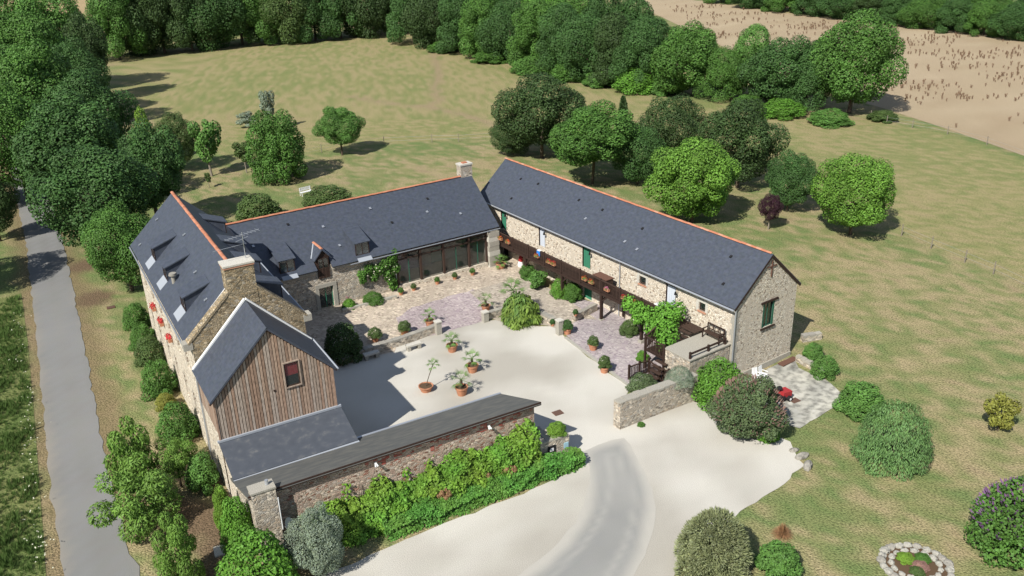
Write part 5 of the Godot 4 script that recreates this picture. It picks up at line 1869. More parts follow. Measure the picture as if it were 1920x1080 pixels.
	# stones by the drive's far corner
	for q in [[Vector3(16.54, -0.29, -41.96), 0.50, 0.24, 0.24, 1.1, "large dark-sided boulder at the drive's right tip"], [Vector3(16.54, -0.36, -43.02), 0.5, 0.2, 0.24, 0.5, "flat pale boulder behind the large one at the drive's tip"], [Vector3(16.30, -0.42, -43.76), 0.32, 0.14, 0.2, 0.3, "small pale stone at the drive's edge"]]:
		var bo := put("boulder", boulder(Vector3(q[1], q[2], q[3]), int(q[1] * 100)), M.pebble)
		tag(bo, q[5], "boulder", "boulders at the end of the drive")
		bo.position = q[0]
		bo.rotation.y = q[4]

func boulder(r: Vector3, sd: int) -> Mesher:
	rng.seed = sd
	var f := noise(1.3, sd, 2)
	var m := Mesher.new()
	var pts := []
	for j in 8:
		var row := []
		for i in 12:
			var th := PI * j / 7.0
			var ph := TAU * i / 12.0
			var d := Vector3(sin(th) * cos(ph), cos(th), sin(th) * sin(ph))
			row.append(d * r * (1.0 + 0.35 * f.get_noise_3d(d.x, d.y, d.z)) + Vector3(0, r.y * 0.5, 0))
		pts.append(row)
	for j in 7:
		for i in 12:
			var k := (i + 1) % 12
			m.quad(pts[j][i], pts[j][k], pts[j + 1][k], pts[j + 1][i])
	return m

func pot(t: Node3D, r: float, h: float) -> void:
	var m := Mesher.new()
	m.lathe(Vector3.ZERO, [Vector2(0.01, 0.0), Vector2(r * 0.68, 0.0), Vector2(r * 0.93, h * 0.8), Vector2(r * 1.04, h * 0.82), Vector2(r * 1.06, h), Vector2(r * 0.92, h), Vector2(r * 0.88, h * 0.9)], 18)
	put("pot", m, M.terracotta, t)
	m = Mesher.new()
	m.lathe(Vector3.ZERO, [Vector2(r * 0.9, h * 0.88), Vector2(0.001, h * 0.9)], 14)
	put("soil", m, M.soil, t)

func potted_palm(label: String, at: Vector3, r: float, h: float, th: float, head: float, which: int, lean := Vector3.ZERO, thin := false) -> void:
	var t := thing("potted_palm", label, "potted palm", at, which * 1.3)
	pot(t, r, h)
	var m := Mesher.new()
	var a := Vector3(0, h * 0.85, 0)
	var e := a + Vector3(0, th, 0) + lean
	if thin:
		m.tube(a, a.lerp(e, 0.5) + Vector3(0, 0.06, 0), 0.03, 0.028, 6, false)
		m.tube(a.lerp(e, 0.5) + Vector3(0, 0.06, 0), e, 0.028, 0.024, 6)
	else:
		m.tube(a, e, 0.11, 0.085, 8)
	put("trunk", m, M.bark, t)
	part("fronds", crowns.palm[which % 3], M.palm_green, t, Transform3D(Basis.from_scale(Vector3.ONE * head * 1.3), e))

func potted_bush(label: String, at: Vector3, r: float, h: float, w: float, bh: float, leaf: Material, flower: Material = null) -> void:
	var t := thing("potted_bush", label, "potted plant", at, at.x)
	pot(t, r, h)
	part("foliage", crowns.dome[int(absf(at.x * 7)) % 3], leaf, t, Transform3D(Basis.from_scale(Vector3(w, bh, w)), Vector3(0, h * 0.9, 0)))
	if flower:
		put("flowers", flower_mass(Vector3(0, h * 0.9 + bh * 0.55, 0), Vector3(w * 0.42, bh * 0.42, w * 0.42), 40, 0.07, int(absf(at.z * 10))), flower, t).set_meta("kind", "stuff")

func build_courtyard() -> void:
	potted_palm("potted fan palm in the courtyard nearest the low wall", Vector3(-4.44, -0.00, -56.77), 0.40, 0.55, 0.45, 0.62, 0)
	potted_palm("potted fan palm right of the courtyard group of four", Vector3(-2.89, -0.00, -53.70), 0.42, 0.55, 0.55, 0.66, 1)
	potted_palm("potted fan palm with dead fronds, front of the courtyard group", Vector3(-3.50, -0.00, -50.66), 0.42, 0.62, 0.6, 0.70, 2)
	potted_palm("leaning thin-stemmed plant in a wide terracotta bowl", Vector3(-5.90, -0.00, -51.28), 0.48, 0.42, 1.45, 0.42, 0, Vector3(0.55, 0, -0.35), true)
	potted_palm("potted palm on the terrace above the low wall", Vector3(-6.36, 0.02, -61.01), 0.36, 0.5, 0.5, 0.56, 1)
	potted_palm("potted palm by the small pillar left of the big palm clump", Vector3(-2.11, 0.02, -63.40), 0.36, 0.5, 0.5, 0.66, 2)
	potted_palm("spiky plant in an orange pot at the veranda's stone pillar", Vector3(-0.92, 0.29, -71.42), 0.42, 0.5, 0.2, 0.66, 0)
	potted_bush("bushy olive-green shrub in a terracotta pot on the terrace", Vector3(-8.15, 0.02, -59.69), 0.34, 0.45, 1.1, 0.75, M.leaf_olive)
	potted_bush("pale loose shrub in a pot beside the dark courtyard bush", Vector3(-10.22, 0.03, -58.68), 0.3, 0.4, 1.2, 0.8, M.leaf_olive, M.flower_white)
	potted_bush("clipped green shrub in a pot, farthest along the barn kerb", Vector3(4.03, -0.03, -59.10), 0.34, 0.5, 0.95, 0.75, M.leaf_dark)
	potted_bush("leafy shrub in a pot, middle of the barn kerb", Vector3(5.70, -0.09, -56.55), 0.34, 0.5, 0.9, 0.7, M.leaf_olive)
	potted_bush("white-flowering shrub in a pot, nearest along the barn kerb", Vector3(6.16, -0.13, -53.32), 0.34, 0.45, 1.0, 0.95, M.leaf_olive, M.flower_white)
	var row := ["first", "second", "third", "fourth", "fifth"]
	var k := 0
	for p in [Vector3(-9.07, 0.35, -66.23), Vector3(-8.10, 0.35, -67.01), Vector3(-6.24, 0.35, -68.19), Vector3(-4.81, 0.34, -69.11), Vector3(-3.34, 0.33, -69.95)]:
		potted_bush("small potted plant below the veranda glazing, %s from the left" % row[k], p, 0.2, 0.3, 0.55, 0.42, M.leaf_olive if k % 2 else M.leaf_mid)
		k += 1
	for q in [[Vector3(2.93, -0.02, -59.23), "round clipped plant in a small pot on the low wall by the corner pillar"], [Vector3(4.76, -0.03, -60.84), "small ball plant in a pot on the bed wall under the balcony"]]:
		var o := thing("potted_ball", q[1], "potted plant", q[0] + Vector3(0, 0.62, 0), 0.4)
		pot(o, 0.17, 0.22)
		part("foliage", crowns.dome[1], M.leaf_dark, o, Transform3D(Basis.from_scale(Vector3(0.5, 0.42, 0.5)), Vector3(0, 0.18, 0)))
	# big clump of arching palm fronds
	var cl := thing("palm_clump", "large clump of arching yellow-green palm fronds in the courtyard", "palm", Vector3(0.66, -0.01, -61.25), 0.3)
	part("fronds", crowns.frond[0], M.palm_lime, cl, Transform3D(Basis.from_scale(Vector3(3.1, 2.3, 3.1)), Vector3.ZERO))
	part("fronds", crowns.frond[0], M.palm_green, cl, Transform3D(Basis(Vector3.UP, 1.9).scaled(Vector3(2.8, 2.5, 2.8)), Vector3(-0.1, 0, -0.2)))
	part("fronds", crowns.blades[0], M.palm_lime, cl, Transform3D(Basis(Vector3.UP, 0.9).scaled(Vector3(3.4, 1.9, 3.4)), Vector3(0, 0.0, 0)))
	part("crown", crowns.palm[0], M.palm_green, cl, Transform3D(Basis.from_scale(Vector3.ONE * 1.25), Vector3(-0.3, 2.3, -1.1)))
	var m := Mesher.new()
	m.tube(Vector3(-0.3, -0.2, -1.0), Vector3(-0.3, 1.9, -1.0), 0.16, 0.13, 8)
	put("trunk", m, M.bark, cl)
	# drain covers
	for q in [[Vector3(2.66, -0.03, -48.07), "small rusty drain cover in the courtyard gravel"], [Vector3(18.38, -0.97, -50.23), "rusty square drain cover in the concrete yard"], [Vector3(-32.82, 0.00, -66.14), "grey manhole cover in the verge of the lane"]]:
		m = Mesher.new()
		m.box(Vector3(0, 0.045, 0), Vector3(0.62, 0.03, 0.5))
		var o := thing("drain_cover", q[1], "drain cover", q[0], 0.5)
		put("cover", m, M.rust, o)
		m = Mesher.new()
		for i in 5:
			m.box(Vector3(0, 0.066, -0.18 + i * 0.09), Vector3(0.5, 0.014, 0.03))
		put("ribs", m, M.iron, o)
	# red and white ornament by the barn
	var g := thing("garden_ornament", "red and white garden ornament beside the barn under the balcony", "ornament", Vector3(0.80, 0.23, -71.78), 0.2)
	m = Mesher.new()
	m.lathe(Vector3.ZERO, [Vector2(0.001, 0.0), Vector2(0.22, 0.0), Vector2(0.26, 0.2), Vector2(0.2, 0.42), Vector2(0.15, 0.5), Vector2(0.001, 0.52)], 12)
	put("base", m, M.white_paint, g)
	m = Mesher.new()
	m.lathe(Vector3(0.04, 0.45, 0), [Vector2(0.12, 0.0), Vector2(0.2, 0.12), Vector2(0.2, 0.4), Vector2(0.1, 0.6), Vector2(0.001, 0.66)], 12)
	put("head", m, M.red, g)
	# white garden chairs stacked in the yard
	var names := ["left", "right"]
	for i in 2:
		var c := thing("garden_chair", "white plastic chair by the barn gable, %s of the pair" % names[i], "chair", [Vector3(16.48, -0.92, -52.78), Vector3(17.04, -0.94, -53.07)][i], 0.3 + i * 0.5, "white chairs at the barn gable")
		m = Mesher.new()
		m.box(Vector3(0, 0.42, 0), Vector3(0.46, 0.04, 0.46))
		put("seat", m, M.white_paint, c)
		for s in 4:
			m = Mesher.new()
			m.box(Vector3(-0.165 + s * 0.11, 0.70, -0.25), Vector3(0.075, 0.54, 0.03), Basis(Vector3.RIGHT, -0.18))
			put("back_slat", m, M.white_paint, c)
		for q in [[-0.2, -0.2], [0.2, -0.2], [-0.2, 0.2], [0.2, 0.2]]:
			m = Mesher.new()
			m.box(Vector3(q[0], 0.21, q[1]), Vector3(0.045, 0.42, 0.045))
			put("leg", m, M.white_paint, c)
		for x in [-0.23, 0.23]:
			m = Mesher.new()
			m.box(Vector3(x, 0.62, 0.0), Vector3(0.05, 0.03, 0.44))
			put("armrest", m, M.white_paint, c)
	# ride-on mower half hidden by the shrub
	var mo := thing("ride_on_mower", "red ride-on mower parked behind the dry-flowered shrub", "mower", Vector3(17.26, -0.94, -50.24), 2.1)
	m = Mesher.new()
	m.slab(Vector3(-0.32, 0.62, 0.95), Vector3(0.32, 0.62, 0.95), Vector3(0.34, 0.72, 0.15), Vector3(-0.34, 0.72, 0.15), 0.36)
	put("bonnet", m, M.red, mo)
	m = Mesher.new()
	m.box(Vector3(0, 0.38, -0.25), Vector3(0.85, 0.22, 0.95))
	put("chassis", m, M.black, mo)
	m = Mesher.new()
	m.box(Vector3(0, 0.62, -0.35), Vector3(0.46, 0.12, 0.42))
	m.box(Vector3(0, 0.86, -0.56), Vector3(0.46, 0.42, 0.1), Basis(Vector3.RIGHT, -0.2))
	put("seat", m, M.black, mo)
	m = Mesher.new()
	m.tube(Vector3(0, 0.7, 0.25), Vector3(0, 0.98, 0.05), 0.025, 0.025, 6)
	m.tube(Vector3(0, 0.97, 0.04), Vector3(0, 1.0, 0.03), 0.19, 0.19, 12)
	put("steering_wheel", m, M.black, mo)
	for q in [[-0.42, 0.62, 0.19], [0.42, 0.62, 0.19], [-0.46, -0.5, 0.26], [0.46, -0.5, 0.26]]:
		m = Mesher.new()
		m.tube(Vector3(q[0] - 0.1, q[2], q[1]), Vector3(q[0] + 0.1, q[2], q[1]), q[2], q[2], 14)
		var wh := put("wheel", m, M.black, mo)
		m = Mesher.new()
		m.tube(Vector3(q[0] - 0.105, q[2], q[1]), Vector3(q[0] + 0.105, q[2], q[1]), q[2] * 0.5, q[2] * 0.5, 10)
		put("rim", m, M.white_paint, wh)
	for x in [-0.18, 0.18]:
		m = Mesher.new()
		m.tube(Vector3(x, 0.5, 0.95), Vector3(x, 0.5, 0.99), 0.08, 0.07, 10)
		put("headlight", m, M.white_paint, mo)
	# white bench on the back lawn
	var wb := thing("lawn_bench", "white garden bench on the lawn behind the middle house", "bench", Vector3(-22.56, 0.00, -94.93), 0.7)
	for i in 3:
		m = Mesher.new()
		m.box(Vector3(0, 0.44, -0.15 + i * 0.15), Vector3(1.4, 0.03, 0.12))
		put("seat_slat", m, M.white_paint, wb)
	for i in 3:
		m = Mesher.new()
		m.box(Vector3(0, 0.6 + i * 0.13, -0.26), Vector3(1.4, 0.09, 0.03))
		put("back_slat", m, M.white_paint, wb)
	for x in [-0.62, 0.62]:
		m = Mesher.new()
		m.box(Vector3(x, 0.45, -0.25), Vector3(0.06, 0.9, 0.06))
		put("leg", m, M.white_paint, wb)
		m = Mesher.new()
		m.box(Vector3(x, 0.22, 0.2), Vector3(0.06, 0.44, 0.06))
		put("leg", m, M.white_paint, wb)
	# slab lying under the conifers
	var sl := thing("paving_slab", "loose pale slab on the bare earth under the front conifers", "slab", Vector3(-15.15, -0.00, -35.89), 0.4)
	m = Mesher.new()
	m.box(Vector3(0, 0.05, 0), Vector3(0.6, 0.08, 0.8))
	put("slab", m, M.coping, sl)

# leaves on a draped mass along a wall: profile gives top height and depth at x
func leaf_mass(x0: float, x1: float, zb: float, prof: Callable, count: int, s: float, sd: int, tone := 1.0) -> Mesher:
	rng.seed = sd
	var f := noise(0.55, sd, 3)
	var m := Mesher.new()
	for i in count:
		var x := rng.randf_range(x0, x1)
		var t := rng.randf()
		var tp: Vector2 = prof.call(x)
		var b := f.get_noise_2d(x * 1.3, t * 5.0)
		var hgt2 := tp.x * (1.0 + 0.25 * f.get_noise_1d(x * 2.1))
		var a := t * PI * 0.5
		var y := hgt2 * cos(a) * (1.0 + 0.15 * b)
		var z := zb + tp.y * (0.25 + 0.75 * sin(a)) * (1.0 + 0.35 * b) * rng.randf_range(0.78, 1.05)
		if t < 0.12:
			z = zb + tp.y * rng.randf_range(0.0, 0.35)
		var d := Vector3(0, cos(a) * 0.8 + 0.3, sin(a))
		var nn := (d + rand_dir() * 0.8).normalized()
		var al := nn.cross(rand_dir()).normalized()
		var c := rng.randf_range(0.55, 1.0) * (0.85 + 0.3 * b) * tone
		m.col = Color(minf(c * (1.0 + 0.35 * f.get_noise_2d(x * 0.6 + 40.0, y)), 1.0), minf(c, 1.0), c * 0.85)
		m.leaf(Vector3(x, y, z) - al * s * 0.5, al, nn, s * rng.randf_range(0.7, 1.3), s * 0.75)
	return m

func build_shrubs() -> void:
	# creeper and hedge along the drive wall
	var org := Vector3(-14.966, 0.000, -38.829)
	var ang := 0.5042
	var cr := thing("creeper", "bright green creeper covering the shed's rubble wall", "creeper", org, ang)
	var p1 := func(x: float) -> Vector2:
		var tp := [[2.0, 1.6], [5.0, 1.9], [6.5, 2.2], [8.0, 1.75], [10.0, 2.3], [11.5, 2.4], [12.5, 2.1], [14.0, 2.5], [15.4, 3.1], [16.0, 2.9]]
		var y := 1.6
		for i in tp.size() - 1:
			if x >= tp[i][0]:
				y = lerpf(tp[i][1], tp[i + 1][1], clampf((x - tp[i][0]) / (tp[i + 1][0] - tp[i][0]), 0, 1))
		return Vector2(y, 1.35)
	put("leaves", leaf_mass(2.2, 15.7, 4.22, p1, 17000, 0.17, 401), M.leaf_vine, cr)
	var bare := Mesher.new()
	rng.seed = 5
	for i in 26:
		var x := rng.randf_range(3.0, 15.4)
		bare.tube(Vector3(x, 0, 4.5), Vector3(x + rng.randf_range(-0.8, 0.8), rng.randf_range(1.4, 2.6), 4.28), 0.03, 0.012, 5)
	put("stems", bare, M.bark, cr)
	var tendrils := Mesher.new()
	for q in [[4.6, 2.9], [7.9, 2.5], [9.3, 2.7], [6.3, 2.8]]:
		for i in 70:
			var y := rng.randf_range(0.8, q[1])
			var nn := (Vector3(0, 0.3, 1) + rand_dir() * 0.6).normalized()
			tendrils.col = Color(rng.randf_range(0.7, 1), rng.randf_range(0.7, 1), 0.7)
			tendrils.leaf(Vector3(q[0] + rng.randf_range(-0.22, 0.22) + (y - 1.5) * 0.1, y, 4.24 + rng.randf() * 0.12), nn.cross(rand_dir()).normalized(), nn, 0.16, 0.12)
	put("tendrils", tendrils, M.leaf_vine, cr)
	for q in [[12.0, 4.75, 1.2, 1.1], [13.6, 5.0, 1.0, 0.9], [9.6, 5.1, 0.9, 0.8]]:
		var o := thing("withered_shrub", ["", "", ""][0] + "brown withered shrub in the creeper, %s" % ("below its middle" if q[0] == 12.0 else ("near the gate block" if q[0] == 13.6 else "left of the middle")), "shrub", Transform3D(Basis(Vector3.UP, ang), org) * Vector3(q[0], 0, q[1] + 0.35), ang, "withered shrubs in the creeper")
		part("twigs", crowns.loose[0], M.leaf_brown, o, Transform3D(Basis.from_scale(Vector3(q[2], 1.2, q[3])), Vector3(0, 0.3, 0)))
		put("stem", trunk(1.2, 0.03, 4, int(q[0] * 10), 0.3), M.bark, o)
	var hd := thing("clipped_hedge", "low bright green hedge along the foot of the creeper wall", "hedge", org, ang)
	var p2 := func(x: float) -> Vector2:
		return Vector2(0.95 + 0.18 * sin(x * 1.7) * 0.5, 1.05)
	put("leaves", leaf_mass(6.0, 18.2, 5.15, p2, 12000, 0.13, 402), M.leaf_hedge, hd)
	var hb := Mesher.new()
	for i in 24:
		var x := 6.2 + i * 0.5
		hb.tube(Vector3(x, -0.1, 5.55), Vector3(x + 0.1, 0.7, 5.65), 0.03, 0.015, 5)
	put("stems", hb, M.bark, hd)
	# rose climbing on the farmhouse
	var bt := Transform3D(Basis(Vector3.UP, 0.5588), Vector3(-12.8825, 0, -70.0904))
	var ro := thing("climbing_rose", "white-flowered climbing rose on the farmhouse wall", "climber", bt * Vector3(0.4, 0.3685, 4.2494), 0.5588)
	rng.seed = 61
	var rm := Mesher.new()
	for c in [[-2.0, 2.2, 0.45], [-1.4, 2.5, 0.5], [-0.6, 2.3, 0.55], [0.1, 2.6, 0.5], [0.7, 2.9, 0.5], [0.9, 3.35, 0.4], [0.2, 1.7, 0.55], [0.5, 1.0, 0.5], [-1.0, 1.75, 0.45], [0.9, 2.0, 0.5], [0.6, 0.5, 0.4], [-2.0, 1.7, 0.35]]:
		for i in 210:
			var d := rand_dir()
			d.z = absf(d.z)
			var p: Vector3 = Vector3(c[0], c[1], 0.05) + d * c[2] * Vector3(1, 1, 0.8) * rng.randf_range(0.6, 1.0)
			var nn := (d + rand_dir() * 0.7).normalized()
			var t := rng.randf_range(0.5, 1.0)
			rm.col = Color(t, t, t * 0.8)
			rm.leaf(p, nn.cross(rand_dir()).normalized(), nn, 0.17, 0.13)
	put("leaves", rm, M.leaf_mid, ro)
	put("flowers", flower_mass(Vector3(-0.3, 2.2, 0.35), Vector3(1.9, 1.0, 0.35), 46, 0.13, 62), M.flower_white, ro).set_meta("kind", "stuff")
	var rs := Mesher.new()
	rs.tube(Vector3(0.5, -0.2, 0.1), Vector3(0.4, 1.6, 0.08), 0.05, 0.04, 6)
	rs.tube(Vector3(0.4, 1.5, 0.08), Vector3(-1.8, 2.3, 0.08), 0.035, 0.02, 6)
	rs.tube(Vector3(0.4, 1.5, 0.08), Vector3(0.9, 3.2, 0.08), 0.035, 0.02, 6)
	put("stem", rs, M.bark, ro)
	# vine over the balcony end
	var bt2 := Transform3D(Basis(Vector3.UP, -0.9623), Vector3(8.5370, 0, -66.9276))
	var vi := thing("grape_vine", "lush green vine spilling over the balcony end and stair", "climber", bt2 * Vector3(9.8, -0.3, 4.9), -0.9623)
	rng.seed = 71
	var vm := Mesher.new()
	for c in [[-2.6, 3.1, 0.25, 0.55], [-1.7, 3.05, 0.3, 0.6], [-0.8, 2.95, 0.35, 0.65], [0.1, 3.0, 0.3, 0.75], [1.0, 3.3, -0.1, 0.85], [1.4, 3.0, 0.5, 0.8], [1.9, 2.6, 0.9, 0.8], [2.3, 2.3, 1.4, 0.7], [0.6, 2.6, 0.9, 0.7], [1.2, 3.7, -0.6, 0.7], [0.3, 3.5, -0.4, 0.6], [-1.2, 2.6, 0.6, 0.5]]:
		for i in 330:
			var d := rand_dir()
			var p: Vector3 = Vector3(c[0], c[1], c[2]) + d * c[3] * rng.randf_range(0.7, 1.05)
			var nn := (d + rand_dir() * 0.7 + Vector3(0, 0.3, 0)).normalized()
			var t := rng.randf_range(0.55, 1.0)
			vm.col = Color(t, t, t * 0.8)
			vm.leaf(p, nn.cross(rand_dir()).normalized(), nn, 0.2, 0.16)
	put("leaves", vm, M.leaf_bright, vi)
	var vs := Mesher.new()
	vs.tube(Vector3(0.2, 0, 0.1), Vector3(0.3, 3.0, 0.3), 0.07, 0.05, 6)
	vs.tube(Vector3(0.3, 2.8, 0.3), Vector3(-2.4, 3.1, 0.3), 0.04, 0.02, 6)
	vs.tube(Vector3(0.3, 2.8, 0.3), Vector3(2.2, 2.4, 1.2), 0.04, 0.02, 6)
	put("stem", vs, M.bark, vi)

	var S := [
		# spec, proto, which, leaf, label
		[[-12.15, -56.18, 2.97, 3.05], "dome", 0, M.leaf_deep, "dark green rounded shrub in the shade of the timber wing"],
		[[-29.24, -62.42, 2.11, 2.16], "dome", 0, M.leaf_mid, "farthest rounded shrub along the lane side of the long house"],
		[[-27.38, -58.91, 1.94, 2.22], "dome", 1, M.leaf_mid, "second shrub in the row along the long house's lane wall"],
		[[-25.89, -56.20, 2.31, 2.36], "dome", 2, M.leaf_olive, "third shrub in the row along the long house's lane wall"],
		[[-23.76, -51.94, 2.68, 2.51], "dome", 0, M.leaf_mid, "fourth, yellow-flecked shrub along the long house's lane wall"],
		[[-22.75, -50.06, 1.20, 1.46], "dome", 1, M.leaf_yellow, "small yellowish shrub at the end of the lane wall row"],
		[[-20.65, -46.41, 2.66, 2.62], "dome", 2, M.leaf_mid, "yellow-flowered glossy shrub beside the timber wing corner"],
		[[-17.57, -41.27, 2.50, 1.98], "dome", 1, M.leaf_fresh, "soft green shrub left of the lean-to"],
		[[-13.99, -35.80, 3.61, 1.89], "dome", 0, M.leaf_bright, "bright green bush at the corner below the satellite dish"],
		[[-12.25, -32.57, 4.07, 3.78], "dome", 2, M.leaf_bright, "large bright green bush at the bottom edge left of the drive"],
		[[-15.34, -37.73, 2.88, 1.12], "dome", 1, M.leaf_vine, "tall narrow bright bush against the shed's end wall"],
		[[13.16, -49.77, 3.35, 3.76], "dome", 2, M.leaf_bright, "glossy bright green bush against the raised terrace wall"],
		[[15.16, -45.30, 1.02, 1.55], "dome", 1, M.leaf_bright, "small bright bush in front of the dry-flowered shrub"],
		[[21.96, -48.39, 2.19, 3.27], "dome", 0, M.leaf_fresh, "fresh green sprawling shrub right of the concrete yard"],
		[[21.15, -55.32, 1.53, 1.67], "dome", 1, M.leaf_fresh, "upper shrub on the bank beside the barn gable"],
		[[21.36, -53.40, 1.62, 1.99], "dome", 2, M.leaf_fresh, "lower shrub on the bank beside the barn gable"],
		[[28.82, -44.87, 2.69, 2.17], "loose", 0, M.leaf_yellow, "small yellow-leaved bush alone on the right lawn"],
		[[12.32, -33.35, 1.73, 2.36], "dome", 1, M.leaf_fresh, "low bright green clump beside the round grey-green bush"],
		[[-25.86, -86.72, 3.04, 4.83], "dome", 0, M.leaf_olive, "olive-green domed shrub behind the long house"],
		[[-19.47, -90.94, 2.38, 5.49], "dome", 2, M.leaf_olive, "flat olive dome of a shrub beside the white lawn bench"],
		[[1.39, -69.54, 1.37, 1.64], "dome", 1, M.leaf_mid, "green shrub at the first balcony post"],
		[[2.13, -67.49, 1.63, 2.31], "loose", 1, M.leaf_fresh, "feathery green shrub between the first two balcony posts"],
		[[3.88, -65.77, 1.70, 1.74], "dome", 2, M.leaf_bright, "bright shrub at the second balcony post"],
		[[4.92, -65.08, 1.60, 1.72], "dome", 1, M.leaf_mid, "dark-leaved shrub right of the second balcony post"],
		[[8.64, -59.01, 1.24, 1.59], "dome", 0, M.leaf_olive, "low olive shrub at the foot of the barn wall by the vine"],
		[[9.06, -55.07, 0.85, 1.05], "dome", 1, M.leaf_bright, "small bright shrub left of the stair landing"],
		[[8.42, -50.76, 1.41, 2.25], "dome", 2, M.leaf_buddleia, "dull reddish-green shrub at the foot of the slatted fence"],
		[[-12.95, -63.94, 0.84, 1.27], "dome", 1, M.leaf_bright, "low green plants in the bed left of the rose"],
		[[-11.16, -64.83, 1.03, 1.88], "dome", 2, M.leaf_mid, "low mixed plants in the bed under the rose"],
		[[7.71, -46.57, 0.31, 0.59], "dome", 1, M.leaf_mid, "tuft of weeds at the foot of the gateway wall"],
	]
	for q in S:
		tree("shrub", q[4], "shrub", q[0], q[1], q[2], q[3], 0.02, "", null, 0.05)
	var sv := tree("shrub", "silvery shrub spilling over the top of the gateway wall", "shrub", [10.56, -49.51, 1.15, 1.9], "weep", 0, M.leaf_silver, 0.0)
	sv.position.y += 1.5
	var lb := tree("shrub", "small lime bush growing on the gate block", "shrub", [2.32, -43.36, 0.75, 1.25], "dome", 0, M.leaf_vine, 0.0)
	lb.position.y += 1.58
	# two-part shrubs: foliage and flowers
	var b1 := tree("buddleia", "big shrub covered in dry brown flower heads by the concrete yard", "shrub", [13.92, -45.53, 4.37, 4.86], "lumpy", 2, M.leaf_buddleia, -0.12)
	spikes(b1, 520, M.flower_dry, 11)
	var b2 := tree("buddleia", "purple-flowered shrub at the right edge of the lawn", "shrub", [23.90, -34.18, 4.26, 4.17], "dome", 2, M.leaf_mid, 0.02)
	spikes(b2, 420, M.flower_purple, 12)
	var wl := tree("weeping_shrub", "large mound of weeping green twigs on the right lawn", "shrub", [21.46, -42.26, 3.94, 4.52], "weep", 0, M.leaf_willow, 0.0)
	wl.rotation.y = 1.0
	var rb := tree("round_bush", "round fine-leaved grey-green bush at the bottom of the lawn", "shrub", [9.22, -33.48, 3.42, 3.54], "fur", 0, M.leaf_grey, 0.0)
	rb.rotation.y = 0.4
	var rc: Node3D = rb.get_child(0)
	part("foliage", crowns.dome[2], M.leaf_grey, rb, Transform3D(rc.transform.basis.scaled(Vector3(0.9, 0.92, 0.9)), rc.position))
	var ol := tree("olive_bush", "blue-grey feathery bush at the front of the creeper", "shrub", [-9.76, -34.08, 4.15, 3.07], "lumpy", 1, M.leaf_silver, 0.02)
	ol.rotation.y = 0.6
	var dl := thing("dead_lily", "dry russet leaves behind the low bright clump", "plant", Vector3(13.27, -0.03, -35.82), 0.2)
	part("leaves", crowns.blades[0], M.leaf_brown, dl, Transform3D(Basis.from_scale(Vector3(1.2, 1.0, 1.2)), Vector3.ZERO))
	# yellow flowers on the lane shrubs
	var hy := thing("hydrangea", "pink hydrangea beside the farmhouse door", "flower", Vector3(-13.26, 0.36, -65.14), 0.0)
	part("foliage", crowns.dome[1], M.leaf_mid, hy, Transform3D(Basis.from_scale(Vector3(0.7, 0.6, 0.7)), Vector3.ZERO))
	put("flowers", flower_mass(Vector3(0, 0.5, 0), Vector3(0.3, 0.18, 0.3), 60, 0.1, 33), M.flower_pink, hy)
	# round flower bed of stones
	var c2 := Vector2(18.97, -33.37)
	var bed := thing("flower_bed", "ring of pale stones round a small flower bed", "flower bed", on(c2), 0.0)
	rng.seed = 88
	for i in 22:
		var a := TAU * i / 22.0
		var r := 1.55 + rng.randf_range(-0.06, 0.06)
		var o := put("stone", boulder(Vector3(0.26, 0.13, 0.2) * rng.randf_range(0.85, 1.15), 500 + i), M.pebble_b if i % 3 else M.pebble, bed)
		o.position = Vector3(cos(a) * r, 0.03, sin(a) * r * 0.9)
		o.rotation.y = -a + PI / 2
	for i in 15:
		var a := TAU * i / 15.0
		var o := put("stone", boulder(Vector3(0.2, 0.12, 0.16) * rng.randf_range(0.85, 1.15), 540 + i), M.pebble_b, bed)
		o.position = Vector3(cos(a) * 1.12, 0.06, sin(a) * 1.0)
		o.rotation.y = -a + PI / 2
	var so := Mesher.new()
	so.lathe(Vector3.ZERO, [Vector2(1.5, 0.03), Vector2(0.9, 0.1), Vector2(0.001, 0.14)], 18)
	put("soil", so, M.soil, bed)
	for q in [[-0.35, -0.35, 0.95, M.leaf_lime, "bright lime cushion plant in the stone-ringed bed"], [0.45, -0.3, 0.85, M.leaf_mid, "dark green cushion plant in the stone-ringed bed"], [0.1, 0.25, 0.9, M.flower_dusky, "pink-flowered cushion in the stone-ringed bed"], [-0.2, 0.6, 0.8, M.leaf_olive, "olive cushion plant at the front of the stone-ringed bed"]]:
		var o := thing("cushion_plant", q[4], "plant", on(c2 + Vector2(q[0], q[1])) + Vector3(0, 0.1, 0), 0.3)
		part("foliage", crowns.dome[1], q[3], o, Transform3D(Basis.from_scale(Vector3(q[2], 0.34, q[2])), Vector3.ZERO))
		put("stem", trunk(0.22, 0.02, 2, 4, 0.1), M.bark, o)

func spikes(t: Node3D, n: int, mt: Material, sd: int) -> void:
	rng.seed = sd
	var cr: Node3D = t.get_child(0)
	var sc: Vector3 = cr.transform.basis.get_scale()
	var y0: float = cr.position.y
	var m := Mesher.new()
	for i in n:
		var d := rand_dir()
		d.y = absf(d.y)
		if d.y < 0.15:
			continue
		var p := Vector3(d.x * sc.x * 0.44, y0 + (0.30 + d.y * 0.60) * sc.y, d.z * sc.z * 0.44)
		var dir := (d + Vector3(0, 0.4, 0) + rand_dir() * 0.3).normalized()
		for k in 3:
			var c := rng.randf_range(0.6, 1.0)
			m.col = Color(c, c, c)
			var nn := dir.cross(rand_dir()).normalized()
			m.leaf(p, dir, nn, 0.3, 0.09)
	put("flowers", m, mt, t).set_meta("kind", "stuff")

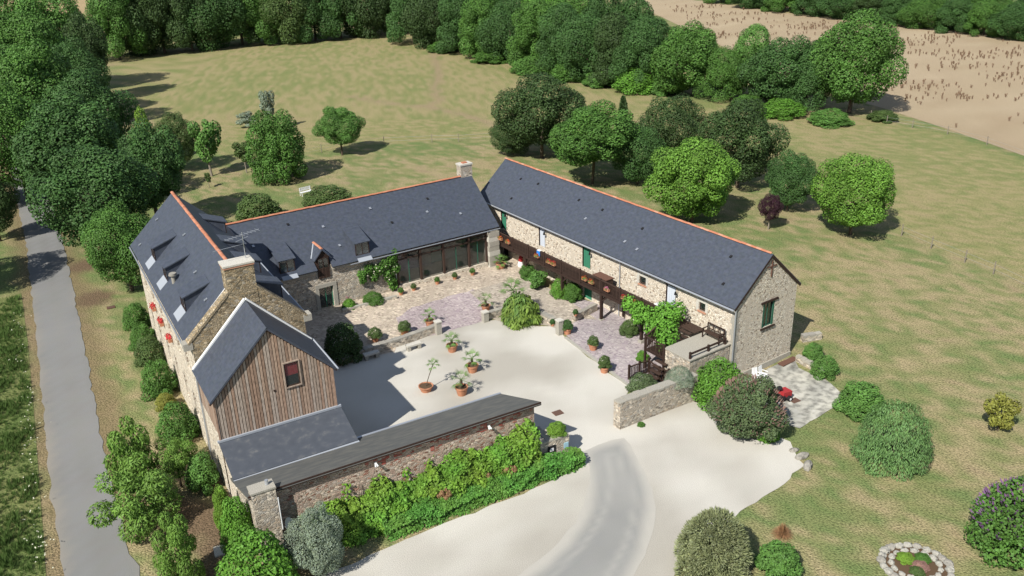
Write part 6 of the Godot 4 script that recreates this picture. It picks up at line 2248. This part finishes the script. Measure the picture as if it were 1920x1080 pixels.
func row(called: String, cat: String, group: String, text: String, specs: Array) -> void:
	var ord := ["first", "second", "third", "fourth", "fifth", "sixth", "seventh", "eighth", "ninth", "tenth", "eleventh", "twelfth", "thirteenth", "fourteenth", "fifteenth", "sixteenth", "seventeenth", "eighteenth", "nineteenth", "twentieth"]
	for i in specs.size():
		var q: Array = specs[i].duplicate()
		if q[1] == "bulk" and i % 3 == 1:
			q[1] = "lumpy"
			q[0] = [q[0][0], q[0][1], q[0][2], q[0][3] * 1.25]
			if q.size() > 5:
				q[5] = -0.06
		tree(called, text % [q[4], ord[i]], cat, q[0], q[1], q[2], q[3], q[5] if q.size() > 5 else 0.12, group)

func build_trees() -> void:
	# lane trees, from the house away into the distance
	row("lane_tree", "tree", "trees along the lane beside the house", "%s broadleaf tree on the lane, %s from the long house", [
		[[-32.36, -69.53, 8.10, 6.82], "lumpy", 1, M.leaf_mid, "mid green"],
		[[-37.41, -77.21, 11.29, 11.67], "lumpy", 0, M.leaf_dark, "dark green"],
		[[-35.70, -85.79, 10.98, 8.70], "lumpy", 2, M.leaf_dark, "dark green spreading"],
		[[-46.45, -91.78, 12.65, 13.55], "lumpy", 2, M.leaf_dark, "deep green"],
		[[-54.06, -96.16, 13.68, 11.42], "lumpy", 1, M.leaf_mid, "mid green"],
		[[-50.58, -107.44, 13.17, 10.94], "lumpy", 0, M.leaf_dark, "dark green"],
		[[-58.36, -110.64, 15.88, 12.93], "lumpy", 2, M.leaf_mid, "mid green"],
		[[-65.46, -113.89, 16.58, 11.17], "round", 0, M.leaf_fresh, "light green"],
		[[-62.23, -130.96, 13.68, 9.50], "lumpy", 1, M.leaf_dark, "dark green"],
		[[-71.08, -135.44, 17.37, 13.88], "lumpy", 0, M.leaf_mid, "mid green"],
		[[-76.24, -134.35, 18.59, 12.16], "lumpy", 2, M.leaf_mid, "mid green"],
		[[-69.68, -150.61, 14.54, 9.90], "lumpy", 2, M.leaf_deep, "very dark"],
		[[-78.14, -158.43, 18.36, 14.14], "round", 1, M.leaf_fresh, "light green"],
		[[-85.05, -157.13, 20.35, 14.03], "lumpy", 1, M.leaf_mid, "mid green"],
	])
	tree("lime_tree", "narrow yellow-green young tree among the dark lane trees", "tree", [-43.62, -105.58, 8.18, 3.39], "cone", 0, M.leaf_lime, 0.1)
	tree("orchard_tree", "olive-green small tree right of the lime-coloured one", "tree", [-40.27, -105.92, 7.82, 5.63], "lumpy", 1, M.leaf_olive, 0.12)
	tree("orchard_tree", "light green small tree with a pale trunk behind the long house", "tree", [-35.67, -103.64, 7.25, 4.24], "loose", 0, M.leaf_fresh, 0.2, "", M.bark_pale)
	tree("orchard_tree", "thin half-bare little tree left of the dense conical tree", "tree", [-31.74, -104.59, 4.09, 3.36], "loose", 1, M.leaf_olive, 0.3, "", M.bark_pale)
	tree("sapling", "thin staked sapling on the lawn behind the long house", "sapling", [-34.55, -98.85, 1.91, 0.98], "loose", 1, M.leaf_olive, 0.3, "", M.bark_pale)
	tree("lane_tree", "dark tree left of the lane at the picture's edge", "tree", [-50.53, -82.89, 7.99, 5.28], "lumpy", 0, M.leaf_deep, 0.08)
	tree("lane_tree", "dark tree left of the lane behind the edge tree", "tree", [-59.60, -92.07, 9.38, 8.68], "lumpy", 2, M.leaf_deep, 0.08)
	tree("lane_tree", "tree left of the lane just outside the picture", "tree", [-48.82, -69.05, 10.77, 9.04], "lumpy", 1, M.leaf_dark, 0.08)
	# back lawn
	tree("dense_tree", "dense dark conical tree on the lawn behind the middle house", "tree", [-26.85, -101.02, 8.20, 7.28], "egg", 0, M.leaf_mid, 0.02)
	tree("lawn_tree", "fresh green open tree right of the dense conical tree", "tree", [-21.26, -111.41, 6.52, 6.98], "lumpy", 2, M.leaf_fresh, 0.16)
	tree("eucalyptus", "blue-grey slim tree rising behind the dense conical tree", "tree", [-34.02, -125.92, 6.16, 2.75], "loose", 0, M.leaf_silver, 0.2, "", M.bark_pale)
	tree("eucalyptus", "low blue-grey leaning bush left of the slim blue-grey tree", "shrub", [-37.61, -127.95, 2.49, 3.72], "loose", 1, M.leaf_silver, 0.1, "", M.bark_pale)
	# copse behind the barn
	tree("copse_tree", "large dark tree at the left of the copse behind the barn", "tree", [4.18, -107.40, 10.98, 12.06], "lumpy", 0, M.leaf_deep, 0.05)
	tree("copse_tree", "dark low tree left of the large dark tree, by the meadow fence", "tree", [0.63, -109.27, 5.08, 6.19], "lumpy", 1, M.leaf_deep, 0.05)
	tree("copse_tree", "mid green spreading tree behind the barn ridge", "tree", [9.34, -95.98, 9.19, 12.60], "lumpy", 2, M.leaf_mid, 0.2)
	tree("pine_tree", "small dark conifer peeking behind the spreading copse tree", "tree", [14.75, -112.37, 6.34, 4.00], "conifer", 0, M.leaf_deep, 0.08)
	tree("copse_tree", "dark rounded tree in the middle of the copse", "tree", [19.36, -102.47, 8.86, 8.58], "lumpy", 1, M.leaf_deep, 0.06)
	tree("copse_tree", "large dark tree right of the copse's middle", "tree", [24.95, -93.08, 10.25, 9.63], "lumpy", 0, M.leaf_deep, 0.06)
	tree("copse_tree", "low dark tree between the two bright round trees", "tree", [28.13, -85.23, 6.20, 6.38], "lumpy", 2, M.leaf_dark, 0.05)
	tree("copse_tree", "dark tree in the shade behind the left bright round tree", "tree", [14.37, -95.49, 7.23, 6.57], "lumpy", 1, M.leaf_dark, 0.06)
	tree("round_tree", "bright green round tree behind the barn, left of two", "tree", [17.97, -82.58, 8.87, 9.58], "round", 0, M.leaf_round, 0.04)
	tree("round_tree", "bright green round tree on the lawn, right of two", "tree", [31.84, -77.81, 7.89, 8.40], "round", 1, M.leaf_round, 0.04)
	tree("plum_tree", "small purple-leaved tree on the lawn", "tree", [24.70, -79.87, 3.74, 2.45], "lumpy", 1, M.leaf_purple, 0.26, "", M.bark_pale)
	# front conifers
	tree("cedar", "upright drooping conifer by the lane, farthest from the picture's bottom", "conifer", [-21.02, -40.71, 4.93, 2.96], "cedar", 1, M.leaf_conifer, 0.05)
	tree("cedar", "thin drooping conifer with a bare trunk left of the lean-to", "conifer", [-18.96, -41.49, 3.44, 2.53], "cedar", 0, M.leaf_conifer, 0.22)
	tree("cedar", "broad drooping conifer overhanging the lane", "conifer", [-19.62, -37.92, 4.31, 4.72], "cedar", 0, M.leaf_conifer, 0.04)
	tree("cedar", "smaller drooping conifer at the bottom left of the picture", "conifer", [-16.25, -33.62, 4.13, 2.37], "cedar", 1, M.leaf_conifer, 0.05)
	# hedge trees along the far edge of the meadow
	row("hedge_tree", "tree", "trees along the far edge of the meadow", "%s tree in the far meadow hedge, %s from the left", [
		[[-82.23, -194.12, 16.41, 12.52], "bulk", 0, M.leaf_mid, "leafy mid green", 0.06],
		[[-79.91, -199.22, 19.11, 12.83], "bulk", 1, M.leaf_deep, "very dark", 0.06],
		[[-74.99, -201.20, 17.24, 14.13], "bulk", 2, M.leaf_deep, "very dark", 0.08],
		[[-69.47, -203.12, 19.64, 13.07], "bulk", 0, M.leaf_deep, "very dark", 0.06],
		[[-65.08, -206.83, 17.10, 13.29], "bulk", 1, M.leaf_dark, "dark green", 0.06],
		[[-60.41, -210.64, 18.38, 12.29], "bulk", 2, M.leaf_deep, "very dark", 0.05],
		[[-55.02, -211.22, 15.39, 11.71], "bulk", 0, M.leaf_mid, "mid green", 0.03],
		[[-49.59, -211.79, 16.32, 12.36], "bulk", 1, M.leaf_olive, "olive tinged", 0.03],
		[[-44.21, -214.04, 17.15, 12.48], "bulk", 2, M.leaf_dark, "dark green", 0.03],
		[[-38.59, -216.30, 16.27, 13.23], "bulk", 0, M.leaf_dark, "dark green", 0.03],
		[[-32.59, -218.56, 16.54, 12.73], "bulk", 1, M.leaf_deep, "very dark", 0.03],
		[[-27.34, -222.85, 14.92, 11.67], "bulk", 2, M.leaf_deep, "very dark", 0.03],
		[[-87.47, -227.77, 19.84, 15.88], "bulk", 1, M.leaf_dark, "set-back dark", 0.06],
		[[-69.31, -231.48, 21.56, 17.47], "bulk", 0, M.leaf_dark, "set-back dark", 0.06],
	])
	# the wood that runs down the right of the meadow
	row("wood_tree", "tree", "trees of the wood right of the meadow", "%s tree on the meadow edge of the wood, %s from the left", [
		[[-20.52, -204.63, 16.03, 11.96], "bulk", 0, M.leaf_dark, "dark green", 0.03],
		[[-15.00, -199.01, 15.21, 11.07], "bulk", 1, M.leaf_deep, "very dark", 0.03],
		[[-9.53, -190.83, 13.63, 11.21], "bulk", 2, M.leaf_dark, "dark green", 0.03],
		[[-4.03, -183.18, 13.15, 11.32], "bulk", 0, M.leaf_mid, "mid green", 0.03],
		[[1.09, -177.29, 12.58, 10.46], "bulk", 1, M.leaf_dark, "dark green", 0.03],
		[[5.72, -169.50, 12.75, 11.04], "bulk", 2, M.leaf_mid, "mid green", 0.03],
		[[10.28, -162.27, 12.46, 10.60], "bulk", 0, M.leaf_dark, "dark green", 0.03],
		[[14.58, -156.56, 12.52, 10.26], "bulk", 1, M.leaf_dark, "dark green", 0.03],
		[[18.16, -151.27, 12.16, 9.49], "bulk", 2, M.leaf_deep, "very dark", 0.03],
		[[22.08, -147.09, 11.71, 9.68], "bulk", 0, M.leaf_dark, "dark green", 0.03],
		[[28.00, -141.97, 11.52, 11.08], "bulk", 2, M.leaf_mid, "rounded mid green", 0.04],
		[[33.40, -137.98, 7.95, 7.89], "bulk", 1, M.leaf_mid, "low mid green", 0.04],
		[[38.04, -138.92, 11.15, 8.36], "bulk", 0, M.leaf_fresh, "light green", 0.06],
		[[40.72, -131.67, 10.66, 10.34], "bulk", 2, M.leaf_dark, "dark green", 0.04],
		[[43.89, -129.09, 9.01, 7.82], "bulk", 1, M.leaf_dark, "dark green", 0.04],
		[[49.15, -126.32, 14.71, 13.18], "round", 0, M.leaf_mid, "tall round bright", 0.05],
	])
	row("wood_tree", "tree", "trees deeper in the wood right of the meadow", "%s tree deeper in the wood, %s from the left", [
		[[-18.92, -222.94, 17.05, 14.27], "bulk", 2, M.leaf_dark, "dark green", 0.03],
		[[-8.19, -211.96, 16.30, 13.60], "bulk", 0, M.leaf_deep, "very dark", 0.03],
		[[0.40, -200.64, 15.73, 12.92], "bulk", 1, M.leaf_dark, "dark green", 0.03],
		[[8.23, -191.79, 15.12, 12.38], "bulk", 2, M.leaf_bright, "yellow-green", 0.03],
		[[14.27, -182.55, 14.67, 11.83], "bulk", 0, M.leaf_mid, "mid green", 0.03],
		[[19.28, -174.20, 13.80, 10.29], "bulk", 1, M.leaf_dark, "dark green", 0.03],
		[[23.70, -168.79, 12.97, 9.50], "bulk", 2, M.leaf_dark, "dark green", 0.03],
		[[26.67, -162.29, 10.20, 8.67], "bulk", 0, M.leaf_dark, "dark green", 0.03],
		[[35.14, -163.59, 7.33, 7.77], "bulk", 1, M.leaf_mid, "mid green", 0.03],
		[[51.33, -146.32, 7.67, 8.76], "bulk", 0, M.leaf_dark, "dark green", 0.03],
	])
	# brambles at the foot of the wood
	row("bramble", "shrub", "bramble thickets at the foot of the wood", "%s bramble thicket at the foot of the wood, %s from the left", [
		[[-12.67, -192.80, 2.20, 7.92], "dome", 0, M.leaf_mid, "green", 0.0],
		[[-2.90, -177.97, 2.46, 8.40], "dome", 1, M.leaf_mid, "green", 0.0],
		[[5.08, -165.21, 3.07, 8.82], "dome", 2, M.leaf_fresh, "light green", 0.0],
		[[10.89, -157.12, 3.13, 7.48], "dome", 0, M.leaf_mid, "green", 0.0],
		[[16.38, -151.53, 2.68, 7.24], "dome", 1, M.leaf_fresh, "light green", 0.0],
		[[21.15, -145.49, 4.12, 7.84], "dome", 2, M.leaf_bright, "bright yellow-green", 0.0],
		[[25.38, -143.18, 2.55, 5.15], "dome", 0, M.leaf_fresh, "light green", 0.0],
		[[35.59, -130.90, 2.21, 5.54], "dome", 1, M.leaf_mid, "green", 0.0],
		[[39.20, -125.58, 2.59, 6.86], "dome", 2, M.leaf_bright, "bright green", 0.0],
		[[44.31, -120.41, 2.06, 6.31], "dome", 0, M.leaf_fresh, "light green", 0.0],
		[[52.02, -121.34, 1.49, 4.43], "dome", 1, M.leaf_olive, "olive", 0.0],
	])
	# far wood beyond the stubble field
	row("far_tree", "tree", "trees beyond the stubble field", "%s tree at the near edge beyond the stubble field, %s from the left", [
		[[62.13, -264.47, 7.36, 10.67], "bulk", 0, M.leaf_mid, "mid green", 0.0],
		[[68.15, -252.42, 6.10, 10.94], "bulk", 1, M.leaf_dark, "dark green", 0.0],
		[[73.15, -241.51, 6.65, 10.63], "bulk", 2, M.leaf_mid, "reddish mid green", 0.0],
		[[77.90, -233.60, 7.47, 10.57], "bulk", 0, M.leaf_dark, "dark green", 0.0],
		[[82.60, -226.10, 7.50, 10.51], "bulk", 1, M.leaf_dark, "dark green", 0.0],
		[[87.03, -219.05, 7.53, 10.20], "bulk", 2, M.leaf_deep, "very dark", 0.0],
		[[91.21, -212.40, 7.32, 9.91], "bulk", 0, M.leaf_dark, "dark green", 0.0],
		[[94.80, -205.32, 7.22, 9.84], "bulk", 1, M.leaf_mid, "mid green", 0.0],
		[[98.17, -198.67, 7.34, 9.54], "bulk", 2, M.leaf_dark, "dark green", 0.0],
		[[101.70, -193.12, 7.37, 9.52], "bulk", 0, M.leaf_mid, "mid green", 0.0],
		[[104.89, -187.15, 7.27, 9.46], "bulk", 1, M.leaf_dark, "dark green", 0.0],
		[[108.29, -181.43, 7.38, 9.62], "bulk", 2, M.leaf_dark, "dark green", 0.0],
	])
	row("far_tree", "tree", "trees farther back beyond the stubble field", "%s tree farther back beyond the stubble field, %s from the left", [
		[[76.06, -266.32, 8.98, 15.35], "bulk", 1, M.leaf_dark, "dark green", 0.0],
		[[86.15, -250.38, 8.49, 15.92], "bulk", 2, M.leaf_mid, "mid green", 0.0],
		[[95.15, -236.16, 8.56, 15.06], "bulk", 0, M.leaf_dark, "dark green", 0.0],
		[[102.42, -221.53, 8.56, 14.18], "bulk", 1, M.leaf_dark, "dark green", 0.0],
		[[108.87, -208.53, 8.57, 13.39], "bulk", 2, M.leaf_mid, "mid green", 0.0],
		[[114.95, -198.49, 8.41, 12.79], "bulk", 0, M.leaf_dark, "dark green", 0.0],
	])

func build_field_things() -> void:
	# dried weeds standing in the stubble: nobody could count them
	rng.seed = 909
	var wm := Mesher.new()
	for i in 10:
		var a := rng.randf() * TAU
		var b := Vector3(cos(a) * 0.12, 0, sin(a) * 0.12) * rng.randf()
		var e := b + Vector3(cos(a) * 0.18, rng.randf_range(0.6, 1.0), sin(a) * 0.18)
		wm.tube(b, e, 0.03, 0.015, 4, false)
		for k in 5:
			var p := b.lerp(e, rng.randf_range(0.45, 1.0))
			var nn := rand_dir()
			wm.leaf(p, nn.cross(rand_dir()).normalized(), nn, 0.2, 0.12)
	var mm := MultiMesh.new()
	mm.transform_format = MultiMesh.TRANSFORM_3D
	mm.mesh = wm.mesh()
	var field := PackedVector2Array([Vector2(45.32, -266.13), Vector2(46.32, -201.08), Vector2(49.76, -151.16), Vector2(55.69, -129.66), Vector2(59.14, -116.75), Vector2(62.07, -103.75), Vector2(65.82, -91.40), Vector2(107.65, -174.77), Vector2(105.01, -183.48), Vector2(91.17, -206.98), Vector2(69.58, -237.79), Vector2(58.40, -262.73)])
	var f := noise(0.05, 77, 2)
	var xf := []
	var tries := 0
	while xf.size() < 950 and tries < 60000:
		tries += 1
		var p := Vector2(rng.randf_range(10, 140), rng.randf_range(-290, -110))
		if not Geometry2D.is_point_in_polygon(p, field):
			continue
		if f.get_noise_2d(p.x * 0.7, p.y * 1.6) + rng.randf_range(-0.35, 0.35) < 0.14:
			continue
		var s := rng.randf_range(0.28, 0.75)
		xf.append(Transform3D(Basis(Vector3.UP, rng.randf() * TAU).scaled(Vector3(s, s * rng.randf_range(0.8, 1.3), s)), on(p)))
	mm.instance_count = xf.size()
	for i in xf.size():
		mm.set_instance_transform(i, xf[i])
	var wi := MultiMeshInstance3D.new()
	wi.name = "dried_weeds"
	wi.multimesh = mm
	wi.material_override = mat(lin(0.20, 0.13, 0.085), 0.9)
	wi.set_meta("kind", "stuff")
	wi.set_meta("label", "rusty brown dried weeds dotted over the stubble field")
	wi.set_meta("category", "weeds")
	add_child(wi)
	# wire fences
	fence_line("wire_fence", "wire fence with thin posts at the meadow's near edge", [Vector2(-26.39, -110.70), Vector2(-22.06, -115.46), Vector2(-16.49, -116.20), Vector2(-10.12, -116.58), Vector2(-6.55, -116.45), Vector2(-1.92, -117.04)], 3.2)
	fence_line("wire_fence", "wire fence with posts on the right lawn", [Vector2(36.37, -77.15), Vector2(37.61, -73.78), Vector2(39.00, -70.38), Vector2(40.12, -67.71), Vector2(41.06, -64.26), Vector2(43.03, -58.78)], 3.0)
	fence_line("wire_fence", "wire fence between the meadow and the stubble field", [Vector2(50.87, -122.77), Vector2(51.80, -119.48), Vector2(54.15, -116.77), Vector2(57.10, -112.94), Vector2(59.41, -107.30), Vector2(60.63, -100.38)], 5.0)
	# wild flowers along the ditch
	var wf := Mesher.new()
	rng.seed = 44
	var ditch := PackedVector2Array([Vector2(-40.79, -66.90), Vector2(-35.47, -56.98), Vector2(-31.17, -48.92), Vector2(-28.33, -43.58), Vector2(-25.18, -37.74), Vector2(-23.37, -34.47)])
	for i in 90:
		var k := rng.randi() % (ditch.size() - 1)
		var p := ditch[k].lerp(ditch[k + 1], rng.randf()) + Vector2(rng.randfn(0.0, 0.35), rng.randfn(0.0, 0.3))
		var t := rng.randf_range(0.7, 1.0)
		wf.col = Color(t, t, t)
		var c := on(p, rng.randf_range(0.25, 0.55))
		for j in 2:
			var nn := (Vector3.UP + rand_dir() * 0.6).normalized()
			wf.leaf(c, nn.cross(rand_dir()).normalized(), nn, 0.08, 0.08)
	var wo := put("wild_flowers", wf, M.flower_white)
	wo.set_meta("kind", "stuff")
	wo.set_meta("label", "white wild flowers along the ditch beside the lane")
	wo.set_meta("category", "flowers")
	# tall grass strip on the field edge by the lane
	var gm := Mesher.new()
	rng.seed = 31
	for i in 14:
		var a := rng.randf() * TAU
		var d := Vector3(cos(a), 0, sin(a))
		var t := rng.randf_range(0.6, 1.0)
		gm.col = Color(t, t, t * 0.8)
		gm.leaf(d * 0.05, (Vector3.UP + d * rng.randf_range(0.2, 0.7)).normalized(), d, rng.randf_range(0.3, 0.6), 0.05)
	var g2 := MultiMesh.new()
	g2.transform_format = MultiMesh.TRANSFORM_3D
	g2.mesh = gm.mesh()
	var strip := PackedVector2Array([Vector2(-43.65, -64.57), Vector2(-41.83, -68.99), Vector2(-37.01, -60.43), Vector2(-30.58, -48.26), Vector2(-26.04, -39.54), Vector2(-21.51, -30.93), Vector2(-27.40, -29.01)])
	var lo := strip[0]
	var hi := strip[0]
	for p in strip:
		lo = lo.min(p)
		hi = hi.max(p)
	var gx := []
	var n2 := noise(0.35, 12, 2)
	for i in 60000:
		if gx.size() >= 5000:
			break
		var p := Vector2(rng.randf_range(lo.x, hi.x), rng.randf_range(lo.y, hi.y))
		if Geometry2D.is_point_in_polygon(p, strip):
			var s := rng.randf_range(0.35, 0.8) * (1.0 + n2.get_noise_2d(p.x, p.y) * 0.9)
			gx.append(Transform3D(Basis(Vector3.UP, rng.randf() * TAU).scaled(Vector3.ONE * maxf(s, 0.25)), on(p)))
	g2.instance_count = gx.size()
	for i in gx.size():
		g2.set_instance_transform(i, gx[i])
	var gi := MultiMeshInstance3D.new()
	gi.name = "tall_grass"
	gi.multimesh = g2
	gi.material_override = M.leaf_olive
	gi.set_meta("kind", "stuff")
	gi.set_meta("label", "tall rough grass on the field edge left of the lane")
	gi.set_meta("category", "grass")
	add_child(gi)

func fence_line(called: String, label: String, pts: Array, gap: float) -> void:
	var a0: Vector2 = pts[0]
	var t := thing(called, label, "fence", on(a0))
	var o := t.position
	for i in pts.size() - 1:
		var a: Vector2 = pts[i]
		var b: Vector2 = pts[i + 1]
		var n := maxi(1, int(a.distance_to(b) / gap))
		for k in n:
			var p := a.lerp(b, float(k) / n)
			var m := Mesher.new()
			m.tube(on(p, -0.2) - o, on(p, 1.15) - o + Vector3(0.04 * sin(k * 3.0 + i), 0, 0.03), 0.055, 0.045, 6)
			put("post", m, M.bark_pale, t)
		for h in [0.45, 0.9]:
			var m := Mesher.new()
			m.tube(on(a, h) - o, on(b, h) - o, 0.008, 0.008, 4, false)
			put("wire", m, M.zinc, t)
